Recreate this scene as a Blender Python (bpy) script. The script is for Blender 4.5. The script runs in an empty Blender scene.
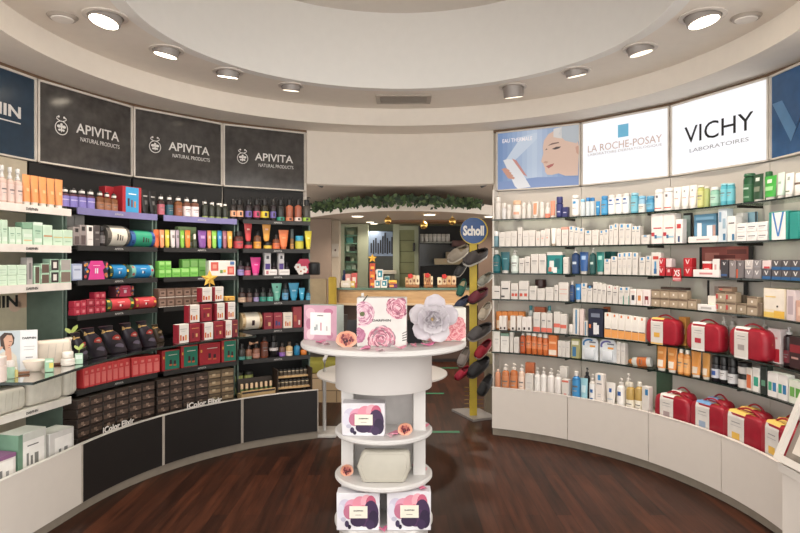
import bpy, bmesh, math, random
from mathutils import Vector, Matrix
random.seed(7)
SC = bpy.context.scene
COL = SC.collection
F, EYE = 610.0, 1.55                       # focal length in pixels, eye height
CY = 3.45                                  # centre of the round room
R_ = math.radians

# ---------------------------------------------------------------- camera, world, exposure
cam = bpy.data.cameras.new('camera'); co = bpy.data.objects.new('camera', cam); COL.objects.link(co)
co.location = (0, 0, EYE); co.rotation_euler = (math.pi/2, 0, 0)
cam.sensor_width = 36; cam.lens = 36*F/800; cam.shift_y = -6.5/800; cam.clip_start = .05
SC.camera = co
w = bpy.data.worlds.new('world'); SC.world = w; w.use_nodes = True
w.node_tree.nodes['Background'].inputs[0].default_value = (1.0, .96, .91, 1)
w.node_tree.nodes['Background'].inputs[1].default_value = 2.15
SC.view_settings.view_transform = 'Standard'; SC.view_settings.look = 'None'
SC.view_settings.gamma = 1; SC.view_settings.use_curve_mapping = False
SC.view_settings.exposure = 0.33
SPOT_W, BACK_W, SIGN_E, WARM = 50.0, 26.0, .66, (1.0, .87, .74)

# ---------------------------------------------------------------- materials
_m = {}
def lin(c): return tuple(((v/255/12.92) if v/255 <= .04045 else ((v/255+.055)/1.055)**2.4) for v in c)
def M(c, rough=.5, metal=0.0, emit=0.0, var=.06, coat=0.0):
    g_ = (c[0]*.3+c[1]*.59+c[2]*.11); c = tuple(int(v+(g_-v)*.13) for v in c)
    k = (c, rough, metal, emit, var, coat)
    if k in _m: return _m[k]
    m = bpy.data.materials.new('paint'); m.use_nodes = True
    nt = m.node_tree; b = nt.nodes['Principled BSDF']; l = lin(c)
    b.inputs['Roughness'].default_value = rough; b.inputs['Metallic'].default_value = metal
    b.inputs['Coat Weight'].default_value = coat
    if emit:
        b.inputs['Base Color'].default_value = (*[x*.4 for x in l], 1)
        b.inputs['Emission Color'].default_value = (*l, 1); b.inputs['Emission Strength'].default_value = emit
    else:
        n = nt.nodes.new('ShaderNodeTexNoise'); n.inputs['Scale'].default_value = 14; n.inputs['Detail'].default_value = 2
        tc = nt.nodes.new('ShaderNodeTexCoord'); r = nt.nodes.new('ShaderNodeValToRGB')
        nt.links.new(tc.outputs['Object'], n.inputs['Vector']); nt.links.new(n.outputs['Fac'], r.inputs['Fac'])
        e = r.color_ramp.elements
        e[0].position = .3; e[1].position = .7
        e[0].color = (*[x*(1-var) for x in l], 1); e[1].color = (*[min(1, x*(1+var)) for x in l], 1)
        nt.links.new(r.outputs['Color'], b.inputs['Base Color'])
    _m[k] = m
    return m
def glassy(tint, refl=.12, rough=.03):
    k = ('glass', tint, refl)
    if k in _m: return _m[k]
    m = bpy.data.materials.new('clear_glass'); m.use_nodes = True; nt = m.node_tree
    nt.nodes.remove(nt.nodes['Principled BSDF'])
    t = nt.nodes.new('ShaderNodeBsdfTransparent'); t.inputs[0].default_value = (*lin(tint), 1)
    g = nt.nodes.new('ShaderNodeBsdfGlossy'); g.inputs['Roughness'].default_value = rough
    x = nt.nodes.new('ShaderNodeMixShader'); fr = nt.nodes.new('ShaderNodeLayerWeight'); fr.inputs[0].default_value = refl
    nt.links.new(fr.outputs['Fresnel'], x.inputs[0]); nt.links.new(t.outputs[0], x.inputs[1]); nt.links.new(g.outputs[0], x.inputs[2])
    nt.links.new(x.outputs[0], nt.nodes['Material Output'].inputs[0])
    _m[k] = m
    return m
def wood_floor():
    m = bpy.data.materials.new('dark_floor_boards'); m.use_nodes = True; nt = m.node_tree; b = nt.nodes['Principled BSDF']
    N, L = nt.nodes.new, nt.links.new
    tc = N('ShaderNodeTexCoord'); mp = N('ShaderNodeMapping'); mp.inputs['Rotation'].default_value = (0, 0, math.pi/2)
    L(tc.outputs['Object'], mp.inputs[0])
    br = N('ShaderNodeTexBrick'); br.inputs['Scale'].default_value = 1
    br.inputs['Brick Width'].default_value = 1.1; br.inputs['Row Height'].default_value = .095
    br.inputs['Mortar Size'].default_value = .0012; br.inputs['Bias'].default_value = -.1; br.offset = .37
    br.inputs['Color1'].default_value = (*lin((54, 31, 22)), 1); br.inputs['Color2'].default_value = (*lin((84, 48, 33)), 1)
    br.inputs['Mortar'].default_value = (*lin((38, 25, 20)), 1)
    L(mp.outputs[0], br.inputs['Vector'])
    m2 = N('ShaderNodeMapping'); m2.inputs['Scale'].default_value = (16, 1.3, 1); L(tc.outputs['Object'], m2.inputs[0])
    n = N('ShaderNodeTexNoise'); n.inputs['Scale'].default_value = 1.6; n.inputs['Detail'].default_value = 6; L(m2.outputs[0], n.inputs['Vector'])
    rp = N('ShaderNodeValToRGB'); rp.color_ramp.elements[0].position = .28; rp.color_ramp.elements[1].position = .75
    rp.color_ramp.elements[0].color = (.38, .38, .38, 1); rp.color_ramp.elements[1].color = (1.25, 1.2, 1.15, 1)
    L(n.outputs['Fac'], rp.inputs[0])
    mx = N('ShaderNodeMixRGB'); mx.blend_type = 'MULTIPLY'; mx.inputs[0].default_value = 1
    L(br.outputs['Color'], mx.inputs[1]); L(rp.outputs[0], mx.inputs[2]); L(mx.outputs[0], b.inputs['Base Color'])
    b.inputs['Roughness'].default_value = .42; b.inputs['Specular IOR Level'].default_value = .2
    bp = N('ShaderNodeBump'); bp.inputs['Strength'].default_value = .12; bp.inputs['Distance'].default_value = .004
    L(n.outputs['Fac'], bp.inputs['Height']); L(bp.outputs[0], b.inputs['Normal'])
    return m
def wood(c1, c2, scale=(1.2, 14, 14), rough=.5):
    m = bpy.data.materials.new('light_wood'); m.use_nodes = True; nt = m.node_tree; b = nt.nodes['Principled BSDF']
    N, L = nt.nodes.new, nt.links.new
    tc = N('ShaderNodeTexCoord'); mp = N('ShaderNodeMapping'); mp.inputs['Scale'].default_value = scale; L(tc.outputs['Object'], mp.inputs[0])
    n = N('ShaderNodeTexNoise'); n.inputs['Scale'].default_value = 2; n.inputs['Detail'].default_value = 5; L(mp.outputs[0], n.inputs['Vector'])
    rp = N('ShaderNodeValToRGB'); rp.color_ramp.elements[0].position = .3; rp.color_ramp.elements[1].position = .7
    rp.color_ramp.elements[0].color = (*lin(c1), 1); rp.color_ramp.elements[1].color = (*lin(c2), 1)
    L(n.outputs['Fac'], rp.inputs[0]); L(rp.outputs[0], b.inputs['Base Color']); b.inputs['Roughness'].default_value = rough
    return m
def tiles(c1, c2, mortar, size=.2):
    m = bpy.data.materials.new('stone_tile'); m.use_nodes = True; nt = m.node_tree; b = nt.nodes['Principled BSDF']
    N, L = nt.nodes.new, nt.links.new
    tc = N('ShaderNodeTexCoord'); mp = N('ShaderNodeMapping'); mp.inputs['Rotation'].default_value = (math.pi/2, 0, 0); L(tc.outputs['Object'], mp.inputs[0])
    br = N('ShaderNodeTexBrick'); br.inputs['Scale'].default_value = 1; br.inputs['Brick Width'].default_value = size*1.3
    br.inputs['Row Height'].default_value = size*.55; br.inputs['Mortar Size'].default_value = .006
    br.inputs['Color1'].default_value = (*lin(c1), 1); br.inputs['Color2'].default_value = (*lin(c2), 1); br.inputs['Mortar'].default_value = (*lin(mortar), 1)
    L(mp.outputs[0], br.inputs['Vector']); L(br.outputs['Color'], b.inputs['Base Color'])
    return m

WHITE = (220, 214, 208); OFFW = (226, 218, 208); BLACK = (24, 22, 22); INK = (70, 66, 66)

# ---------------------------------------------------------------- mesh collector
class MB:
    def __init__(s): s.v = []; s.f = []; s.mi = []; s.mats = []
    def m(s, mat):
        if isinstance(mat, tuple): mat = M(mat)
        if mat not in s.mats: s.mats.append(mat)
        return s.mats.index(mat)
    def face(s, pts, mat):
        i = len(s.v); s.v += [tuple(p) for p in pts]; s.f.append(tuple(range(i, i+len(pts)))); s.mi.append(s.m(mat))
    def raw(s, vs, fs, mat):
        i = len(s.v); s.v += [tuple(p) for p in vs]; k = s.m(mat)
        for f in fs: s.f.append(tuple(a+i for a in f)); s.mi.append(k)
    def box(s, x0, x1, y0, y1, z0, z1, mat):
        s.raw([(x, y, z) for z in (z0, z1) for y in (y0, y1) for x in (x0, x1)],
              [(0, 2, 3, 1), (4, 5, 7, 6), (0, 1, 5, 4), (2, 6, 7, 3), (0, 4, 6, 2), (1, 3, 7, 5)], mat)
    def rbox(s, x0, x1, y0, y1, z0, z1, r, mat, seg=2):
        b = bmesh.new(); bmesh.ops.create_cube(b, size=1)
        for v in b.verts: v.co = Vector((x0+(x1-x0)*(v.co.x+.5), y0+(y1-y0)*(v.co.y+.5), z0+(z1-z0)*(v.co.z+.5)))
        bmesh.ops.bevel(b, geom=list(b.edges), offset=r, segments=seg, affect='EDGES', profile=.5)
        b.verts.index_update()
        s.raw([v.co[:] for v in b.verts], [[v.index for v in f.verts] for f in b.faces], mat); b.free()
    def loft(s, rings, mat, cap0=True, cap1=True, closed=True):
        n = len(rings[0]); vs = [p for r in rings for p in r]; fs = []
        for k in range(len(rings)-1):
            for j in range(n if closed else n-1):
                a, b = k*n+j, k*n+(j+1) % n
                fs.append((a, b, b+n, a+n))
        if closed and cap0: fs.append(tuple(reversed(range(n))))
        if closed and cap1: fs.append(tuple(range((len(rings)-1)*n, len(rings)*n)))
        s.raw(vs, fs, mat)
    def lathe(s, prof, mat, seg=14, c=(0, 0), sy=1.0, cap0=True, cap1=True):
        s.loft([[(c[0]+r*math.cos(2*math.pi*j/seg), c[1]+sy*r*math.sin(2*math.pi*j/seg), z) for j in range(seg)] for r, z in prof], mat, cap0, cap1)
    def tube(s, pts, r, mat, seg=8):
        pts = [Vector(p) for p in pts]; rings = []
        for i, p in enumerate(pts):
            t = (pts[min(i+1, len(pts)-1)]-pts[max(i-1, 0)]).normalized()
            a = t.cross(Vector((0, 0, 1)))
            if a.length < .05: a = t.cross(Vector((1, 0, 0)))
            a.normalize(); b = t.cross(a)
            rings.append([p+a*(r*math.cos(2*math.pi*j/seg))+b*(r*math.sin(2*math.pi*j/seg)) for j in range(seg)])
        s.loft(rings, mat)
    def disc(s, cx, y, cz, rx, rz, mat, seg=16):                   # flat print facing -Y
        s.face([(cx+rx*math.cos(2*math.pi*j/seg), y, cz+rz*math.sin(2*math.pi*j/seg)) for j in range(seg)], mat)
    def poly(s, pts, y, mat): s.face([(x, y, z) for x, z in pts], mat)
    def quad(s, x0, x1, z0, z1, y, mat): s.face([(x0, y, z0), (x1, y, z0), (x1, y, z1), (x0, y, z1)], mat)
    def move(s, mtx): s.v = [tuple(mtx @ Vector(p)) for p in s.v]; return s
    def mesh(s, name='mesh', smooth=True):
        me = bpy.data.meshes.new(name); me.from_pydata(s.v, [], s.f)
        for m in s.mats: me.materials.append(m)
        me.polygons.foreach_set('material_index', s.mi)
        if smooth:
            me.polygons.foreach_set('use_smooth', [True]*len(s.f)); me.set_sharp_from_angle(angle=R_(40))
        me.update()
        return me
def link(name, me, parent=None, loc=None, rz=None):
    if isinstance(me, MB): me = me.mesh(name)
    o = bpy.data.objects.new(name, me); COL.objects.link(o)
    if parent is not None: o.parent = parent
    if loc is not None: o.location = loc
    if rz is not None: o.rotation_euler = (0, 0, rz)
    return o
def tag(o, label, cat, group=None):
    o['label'] = label; o['category'] = cat
    if group: o['group'] = group
    return o
def thing(name, label, cat, loc=(0, 0, 0), rz=0, group=None):
    o = bpy.data.objects.new(name, None); COL.objects.link(o); o.location = loc; o.rotation_euler = (0, 0, rz)
    o.empty_display_size = .05
    return tag(o, label, cat, group)
def struct(name, mb): o = link(name, mb); o['kind'] = 'structure'; return o
def at(x, y, Z): return Vector(((x-400)/F*Z, Z, EYE-(y-260)/F*Z))

# lettering as mesh
_txt = {}
def text_mesh(s, mat, bold=0.0):
    k = (s, mat.name, bold)
    if k in _txt: return _txt[k]
    c = bpy.data.curves.new('lettering', 'FONT'); c.body = s; c.align_x = 'CENTER'; c.align_y = 'CENTER'
    c.offset = bold; c.extrude = .004; c.resolution_u = 3
    o = bpy.data.objects.new('lettering', c); COL.objects.link(o); bpy.context.view_layer.update()
    me = bpy.data.meshes.new_from_object(o.evaluated_get(bpy.context.evaluated_depsgraph_get()))
    bpy.data.objects.remove(o); bpy.data.curves.remove(c)
    xs = [v.co.x for v in me.vertices]; ys = [v.co.y for v in me.vertices]
    cx, cy, sx, sy = (min(xs)+max(xs))/2, (min(ys)+max(ys))/2, max(xs)-min(xs), max(ys)-min(ys)
    for v in me.vertices: v.co = Vector(((v.co.x-cx)/sx, -v.co.z*.3, (v.co.y-cy)/sy))   # unit size, facing -Y
    me.materials.clear(); me.materials.append(mat)
    _txt[k] = me
    return me
def lettering(s, mat, parent, x, y, z, wd, ht, bold=0.0, rz=0):
    o = link('lettering', text_mesh(s, mat, bold), parent, (x, y, z), rz); o.scale = (wd, .3, ht)
    return o
TW, TB, TG = M((235, 232, 228), .5), M((28, 26, 26), .6), M((168, 166, 168), .6)
for s_, m_, b_ in (('APIVITA', TW, .012), ('NATURAL PRODUCTS', TW, .0), ('VICHY', TB, 0), ('LABORATOIRES', TG, 0), ('DARPHIN', TB, .012), ('Scholl', TW, .045)): text_mesh(s_, m_, b_)

# ---------------------------------------------------------------- round plan
def pos(side, phi, r, brk=None):
    sg = -1 if side == 'L' else 1
    brk = brk or (77 if side == 'L' else 96)
    p = min(phi, brk); a = R_(p); x, y = r*math.sin(a), CY+r*math.cos(a)
    if phi > brk:
        s = R_(phi-brk)*2.14; x += s*math.cos(a); y -= s*math.sin(a)
    return sg*x, y
def phi_at(side, px, r, brk=None):
    lo, hi = 0.0, 112.0
    for _ in range(40):
        m = (lo+hi)/2; x, y = pos(side, m, r, brk)
        q = abs(px-400) if (px-400)*(1 if side == 'R' else -1) > 0 else -abs(px-400)
        if abs(x)/max(y, .2)*F < q: lo = m
        else: hi = m
    return (lo+hi)/2
def sweep(mb, side, sec, p0, p1, mat, brk=None, step=1.6):
    n = max(1, int(abs(p1-p0)/step+.5))
    rings = [[(*pos(side, p0+(p1-p0)*i/n, r, brk), z) for r, z in sec] for i in range(n+1)]
    mb.loft(rings, mat)
def rect(r0, r1, z0, z1): return [(r0, z0), (r1, z0), (r1, z1), (r0, z1)]
def ring(mb, sec, mat, p0=-180, p1=180, step=3):
    n = int((p1-p0)/step)
    rr = [[(r*math.sin(R_(p0+(p1-p0)*i/n)), CY+r*math.cos(R_(p0+(p1-p0)*i/n)), z) for r, z in sec] for i in range(n+1)]
    mb.loft(rr, mat)

# ---------------------------------------------------------------- structure
CEIL = M((238, 228, 216), .8, var=.015); WALLW = M((232, 221, 208), .75, var=.015)
b = MB(); b.box(-4.2, 4.2, -1.5, 11.2, -.1, 0, wood_floor()); struct('floor', b)
b = MB(); ring(b, rect(1.49, 2.62, 2.935, 3.0), CEIL); struct('ceiling', b)
b = MB(); ring(b, rect(1.48, 1.56, 2.9345, 3.56), M((240, 237, 232), .8, var=.01)); struct('ceiling_dome_wall', b)
b = MB(); b.lathe([(1.6, 3.546), (1.6, 3.6)], M((226, 218, 208), .8, var=.01), 72, (0, CY)); struct('ceiling_dome_top', b)
b = MB(); ring(b, rect(2.14, 2.6, 2.78, 2.96), CEIL, -112, 112); struct('ceiling_soffit', b)
for sd, nm in (('L', 'wall_left'), ('R', 'wall_right')):
    b = MB(); sweep(b, sd, rect(2.535, 2.63, 0, 2.79), 20.6, 112 if sd == 'L' else 96, WALLW); struct(nm, b)
b = MB(); ring(b, rect(2.5, 2.62, 2.275, 2.79), WALLW, -20.8, 20.8, 2); struct('wall_back_lintel', b)
for sd, n in (('L', 1), ('R', 2)):                                     # thin wood strip between the signs and the soffit
    b = MB(); sweep(b, sd, rect(2.49, 2.53, 2.757, 2.779), 20.8, 110 if sd == 'L' else 95, M((120, 92, 66), .6)); struct('trim_%d' % n, b)

# ---------------------------------------------------------------- illuminated and unlit signs
FRAME = M((222, 212, 200), .5)
def sign(side, p0, p1, face, label, draw, emit):
    P0, P1 = Vector((*pos(side, p0, 2.5), 0)), Vector((*pos(side, p1, 2.5), 0))
    if side == 'L': P0, P1 = P1, P0
    d = P1-P0; wd = d.length; rz = math.atan2(d.y, d.x)
    root = thing('sign_box', label, 'sign', ((P0+P1)/2)[:2]+(2.2,), rz, 'sign boxes above the shelves')
    H = .555; b = MB(); t = .014
    for x0, x1, z0, z1 in ((-wd/2, -wd/2+t, 0, H), (wd/2-t, wd/2, 0, H), (-wd/2, wd/2, 0, t*.8), (-wd/2, wd/2, H-t, H)):
        b.box(x0, x1, -.022, .03, z0, z1, FRAME)
    link('frame', b, root)
    b = MB(); b.box(-wd/2+.01, wd/2-.01, -.012, .02, .008, H-.01, face); link('face_panel', b, root)
    draw(root, wd, H)
    return root
def bee_logo(root, x, z, r):
    b = MB(); y = -.0135
    n = 28
    for i in range(n):
        a0, a1 = 2*math.pi*i/n, 2*math.pi*(i+1)/n
        b.poly([(x+r*math.cos(a0), z+r*math.sin(a0)), (x+r*math.cos(a1), z+r*math.sin(a1)), (x+.88*r*math.cos(a1), z+.88*r*math.sin(a1)), (x+.88*r*math.cos(a0), z+.88*r*math.sin(a0))], y, TW)
    for sgn in (-1, 1):                                                 # curled feelers and paired wings
        pts = [(x+sgn*r*(.25+.5*math.sin(t)), y, z+r*(.95+.55*t/2.6)) for t in [k*.45 for k in range(7)]]
        b.tube(pts, r*.06, TW, 5); b.disc(x+sgn*r*.42, y, z+r*1.5, r*.16, r*.16, TW, 10)
        b.disc(x+sgn*r*.38, y, z+r*.18, r*.3, r*.22, TW, 12); b.disc(x+sgn*r*.3, y, z-r*.3, r*.2, r*.16, TW, 12)
    b.disc(x, y-.0002, z+r*.45, r*.2, r*.2, TW, 12); b.disc(x, y-.0002, z-r*.1, r*.12, r*.5, TW, 12)
    link('logo', b, root)
def d_apivita(root, wd, H):
    bee_logo(root, -wd*.275, H*.475, .05)
    lettering('APIVITA', TW, root, wd*.105, -.014, H*.52, wd*.47, .07, .012)
    lettering('NATURAL PRODUCTS', TW, root, wd*.13, -.014, H*.385, wd*.43, .03)
def d_darphin_blue(root, wd, H):
    lettering('DARPHIN', TW, root, wd*.06, -.014, H*.53, wd*.62, .075, .03)
    b = MB(); b.quad(-wd*.25, wd*.37, H*.40, H*.415, -.0135, TW); link('underline', b, root)
def d_face(root, wd, H):
    b = MB(); y = -.0135; W = wd-.03; X = lambda u: -W/2+u*W; Zf = lambda v: .01+(1-v)*(H-.025)
    E_ = lambda c: M(c, .5, emit=SIGN_E*.62)
    P = lambda pts, c, dy=0: b.poly([(X(u), Zf(v)) for u, v in pts], y-dy, E_(c))
    for i in range(16):                                                 # printed blue to pale backdrop
        t0, t1 = i/16, (i+1)/16; k = max(0, 1-abs(t0-.42)*2.4)
        c = tuple(int(a+(q-a)*k) for a, q in zip((128, 160, 212), (206, 222, 244)))
        P([(t0, 0), (t1, 0), (t1, 1), (t0, 1)], c)
    P([(0, .86), (.5, .82), (1, .86), (1, 1), (0, 1)], (138, 164, 214), .0002)
    P([(.98, .1), (.86, .0), (.74, .03), (.64, .1), (.585, .2), (.57, .32), (.578, .42), (.56, .5), (.55, .565), (.575, .59), (.585, .64), (.60, .68), (.595, .73), (.625, .79), (.68, .80), (.76, .78), (.84, .83), (.99, .84), (1, .4)], (238, 200, 178), .0004)
    P([(1, 0), (.8, 0), (.76, .12), (.84, .24), (.97, .3), (1, .26)], (196, 204, 212), .0006)
    P([(.7, .02), (.8, .0), (.8, .2), (.7, .16)], (232, 226, 222), .0006)
    P([(.63, .30), (.68, .26), (.76, .25), (.77, .27), (.69, .285)], (140, 110, 98), .0008)
    P([(.68, .36), (.73, .33), (.79, .33), (.77, .36), (.72, .375)], (92, 78, 78), .0008)
    P([(.60, .37), (.615, .34), (.63, .36)], (120, 96, 90), .0008)
    P([(.61, .645), (.66, .62), (.71, .605), (.69, .65), (.64, .685)], (200, 110, 104), .0008)
    P([(.575, .58), (.62, .60), (.64, .57), (.6, .55)], (220, 170, 148), .0008)
    P([(.96, .36), (1, .34), (1, .5), (.97, .46)], (222, 168, 146), .0008)
    P([(.07, .48), (.13, .46), (.22, .5), (.42, .98), (.26, 1), (.22, .95)], (240, 240, 244), .0006)
    P([(.18, .46), (.24, .5), (.38, .8), (.33, .76)], (222, 150, 140), .0008)
    for k in range(4):
        u, v = .045+.022*k, .635+.045*k
        P([(u, v), (u+.05, v-.02), (u+.11, v+.03), (u+.1, v+.06), (u+.03, v+.04)], (226, 164, 140), .001)
    P([(.1, .48), (.3, .1), (.5, .05), (.5, .16), (.22, .5)], (214, 228, 246), .0003)
    link('picture_print', b, root)
    mt = M((250, 240, 240), .5, emit=SIGN_E*.8)
    lettering('EAU THERMALE', mt, root, X(.25), y-.001, Zf(.14), W*.38, .036, .01)
def d_roche(root, wd, H):
    lettering('LA ROCHE-POSAY', M((222, 190, 174), .6), root, wd*.0, -.014, H*.565, wd*.84, .06)
    lettering('LABORATOIRE DERMATOLOGIQUE', M((206, 194, 188), .6), root, 0, -.014, H*.47, wd*.84, .024)
    b = MB(); b.quad(-wd*.06, wd*.06, H*.67, H*.86, -.0135, M((110, 190, 226), .5, emit=SIGN_E*.8)); link('blue_square', b, root)
def d_vichy(root, wd, H):
    lettering('VICHY', TB, root, .01, -.014, H*.53, wd*.7, .125)
    lettering('LABORATOIRES', TG, root, wd*.02, -.014, H*.31, wd*.6, .028)
def d_vichy_blue(root, wd, H):
    b = MB(); y = -.0135
    b.poly([(-wd*.5+.02, H*.66), (-wd*.36, H*.66), (-wd*.2, H*.3), (-wd*.26, H*.16)], y, M((86, 140, 190), .4))
    b.poly([(-wd*.2, H*.3), (-wd*.26, H*.16), (-wd*.14, H*.42), (-wd*.1, H*.62), (-wd*.06, H*.62)], y-.0003, M((60, 118, 176), .4))
    link('logo', b, root)
    lettering('VICHY', TW, root, wd*.16, -.014, H*.5, wd*.62, .125)
    lettering('LABORATOIRES', TW, root, wd*.16, -.014, H*.31, wd*.5, .026)
GREY = M((74, 70, 68), .12, var=.25); 
LP = (21.0, 39.0, 57.5, 76.0, 101.0); RP = (21.4, 39.8, 58.1, 77.2, 96.0)
for i, ls in enumerate(('dark grey brand sign directly beside the doorway, white bee logo and lettering', 'dark grey brand sign with white lettering above the middle black bay', 'dark grey brand sign with white lettering next to the dark blue sign')):
    sign('L', LP[i]+.15, LP[i+1]-.15, GREY, ls, d_apivita, 0)
sign('L', LP[3]+.15, LP[4], M((38, 62, 84), .2, var=.1), 'dark blue sign with white underlined lettering above the white bay', d_darphin_blue, 0)
LIT = M((246, 248, 252), .4, emit=SIGN_E)
for i, (fc, ls, fn) in enumerate(((M((150, 178, 222), .4, emit=.5), 'backlit picture sign of a woman facing a white spray can', d_face),
        (LIT, 'backlit white sign with blue square above pale lettering', d_roche), (LIT, 'backlit white sign with large black thin capital letters', d_vichy),
        (M((46, 96, 150), .12, var=.1), 'glossy blue sign with white letters and a big pale V', d_vichy_blue))):
    sign('R', RP[i]+.15, RP[i+1]-.15, fc, ls, fn, 1)

# ---------------------------------------------------------------- shelving bays and base cabinets
Z_L = {1: 1.889, 2: 1.643, 3: 1.416, 4: 1.19, 5: .95, 6: .703}
Z_D = {1: 1.870, 2: 1.638, 3: 1.404, 6: .680}
Z_R = {1: 1.919, 2: 1.671, 3: 1.430, 4: 1.194, 5: .913, 6: .713}
DARK = M((30, 28, 28), .6); STRIP = M((44, 42, 42), .45); LAV = M((122, 118, 172), .5); GREEN = M((98, 120, 108), .3, var=.1)
SHW = M((228, 220, 212), .45); EDGE = M((26, 42, 38), .2); GL = glassy((230, 238, 234)); BEIGE = M((196, 184, 160), .7)
def radial_slab(mb, side, phi, r0, r1, z0, z1, mat, th=.012, brk=None):
    P, Q = Vector((*pos(side, phi, r0, brk), 0)), Vector((*pos(side, phi, r1, brk), 0))
    n = Vector((-(Q-P).y, (Q-P).x, 0)).normalized()*th/2
    vs = [P-n, P+n, Q+n, Q-n]
    mb.raw([(v.x, v.y, z0) for v in vs]+[(v.x, v.y, z1) for v in vs], [(3, 2, 1, 0), (4, 5, 6, 7), (0, 1, 5, 4), (1, 2, 6, 5), (2, 3, 7, 6), (3, 0, 4, 7)], mat)
def strip_text(s, strip, side, phi, r, z, mat, wd, ht, bold=.012, mark=False):
    x, y = pos(side, phi, r); a = R_(min(phi, 77)); rz = a if side == 'L' else -a
    lettering(s, mat, strip, x, y, z, wd, ht, bold, rz)
LP2 = (21.3, 38.9, 57.6, 77.6, 101.0)
def left_bay(name, label, p0, p1, back, levels, zs, strips, txt, sidecol, group):
    root = thing('shelving_bay', label, 'shelving', (0, 0, 0), 0, group)
    g = .25
    b = MB(); sweep(b, 'L', rect(2.49, 2.52, .347, 2.195), p0+g, p1-g, back); link('back_panel', b, root)
    for p in (p0+g+.15, p1-g-.15):
        b = MB(); radial_slab(b, 'L', p, 2.21, 2.487, .347, 1.97, sidecol); link('side_panel', b, root)
    for k in levels:
        z = zs[k]
        b = MB(); sweep(b, 'L', rect(2.144, 2.486, z-.018, z), p0+.75, p1-.75, strips[k][0]); s = link('shelf', b, root)
        b = MB(); sweep(b, 'L', rect(2.134, 2.1435, z-strips[k][2], z+.003), p0+.75, p1-.75, strips[k][1]); t = link('price_strip', b, s)
        if txt:
            strip_text(txt[0], t, 'L', (p0+p1)/2-.3 if txt[0] != 'DARPHIN' else p0+9, 2.1325, z-strips[k][2]*.5, txt[1], txt[2], txt[3])
    return root
DK = {k: (DARK, STRIP, .032) for k in range(1, 7)}; DKL = dict(DK); DKL[1] = (DARK, LAV, .042)
APT = ('APIVITA', M((190, 188, 186), .5), .075, .014); WD = {k: (SHW, SHW, .042) for k in range(1, 7)}
GRP = 'shelving bays along the curved walls'
left_bay('C', 'black shelving bay directly beside the doorway with colourful bottles', LP2[0], LP2[1], DARK, (1, 2, 3, 4, 5, 6), Z_L, DK, APT, GREEN, GRP)
left_bay('B', 'middle black shelving bay with the gold star pyramid of boxes', LP2[1], LP2[2], DARK, (1, 2, 3, 4, 6), Z_L, DKL, APT, GREEN, GRP)
left_bay('A', 'black shelving bay with velvet bags, adjoining the white bay', LP2[2], LP2[3], DARK, (1, 2, 3, 4, 6), Z_L, DKL, APT, GREEN, GRP)
left_bay('D', 'white shelving bay with green boxes and beige back panel', LP2[3], LP2[4], BEIGE, (1, 2, 3, 6), Z_D, WD, ('DARPHIN', TB, .085, .016), GREEN, GRP)

# deep glass ledge running in front of the white bay and two black bays
root = thing('glass_ledge', 'deep dark-edged glass ledge under pouches, velvet bags and box pyramid', 'shelf')
fr = [pos('L', 39.6+(74-39.6)*i/24, 1.795) for i in range(25)]+[(-1.775, 3.66), (-1.79, 3.46), (-1.797, 2.99), (-2.02, 2.985)]
bk = [pos('L', 39.6+(74-39.6)*i/24, 2.14) for i in range(25)]+[(-2.115, 3.78), (-2.15, 3.58), (-2.25, 3.1), (-2.28, 2.985)]
def ledge(mb, A, B, z0, z1, mat): mb.loft([[(*p, z0), (*q_, z0), (*q_, z1), (*p, z1)] for p, q_ in zip(A, B)], mat)
b = MB(); ledge(b, fr, bk, .94, .95, GL); link('glass_pane', b, root)
ed = [(p[0]+.007*(1 if i < 27 else .3), p[1]-.006*(1 if i < 24 or i > 26 else 0)) for i, p in enumerate(fr)]
b = MB(); ledge(b, ed, fr, .938, .951, EDGE); link('polished_edge', b, root)
b = MB(); sweep(b, 'L', rect(2.141, 2.485, .925, .938), 39.8, 97, M((40, 44, 42), .4)); link('support_board', b, root)

def base_cab(side, p0, p1, face, label, r, brk, deck, cy0=.07, top=.43, edge=None):
    root = thing('base_cabinet', label, 'cabinet', (0, 0, 0), 0, 'base cabinets under the shelving')
    b = MB(); sweep(b, side, rect(r, r+.022, cy0, top-.006), p0+(.36 if face is BLK else .1), p1-(.36 if face is BLK else .1), face, brk); link('front_panel', b, root)
    b = MB(); sweep(b, side, rect(r-.002, r+.024, top-.0055, top), p0+.02, p1-.02, edge or SHW, brk); link('top_edge', b, root)
    b = MB(); sweep(b, side, rect(r+.0225, 2.488, deck-.02, deck), p0+.37, p1-.37, face if side == 'L' else SHW, brk); link('deck', b, root)
    for p in (p0+.18, p1-.18):
        b = MB(); e_ = face is BLK; radial_slab(b, side, p, r+(-.001 if e_ else .0235), r+.022 if e_ else 2.48, cy0, top-.007 if e_ else deck-.021, M((196, 184, 170), .5), .007, brk); link('side_panel', b, root)
    b = MB(); sweep(b, side, rect(r+.035, r+.05, .0, cy0+.02), p0, p1, M((150, 138, 122), .6), brk); link('kick_board', b, root)
BLK = M((30, 26, 25), .5); CREAM = M((228, 218, 208), .45, var=.01)
LB = (21.1, 40.7, 60.8, 82.2, 107.0); RB = (22.7, 41.2, 60.5, 77.9, 95.0)
for i, t in enumerate(('dark brown base cabinet nearest the doorway', 'dark brown base cabinet under the middle black bay', 'dark brown base cabinet touching the white base cabinet')):
    base_cab('L', LB[i], LB[i+1], BLK, t, 1.955, 82.2, .345)
base_cab('L', LB[3], LB[4], CREAM, 'white base cabinet under the white bay with gift boxes', 1.955, 82.2, .36)
for i, t in enumerate(('white base cabinet next to the shoe stand', 'white base cabinet under the blue and gold bottles', 'white base cabinet holding the first two red bags', 'white base cabinet beside the slanted bin')):
    base_cab('R', RB[i], RB[i+1], CREAM, t, 2.095, 96, .362)

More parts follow.
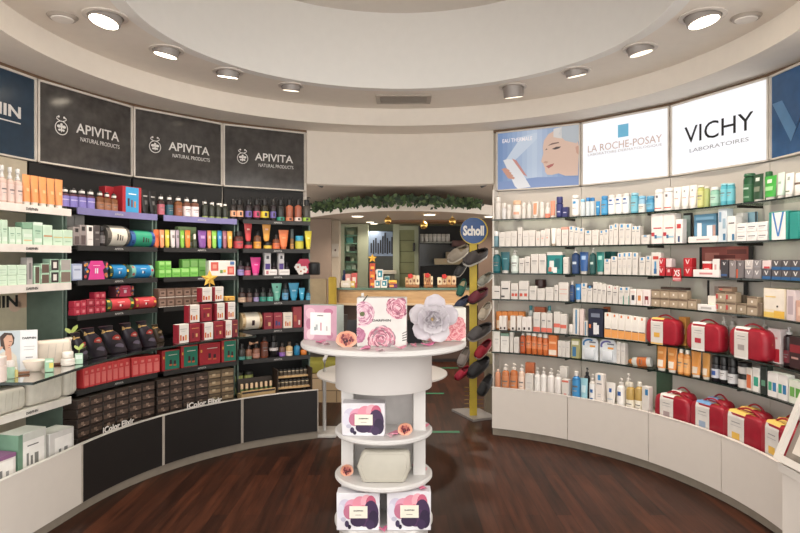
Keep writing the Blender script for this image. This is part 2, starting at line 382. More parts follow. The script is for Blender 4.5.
BACKR = M((214, 206, 196), .7, var=.01)
for i, t in enumerate(('glass shelving bay next to the shoe stand', 'glass shelving bay under the sign with blue square', 'glass shelving bay with three red bags on its fifth shelf', 'glass shelving bay under the glossy blue sign')):
    p0, p1 = RP[i], RP[i+1]; root = thing('shelving_bay', t, 'shelving', (0, 0, 0), 0, GRP)
    b = MB(); sweep(b, 'R', rect(2.49, 2.525, .364, 2.195), p0+.05, p1-.05, BACKR); link('back_panel', b, root)
    if i == 0:
        b = MB(); radial_slab(b, 'R', p0+.4, 2.3, 2.487, .365, 2.19, M((226, 220, 212), .4)); link('side_panel', b, root)
    elif i == 2:
        b = MB(); radial_slab(b, 'R', p0+.35, 2.30, 2.487, .365, .70, glassy((170, 196, 184)), .008); link('glass_divider', b, root); b = MB(); radial_slab(b, 'R', p0+.35, 2.30, 2.487, .716, .90, glassy((170, 196, 184)), .008); link('glass_divider', b, root)
    for k, z in Z_R.items():
        b = MB(); sweep(b, 'R', rect(2.277, 2.488, z-.009, z), p0+.12, p1-.12, GL); s = link('glass_shelf', b, root)
        b = MB(); sweep(b, 'R', rect(2.27, 2.2765, z-.010, z+.0005), p0+.12, p1-.12, EDGE); link('polished_edge', b, s)
        b = MB(); radial_slab(b, 'R', p1-1.4, 2.29, 2.489, z-.026, z-.0095, M((60, 56, 52), .4, .6), .012); link('shelf_bracket', b, s)

# ---------------------------------------------------------------- product builders: each returns [(part name, mesh, parent index)]
_pm = {}
def q(v): return round(v*500)/500
def prints(b, x0, x1, z0, z1, y, pr, dy=.0004):
    for i, (c, u0, u1, v0, v1, *k) in enumerate(pr):
        if k:                                                           # a printed V
            X_, Z_ = (lambda u: x0+(x1-x0)*(u0+(u1-u0)*u)), (lambda v: z0+(z1-z0)*(v0+(v1-v0)*v))
            b.poly([(X_(0), Z_(1)), (X_(.4), Z_(0)), (X_(.6), Z_(0)), (X_(.27), Z_(1))], y-dy*(i+1), M(c)); b.poly([(X_(.5), Z_(.25)), (X_(.6), Z_(0)), (X_(1), Z_(1)), (X_(.8), Z_(1))], y-dy*(i+1), M(c)); continue
        b.quad(x0+(x1-x0)*u0, x0+(x1-x0)*u1, z0+(z1-z0)*v0, z0+(z1-z0)*v1, y-dy*(i+1), M(c))
PR_TXT = [((120, 116, 118), .18, .82, .62, .665), ((176, 172, 172), .26, .74, .54, .56), ((176, 172, 172), .26, .74, .48, .5)]
PR_LRP = [((66, 150, 208), .32, .68, .82, .97), ((130, 132, 140), .2, .8, .70, .73), ((186, 186, 190), .3, .7, .4, .42), ((186, 186, 190), .3, .7, .34, .36)]
PR_GREEN = [((96, 150, 118), .2, .8, .6, .64), ((130, 170, 140), .3, .7, .5, .52), ((214, 232, 216), .1, .9, .12, .3)]
def k_box(w, d, h, c=WHITE, pr=None, top=None, sides=None, rough=.45):
    b = MB(); r = min(.0025, w*.1, h*.1)
    b.rbox(-w/2, w/2, -d/2, d/2, 0, h, r, M(c, rough), 1)
    out = [('product_box', b.mesh(), None)]
    if sides:
        b = MB(); b.box(-w/2-.0006, -w/2+.15*w, -d/2-.0006, d/2-.002, .001, h-.001, M(sides, rough))
        out.append(('side_panel', b.mesh(), 0))
    if top:
        b = MB(); b.box(-w/2-.0005, w/2+.0005, -d/2-.0005, d/2+.0005, h*.86, h+.0005, M(top, rough)); out.append(('lid', b.mesh(), 0))
    if pr:
        b = MB(); prints(b, -w/2, w/2, 0, h, -d/2-(.0006 if sides else .0002), pr); out.append(('label_print', b.mesh(smooth=False), 0))
    return out
def k_tube(w, d, h, c=WHITE, cap=WHITE, pr=None, capf=.13, flare=1.0, rough=.35, band=None):
    d = min(d, w*.8); ch = h*capf; n = 14; rb = w*.40 if flare == 1 else w*.31
    def sec(t):
        a = rb+(w/2-rb)*t; q_ = d/2*(1-t)+.0025*t; z = ch+(h-ch)*t
        return [(a*math.cos(2*math.pi*j/n), q_*math.sin(2*math.pi*j/n), z) for j in range(n)]
    b = MB(); b.loft([sec(t/6) for t in range(7)], M(c, rough))
    out = [('squeeze_tube', b.mesh(), None)]
    b = MB(); b.lathe([(rb*.8, 0), (rb*.84, .002), (rb*.84, ch)], M(cap, .4), 14, sy=min(1, d/(2*rb))); out.append(('cap', b.mesh(), 0))
    if pr or band:
        b = MB()
        for i, (cc, u0, u1, v0, v1) in enumerate(pr or [(band, 0, 1, .3, .55)]):
            rings = []
            for t in (v0, (v0+v1)/2, v1):
                a = rb+(w/2-rb)*t; q_ = d/2*(1-t)+.0025*t; z = ch+(h-ch)*t; o = .0006*(i+1)
                rings.append([((a+o)*(-1+2*(u0+(u1-u0)*j/6))*.98, -(q_+o)*math.sqrt(max(0, 1-(.98*(-1+2*(u0+(u1-u0)*j/6)))**2))-o, z) for j in range(7)])
            b.loft(rings, M(cc, rough), closed=False)
        out.append(('label', b.mesh(), 0))
    return out
def k_bottle(w, d, h, c=WHITE, cap=WHITE, lab=None, lr=(.12, .62), top='cap', neck=.42, sh=.70, rough=.25, ring=None, pr=None, capr=None, coat=0):
    r = w/2; sq = min(1, d/w); bh = h*sh if top in ('cap', 'tall') else h*(.66 if top == 'spray' else .79)
    nk = r*neck; b = MB()
    prof = [(r*.92, 0), (r, .004), (r, bh*.86), (r*.9, bh*.95), (nk*1.1, bh), (nk, bh+.006)]
    b.lathe(prof, M(c, rough, coat=coat), 16, sy=sq); nm = {'pump': 'pump_bottle', 'spray': 'spray_bottle'}.get(top, 'bottle')
    out = [(nm, b.mesh(), None)]
    z0 = bh+.004; b = MB(); cm = M(cap, .35)
    if top == 'cap': cr = capr*r if capr else max(nk*1.25, r*.45); b.lathe([(cr, z0), (cr, h-.003), (cr*.85, h)], cm, 14, sy=max(sq, .8)); out.append(('cap', b.mesh(), 0))
    elif top == 'tall': b.lathe([(r*.93, z0-.006), (r*.93, h-.006), (r*.8, h)], cm, 14, sy=sq); out.append(('cap', b.mesh(), 0))
    elif top == 'spray':
        b.lathe([(nk*1.3, z0), (nk*1.3, z0+.2*(h-z0)), (nk*.8, z0+.25*(h-z0)), (nk*.8, z0+.55*(h-z0)), (nk*1.15, z0+.6*(h-z0)), (nk*1.15, h-.003), (nk*.9, h)], cm, 14); out.append(('spray_head', b.mesh(), 0))
    else:
        e = h-z0; b.lathe([(nk*1.35, z0), (nk*1.35, z0+.34*e), (nk*.7, z0+.4*e)], cm, 12); out.append(('collar', b.mesh(), 0))
        b = MB(); b.lathe([(nk*.35, z0+.36*e), (nk*.35, z0+.8*e)], cm, 10); b.lathe([(nk*.75, z0+.78*e), (nk*.8, h-.002), (nk*.7, h)], cm, 12)
        b.tube([(0, 0, h-.1*e), (r*.5, -r*.5, h-.1*e), (r*.85, -r*.8, h-.2*e)], max(.003, nk*.28), cm, 8); out.append(('pump', b.mesh(), 0))
    if ring:
        b = MB(); rr_ = max(nk*1.25, r*.45)*1.12; b.lathe([(rr_, z0+.1*(h-z0)), (rr_, z0+.52*(h-z0)), (rr_*.8, z0+.6*(h-z0))], M(ring, .4), 12); out.append(('collar', b.mesh(), 0))
    if lab:
        b = MB(); o = 1.012; n = 12
        def band(z0_, z1_, a0, a1, mat, o):
            b.loft([[(r*o*math.cos(R_(-90+a0+(a1-a0)*j/n)), r*o*sq*math.sin(R_(-90+a0+(a1-a0)*j/n)), z) for j in range(n+1)] for z in (z0_, z1_)], mat, closed=False)
        band(bh*lr[0], bh*lr[1], -115, 115, M(lab, .5), 1.012)
        for (cc, a, v0, v1) in (pr or [((110, 106, 108), 40, .62, .70), ((160, 156, 158), 28, .42, .47)]):
            band(bh*(lr[0]+(lr[1]-lr[0])*v0), bh*(lr[0]+(lr[1]-lr[0])*v1), -a, a, M(cc, .5), 1.03)
        out.append(('label', b.mesh(), 0))
    return out
def k_jar(w, d, h, c=WHITE, cap=WHITE, lab=None, lf=.62):
    r = w/2; b = MB(); b.lathe([(r*.9, 0), (r, .004), (r, h*lf), (r*.9, h*lf+.003)], M(c, .3), 16)
    out = [('cream_jar', b.mesh(), None)]
    b = MB(); b.lathe([(r*.98, h*lf+.003), (r*.98, h-.003), (r*.9, h)], M(cap, .35), 16); out.append(('lid', b.mesh(), 0))
    if lab:
        b = MB(); b.lathe([(r*1.012, h*.1), (r*1.012, h*lf*.9)], M(lab, .5), 16, cap0=False, cap1=False); out.append(('label', b.mesh(), 0))
    return out
def k_roll(w, d, h, c=(30, 90, 150), lab=(30, 130, 190), deco=(230, 190, 40), pr=None):
    """a cylindrical gift pouch lying on its side with a wrapped label"""
    r = h/2; n = 18
    def cyl(mb, x0, x1, rr, mat, a0=0, a1=360, closed=True):
        m_ = n if closed else n+1
        mb.loft([[(x, rr*math.cos(R_(a0+(a1-a0)*j/n)), r+rr*math.sin(R_(a0+(a1-a0)*j/n))) for j in range(m_)] for x in (x0, x1)], mat, closed=closed)
    b = MB(); cyl(b, -w/2, w/2, r, M(c, .5))
    for k in range(9):
        a = R_(100+k*31); x = (-1) ** k*w*.43
        b.raw([(x-w*.05, 1.01*r*math.cos(a), r+1.01*r*math.sin(a)), (x+w*.05, 1.01*r*math.cos(a), r+1.01*r*math.sin(a)), (x+w*.05, 1.01*r*math.cos(a+.35), r+1.01*r*math.sin(a+.35)), (x-w*.05, 1.01*r*math.cos(a+.35), r+1.01*r*math.sin(a+.35))], [(0, 1, 2, 3)], M(deco, .5))
    out = [('gift_pouch', b.mesh(), None)]
    b = MB(); cyl(b, -w*.33, w*.36, r*1.015, M(lab, .4), 60, 300, False)
    for (cc, x0, x1, a0, a1) in (pr or [((235, 232, 228), -.06, .0, 196, 176), ((60, 40, 40), .03, .07, 200, 178), ((235, 232, 228), -.12, .14, 160, 156)]):
        cyl(b, w*x0, w*x1, r*1.03, M(cc, .5), a0, a1, False)
    out.append(('label', b.mesh(), 0))
    b = MB(); b.lathe([(r*.55, 0), (r*.55, .006)], M(deco, .5), 12); b.move(Matrix.Translation((w/2, 0, r)) @ Matrix.Rotation(math.pi/2, 4, 'Y')); out.append(('end_button', b.mesh(), 0))
    return out
def k_bowbox(w, d, h, c=(50, 40, 60), lab=(232, 60, 150), deco=(240, 150, 40)):
    b = MB(); b.rbox(-w/2, w/2, -d/2, d/2, 0, h*.92, .006, M(c, .5), 2)
    rr = random.Random(5)
    for k in range(16):
        x = (w*.36+rr.random()*w*.1)*(-1) ** k; z = h*(.08+.76*rr.random())
        b.disc(x, -d/2-.0006, z, w*.05, w*.05, M((deco, (60, 120, 180), (230, 90, 90))[k % 3], .5), 8)
    out = [('gift_box', b.mesh(), None)]
    b = MB(); y = -d/2-.0012
    b.poly([(-w*.34, .002), (w*.34, .002), (w*.26, h*.5), (w*.36, h*.62), (w*.24, h*.95), (-w*.24, h*.95), (-w*.36, h*.62), (-w*.26, h*.5)], y, M(lab, .4))
    for u0, u1 in ((-.07, -.03), (0, .06)): b.quad(w*u0, w*u1, h*.32, h*.58, y-.0005, M((225, 225, 235), .5))
    b.quad(-w*.14, w*.14, h*.70, h*.73, y-.0005, M((250, 190, 220), .5)); out.append(('label_print', b.mesh(smooth=False), 0))
    return out
def k_bag(w, d, h, c=(176, 22, 40), band=WHITE, mark=(228, 180, 60), cap=(236, 190, 70), edge=(206, 150, 70)):
    """zipped toiletry bag with a paper sleeve"""
    n = 28; rd = min(h, w)*.28
    def sec(y, k):
        pts = []
        for j in range(n):
            a = 2*math.pi*(j+.5)/n; e = .32
            x = math.copysign(abs(math.cos(a)) ** e, math.cos(a)); z = math.copysign(abs(math.sin(a)) ** (e if math.sin(a) < 0 else .62), math.sin(a))
            pts.append((x*w/2*k, y, h*.46+z*h*.46*k))
        return pts
    b = MB(); b.loft([sec(-d/2, .80), sec(-d*.46, .92), sec(-d*.3, 1), sec(d*.3, 1), sec(d*.46, .92), sec(d/2, .80)], M(c, .42, var=.12))
    out = [('toiletry_bag', b.mesh(), None)]
    zl = [(-w*.44, d*.05, h*.5)]+[(-w*.5*math.cos(t)*.96, d*.05, h*.52+h*.41*math.sin(t)) for t in [k*math.pi/10 for k in range(1, 10)]]+[(w*.48, d*.05, h*.5)]
    b = MB(); b.tube([(p[0]*1.03, p[1], p[2]*1.01) for p in zl], .0032, M(edge, .35, .5), 6); out.append(('zipper', b.mesh(), 0))
    b = MB(); b.tube([(w*(-.28+.56*t), d*.12, h*.90+h*.14*math.sin(math.pi*t)) for t in [k/8 for k in range(9)]], .006, M(c, .45), 8); out.append(('handle', b.mesh(), 0))
    b = MB(); x0, x1 = -w*.30, w*.08; y = -d/2-.003
    path = [(y+.001, .0), (y, h*.06), (y, h*.78), (y+d*.08, h*.885), (y+d*.2, h*.935), (d*.3, h*.935)]
    for (xa, xb), c_, s in ((((x0, x1)), band, 0), ((x0, x1), cap, 1)):
        pp = path if s == 0 else [(p[0]-.0008, p[1]+.0008) for p in path[3:]]
        b.loft([[(xa, p[0], p[1]) for p in pp], [(xb, p[0], p[1]) for p in pp]], M(c_, .5), closed=False)
    xm = (x0+x1)/2
    b.quad(xm-w*.09, xm+w*.09, h*.26, h*.42, y-.0008, M(mark, .5)); b.quad(xm-w*.1, xm+w*.1, h*.66, h*.68, y-.0008, M((150, 146, 146), .5))
    b.quad(xm-w*.12, xm+w*.12, h*.58, h*.595, y-.0008, M((180, 176, 176), .5)); b.quad(x0+.001, x1-.001, 0.002, h*.06, y-.0008, M(cap, .5))
    out.append(('paper_sleeve', b.mesh(smooth=False), 0))
    return out
def k_velvet(w, d, h, c=(36, 30, 40), mark=(206, 70, 60), rib=(206, 166, 96)):
    n = 18
    def sec(z, rx, ry, dx=0): return [(dx+rx*math.copysign(abs(math.cos(2*math.pi*j/n)) ** .6, math.cos(2*math.pi*j/n)), ry*math.copysign(abs(math.sin(2*math.pi*j/n)) ** .7, math.sin(2*math.pi*j/n)), z) for j in range(n)]
    b = MB(); h0 = h; h = h*.93; SK = lambda mb: setattr(mb, 'v', [(x+w*.10-.24*w*z/h, y, z) for x, y, z in mb.v])
    b.loft([sec(0, w*.36, d*.42, w*.13), sec(h*.05, w*.39, d*.5, w*.12), sec(h*.4, w*.38, d*.48, w*.03), sec(h*.7, w*.33, d*.36, -w*.07), sec(h*.82, w*.2, d*.22, -w*.13), sec(h*.9, w*.25, d*.25, -w*.17), sec(h, w*.3, d*.3, -w*.19)], M(c, .38, var=.45)); SK(b)
    out = [('velvet_bag', b.mesh(), None)]
    b = MB(); z = h*.82
    b.tube([(-w*.13+w*.215*math.cos(t), d*.235*math.sin(t), z) for t in [k*math.pi/6 for k in range(13)]], .004, M(rib, .4), 6)
    b.tube([(-w*.3, -d*.12, z), (-w*.42, -d*.2, z+h*.06), (-w*.46, -d*.2, z-h*.04), (-w*.32, -d*.15, z-.004)], .004, M(rib, .4), 6); SK(b); out.append(('ribbon', b.mesh(), 0))
    b = MB(); cx, cz = w*.02, h*.55
    pts = lambda rx, rz, cx, cz, y: [(cx+rx*math.cos(t)+.3*(rz*math.sin(t)), y-.01*math.sin(t), cz+rz*math.sin(t)-.25*rx*math.cos(t)) for t in [k*math.pi/7 for k in range(14)]]
    b.face(pts(w*.17, h*.12, cx, cz, -d*.515), M(mark, .5)); b.face(pts(w*.09, h*.05, cx, cz, -d*.53), M((240, 220, 210), .5)); b.face(pts(w*.19, h*.1, w*.08, h*.25, -d*.535), M((120, 110, 128), .5)); SK(b)
    out.append(('emblem', b.mesh(), 0))
    return out
def k_pouch(w, d, h, c=(214, 208, 196)):
    b = MB(); b.rbox(-w/2, w/2, -d/2, d/2, 0, h, min(d, h)*.28, M(c, .8, var=.08), 4); out = [('cosmetic_pouch', b.mesh(), None)]
    b = MB(); pts = [(-w*.46, -d*.1, h*.72), (-w*.42, -d*.1, h*.96), (-w*.3, -d*.1, h+.001), (w*.3, -d*.1, h+.001), (w*.42, -d*.1, h*.96), (w*.46, -d*.1, h*.72)]
    b.tube(pts, .003, M((176, 168, 156), .5), 6); out.append(('zipper', b.mesh(), 0))
    b = MB()
    for k in range(1, 4): b.tube([(w*(-.4+.2*k), -d/2-.0006, h*.15), (w*(-.4+.2*k)+.01, -d/2-.0006, h*.85)], .0012, M((198, 190, 178), .8), 5)
    out.append(('quilt_seam', b.mesh(), 0))
    return out
def k_blister(w, d, h, c=(232, 236, 240), acc=(70, 130, 200)):
    pts = [(-w/2, 0), (w/2, 0), (w/2, h*.72)]+[(w/2*math.cos(t), h*.72+h*.28*math.sin(t)) for t in [k*math.pi/8 for k in range(1, 8)]]+[(-w/2, h*.72)]
    b = MB(); b.loft([[(x, y, z) for x, z in pts] for y in (d/2, d/2-.003)], M(c, .4)); out = [('blister_pack', b.mesh(), None)]
    b = MB(); b.rbox(-w*.3, w*.3, -d*.35, d/2-.004, h*.06, h*.5, min(.008, d*.25), M((222, 228, 234), .15), 2); out.append(('bubble', b.mesh(), 0))
    b = MB(); y = d/2-.0034
    for k in range(8):
        t0, t1 = math.pi*(.32+.1*k), math.pi*(.32+.1*(k+1)); cx, cz, ro, ri = -w*.05, h*.66, w*.42, w*.3
        b.poly([(cx+ro*math.cos(t0), cz+ri*math.sin(t0)), (cx+ro*math.cos(t1), cz+ri*math.sin(t1)), (cx+ri*math.cos(t1), cz+ri*.7*math.sin(t1)), (cx+ri*math.cos(t0), cz+ri*.7*math.sin(t0))], y, M(acc, .4))
    b.quad(-w*.02, w*.32, h*.54, h*.62, y-.0004, M((240, 160, 60), .4)); b.quad(-w*.05, w*.35, h*.72, h*.78, y-.0004, M((120, 124, 140), .4)); out.append(('print', b.mesh(smooth=False), 0))
    return out
KIND = dict(box=k_box, tube=k_tube, bottle=k_bottle, jar=k_jar, roll=k_roll, bowbox=k_bowbox, bag=k_bag, velvet=k_velvet, pouch=k_pouch, blister=k_blister)
CAT = dict(box='box', tube='tube', bottle='bottle', jar='jar', roll='gift pouch', bowbox='gift box', bag='bag', velvet='bag', pouch='pouch', blister='package')
def emit(kind, w, d, h, loc, rz, label, cat, group=None, name=None, **p):
    key = (kind, q(w), q(d), q(h), repr(sorted(p.items(), key=lambda t: t[0])))
    if key not in _pm: _pm[key] = KIND[kind](max(.004, q(w)), max(.004, q(d)), max(.008, q(h)), **p)
    objs = []
    for nm, me, par in _pm[key]:
        o = bpy.data.objects.new(name if (par is None and name) else nm, me); COL.objects.link(o)
        if par is not None: o.parent = objs[par]
        objs.append(o)
    objs[0].location = loc; objs[0].rotation_euler = (0, 0, rz)
    tag(objs[0], label, cat or CAT[kind], group)
    return objs[0]

# ---------------------------------------------------------------- where things stand
WB, AB, BB, CB = 'white bay', 'black bay adjoining white bay', 'middle black bay', 'black bay at doorway'
SH = {}
NTH = ['', 'top', 'second', 'third', 'fourth', 'fifth', 'sixth']
for k in (1, 2, 3, 6): SH['D%d' % k] = ('L', 2.14, Z_D[k], '%s shelf of %s' % (NTH[k] if k < 6 else 'lowest', WB))
SH['D7'] = ('L', 1.99, .36, 'base of white bay')
for c_, nm in (('A', AB), ('B', BB), ('C', CB)):
    for k in range(1, 7): SH['%s%d' % (c_, k)] = ('L', 2.14, Z_L[k], '%s shelf, %s' % (NTH[k] if k < 6 else 'lowest', nm))
    SH['%s7' % c_] = ('L', 2.07, .345, 'base of %s' % nm)
for c_, nm in (('A', AB), ('B', BB)): SH['%s5' % c_] = ('L', 1.81, .951, 'glass ledge, %s' % nm)
for k in range(1, 7): SH['R%d' % k] = ('R', 2.275, Z_R[k], '%s glass shelf' % (NTH[k] if k < 6 else 'bottom'))
SH['R7'] = ('R', 2.125, .362, 'white base under glass shelves')
ORD = 'nearest second third fourth fifth sixth seventh eighth ninth tenth eleventh twelfth'.split()
DEP = dict(box=.05, tube=.042, jar=.1, roll=.1, bowbox=.09, bag=.10, velvet=.075, pouch=.10, blister=.03)
def run(shelf, kind, x0, x1, yt, desc, n=1, inset=.012, d=None, zoff=0.0, cat=None, name=None, fill=.955, yb=None, tilt=0, place=None, **p):
    side, r, z, pl = SH[shelf]; pl = place or pl; z = z+zoff+.001
    ys = yt if isinstance(yt, (list, tuple)) else (yt, yt)
    for i in range(n):
        xa, xb = x0+(x1-x0)*i/n, x0+(x1-x0)*(i+1)/n
        y = ys[0]+(ys[1]-ys[0])*(i/(n-1) if n > 1 else 0)
        A, B = (Vector((*pos(side, phi_at(side, x_, r+inset), r+inset), 0)) for x_ in (xa, xb))
        ch = B-A; wd = ch.length*fill; rz = math.atan2(ch.y, ch.x); mid = (A+B)/2; nrm = Vector((-ch.y, ch.x, 0)).normalized()
        h = EYE-(y-260)*mid.y/F-z
        if yb: pass
        dd = d or DEP.get(kind, wd)
        if kind == 'jar' or (kind == 'bottle' and d is None): dd = wd
        if kind == 'roll': dd = h
        loc = mid+nrm*(dd/2); 
        if n == 1: lab = '%s, %s' % (desc, pl)
        else:
            k = n-1-i if side == 'L' else i
            lab = '%s, %s doorway, %s' % (desc, 'nearest' if k == 0 else ORD[k]+' from', pl)
        o = emit(kind, wd, dd, h, (loc.x, loc.y, z), rz+R_(tilt), lab, cat, ('%s on %s' % (desc, pl)) if n > 1 else None, name, **p)
    return o
def grid(sh, x0, x1, cols, rows, hrow, desc, inset=.012, d=.05, zoff=0.0, fill=.95, cat=None, name=None, place=None, pick=None, **p):
    side, r, z, pl = SH[sh]; pl = place or pl
    RN = {1: ['']}.get(rows) or ['bottom row', 'second row up', 'third row up', 'fourth row up', 'top row'][:rows-1]+['top row']
    for i in range(cols):
        xa, xb = x0+(x1-x0)*i/cols, x0+(x1-x0)*(i+1)/cols
        A, B = (Vector((*pos(side, phi_at(side, x_, r+inset), r+inset), 0)) for x_ in (xa, xb))
        ch = B-A; wd = ch.length*fill; rz = math.atan2(ch.y, ch.x); mid = (A+B)/2; nrm = Vector((-ch.y, ch.x, 0)).normalized(); loc = mid+nrm*d/2
        k = cols-1-i if side == 'L' else i
        for j in range(rows):
            pp = dict(p)
            if pick: pp.update(pick(i, j))
            lab = '%s, %s, %s doorway, %s' % (desc, RN[j], 'nearest' if k == 0 else ORD[k]+' from', pl)
            emit('box', wd, d, hrow-.001, (loc.x, loc.y, z+.001+zoff+j*hrow), rz, lab, cat, '%s on %s' % (desc, pl), name, **pp)
def hz(sh, px, y, inset=.012):
    side, r, z, _ = SH[sh]; x_, Y = pos(side, phi_at(side, px, r+inset), r+inset)
    return EYE-(y-260)*Y/F

# ---------------------------------------------------------------- white bay
MINT, MINT2 = (196, 224, 200), (176, 212, 186)
run('D1', 'bottle', -7, 25, (163, 169), 'blush spray bottle with clear cap', 4, c=(216, 184, 172), cap=(206, 204, 202), lab=(222, 196, 186), lr=(.1, .8), top='spray', sh=.66, fill=.86)
run('D1', 'tube', 25, 65.5, (174.5, 179.5), 'orange tube with white cap', 5, c=(236, 150, 86), cap=(226, 218, 210), capf=.12, pr=[((250, 188, 130), .3, .7, .38, .5)], fill=.97)
run('D2', 'box', -5, 8, 220, 'tall mint box nearest frame edge', 2, c=MINT, pr=PR_GREEN)
run('D2', 'box', 9, 22, 227, 'mint box between tall and stacked boxes', 2, c=MINT, pr=PR_GREEN)
run('D2', 'box', 22.5, 33, 229, 'mint box under a darker green box', c=MINT, pr=[((230, 190, 140), .1, .9, .25, .32), ((214, 232, 216), .1, .9, .5, .7)], d=.06)
run('D2', 'box', 22.5, 33, 222.5, 'darker green box on a mint box', c=(126, 170, 140), d=.055, zoff=hz('D2', 27, 229)-Z_D[2], pr=None)
run('D2', 'box', 33.2, 42.6, 222.3, 'mint box with pale lid', c=MINT2, pr=PR_GREEN, top=(214, 236, 218))
run('D2', 'box', 43, 52.8, 225, 'mint box with brown stripe', c=MINT, pr=[((206, 150, 110), .05, .95, .42, .5)])
run('D2', 'box', 53, 73, 230, 'low mint box with ochre line', 2, c=MINT, pr=[((214, 196, 120), .05, .95, .5, .56), ((150, 190, 160), .2, .8, .25, .3)])
grid('D3', -12, 27, 4, 2, (hz('D3', 14, 265)-Z_D[3])/2, 'pale mint box', c=(206, 230, 206), pr=[((170, 200, 176), .15, .85, .5, .56), ((186, 212, 190), .2, .8, .25, .3)])
run('D3', 'box', 27.2, 33, 257.5, 'tall grey box', c=(172, 166, 164), pr=[((120, 116, 116), .3, .7, .2, .8)])
run('D3', 'box', 34, 40.5, 266, 'narrow mint box with brown window', c=MINT2, pr=[((94, 76, 66), .18, .82, .06, .94)])
hh = (hz('D3', 56, 259)-Z_D[3])/2
for (a, c_, dn, col_, in_) in ((41, 49.8, 'brown window', (104, 84, 74), .82), (50.2, 59.5, 'black-and-white window', (52, 44, 44), 1), (60, 71.5, 'taupe window', (130, 112, 100), 1)):
    for j in range(2):
        pr_ = [(col_, .08, .92, .08, .92)]+([((226, 220, 214), .3, .7, .25, .75)] if 'black' in dn else [])
        if a == 60 and j == 1: pr_ = [((172, 166, 162), .08, .92, .08, .92)]
        run('D3', 'box', a, c_, 0, '%s mint box with %s' % (('lower', 'upper')[j], dn if not (a == 60 and j) else 'grey window'), c=MINT2, pr=pr_, zoff=j*hh*in_, d=.06)
        o = [o for o in COL.objects if o.get('label', '').startswith('%s mint box with' % ('lower', 'upper')[j])][-1]
        o.scale = (1, 1, (hh*in_-.001)/max(v.co.z for v in o.data.vertices))
run('D6', 'pouch', -8, 29, (389), 'grey quilted pouch nearest frame edge', d=.12, tilt=3)
run('D6', 'pouch', 29, 64.5, 372, 'grey quilted pouch in the middle', d=.12, tilt=-2)
run('D6', 'pouch', 65, 79, 367, 'grey quilted pouch by green side panel', d=.12)
run('D7', 'box', -8, 16.5, 456, 'gift box with purple top', c=(226, 218, 214), top=(150, 96, 142), pr=[((244, 240, 236), .12, .88, .12, .8), ((120, 120, 120), .25, .4, .2, .5), ((150, 150, 150), .55, .68, .2, .42)], d=.13)
run('D7', 'box', 17.5, 47, 431, 'large gift box with green side', c=(206, 208, 200), sides=(110, 150, 124), pr=[((242, 238, 234), .16, .92, .12, .8), ((126, 126, 122), .28, .36, .2, .5), ((126, 126, 122), .42, .5, .2, .42), ((126, 126, 122), .56, .7, .2, .46), ((120, 116, 116), .3, .7, .66, .69)], d=.14)
run('D7', 'box', 49, 74.5, 430, 'silver gift box by green panel', c=(214, 210, 206), pr=[((242, 238, 234), .2, .9, .1, .8), ((130, 128, 126), .36, .46, .24, .4), ((130, 128, 126), .58, .72, .24, .42)], d=.13)

# ---------------------------------------------------------------- black bay with velvet bags
AMB, VIO = (122, 74, 44), (128, 118, 196)
DKB = (40, 30, 32)
run('A1', 'bottle', 63, 97, (187.5, 190), 'purple-labelled bottle with white collar', 4, inset=.02, c=(92, 58, 70), cap=(30, 28, 30), lab=VIO, lr=(.02, .8), sh=.72, fill=.9, ring=(226, 222, 218), d=.042, pr=[((196, 190, 226), 60, .6, .68)])
run('A1', 'bottle', 98.6, 119.5, (191, 194), 'amber bottle with black cap', 3, inset=.02, c=AMB, ring=(220, 214, 208), cap=(30, 28, 28), lab=(156, 100, 66), lr=(.05, .6), sh=.72, d=.042)
run('A1', 'box', 105, 123, 187, 'red gift box behind amber bottles', c=(170, 34, 44), inset=.14, d=.07)
run('A1', 'box', 122, 142, 187, 'red gift box with blue front', c=(178, 36, 46), sides=(178, 36, 46), inset=.02, d=.09, pr=[((50, 150, 206), .16, .84, .02, .98), ((60, 40, 50), .26, .36, .25, .55), ((120, 60, 60), .44, .52, .22, .5), ((210, 130, 60), .6, .68, .22, .45), ((220, 236, 240), .3, .7, .7, .74)])
run('A1', 'tube', 142.8, 157.8, (190, 191), 'black tube', 2, c=(30, 28, 28), cap=(24, 22, 22), pr=[((150, 148, 146), .2, .8, .68, .74), ((90, 88, 88), .3, .7, .3, .5)])
run('A2', 'box', 64, 85, 215, 'grey box on back row', 2, inset=.15, c=(164, 160, 156), d=.07)
run('A2', 'box', 73.5, 86.6, (227, 225), 'grey box with black square', 2, c=(150, 140, 138), pr=[((50, 46, 46), .25, .75, .72, .92), ((96, 82, 82), .15, .85, .05, .5)])
run('A2', 'box', 87, 93.6, 225.5, 'white box with black square', c=(232, 226, 222), pr=[((50, 46, 46), .25, .75, .72, .92), ((196, 190, 188), .2, .8, .3, .34)])
run('A2', 'box', 94, 100.4, 225.5, 'dark grey box', c=(74, 66, 66), pr=[((140, 134, 132), .2, .8, .6, .7), ((120, 112, 110), .2, .8, .3, .36)])
run('A2', 'bottle', 101, 107, 226, 'dark jar-like bottle', c=(44, 38, 38), cap=(24, 22, 22), lab=(110, 104, 104), lr=(.2, .7), sh=.76, capr=.8)
run('A2', 'roll', 107.5, 131, 225.5, 'grey gift pouch with cream label', c=(108, 102, 96), lab=(230, 222, 206), deco=(80, 76, 72), pr=[((60, 50, 46), -.1, -.04, 204, 170), ((60, 50, 46), .02, .07, 204, 174), ((60, 50, 46), .12, .16, 204, 178)])
run('A2', 'roll', 131.5, 156, 230, 'blue gift pouch with green label', c=(50, 100, 170), lab=(40, 160, 120), deco=(30, 60, 130), pr=[((60, 50, 46), -.04, .02, 204, 170), ((60, 50, 46), .08, .13, 204, 174), ((60, 50, 46), .18, .22, 204, 178)])
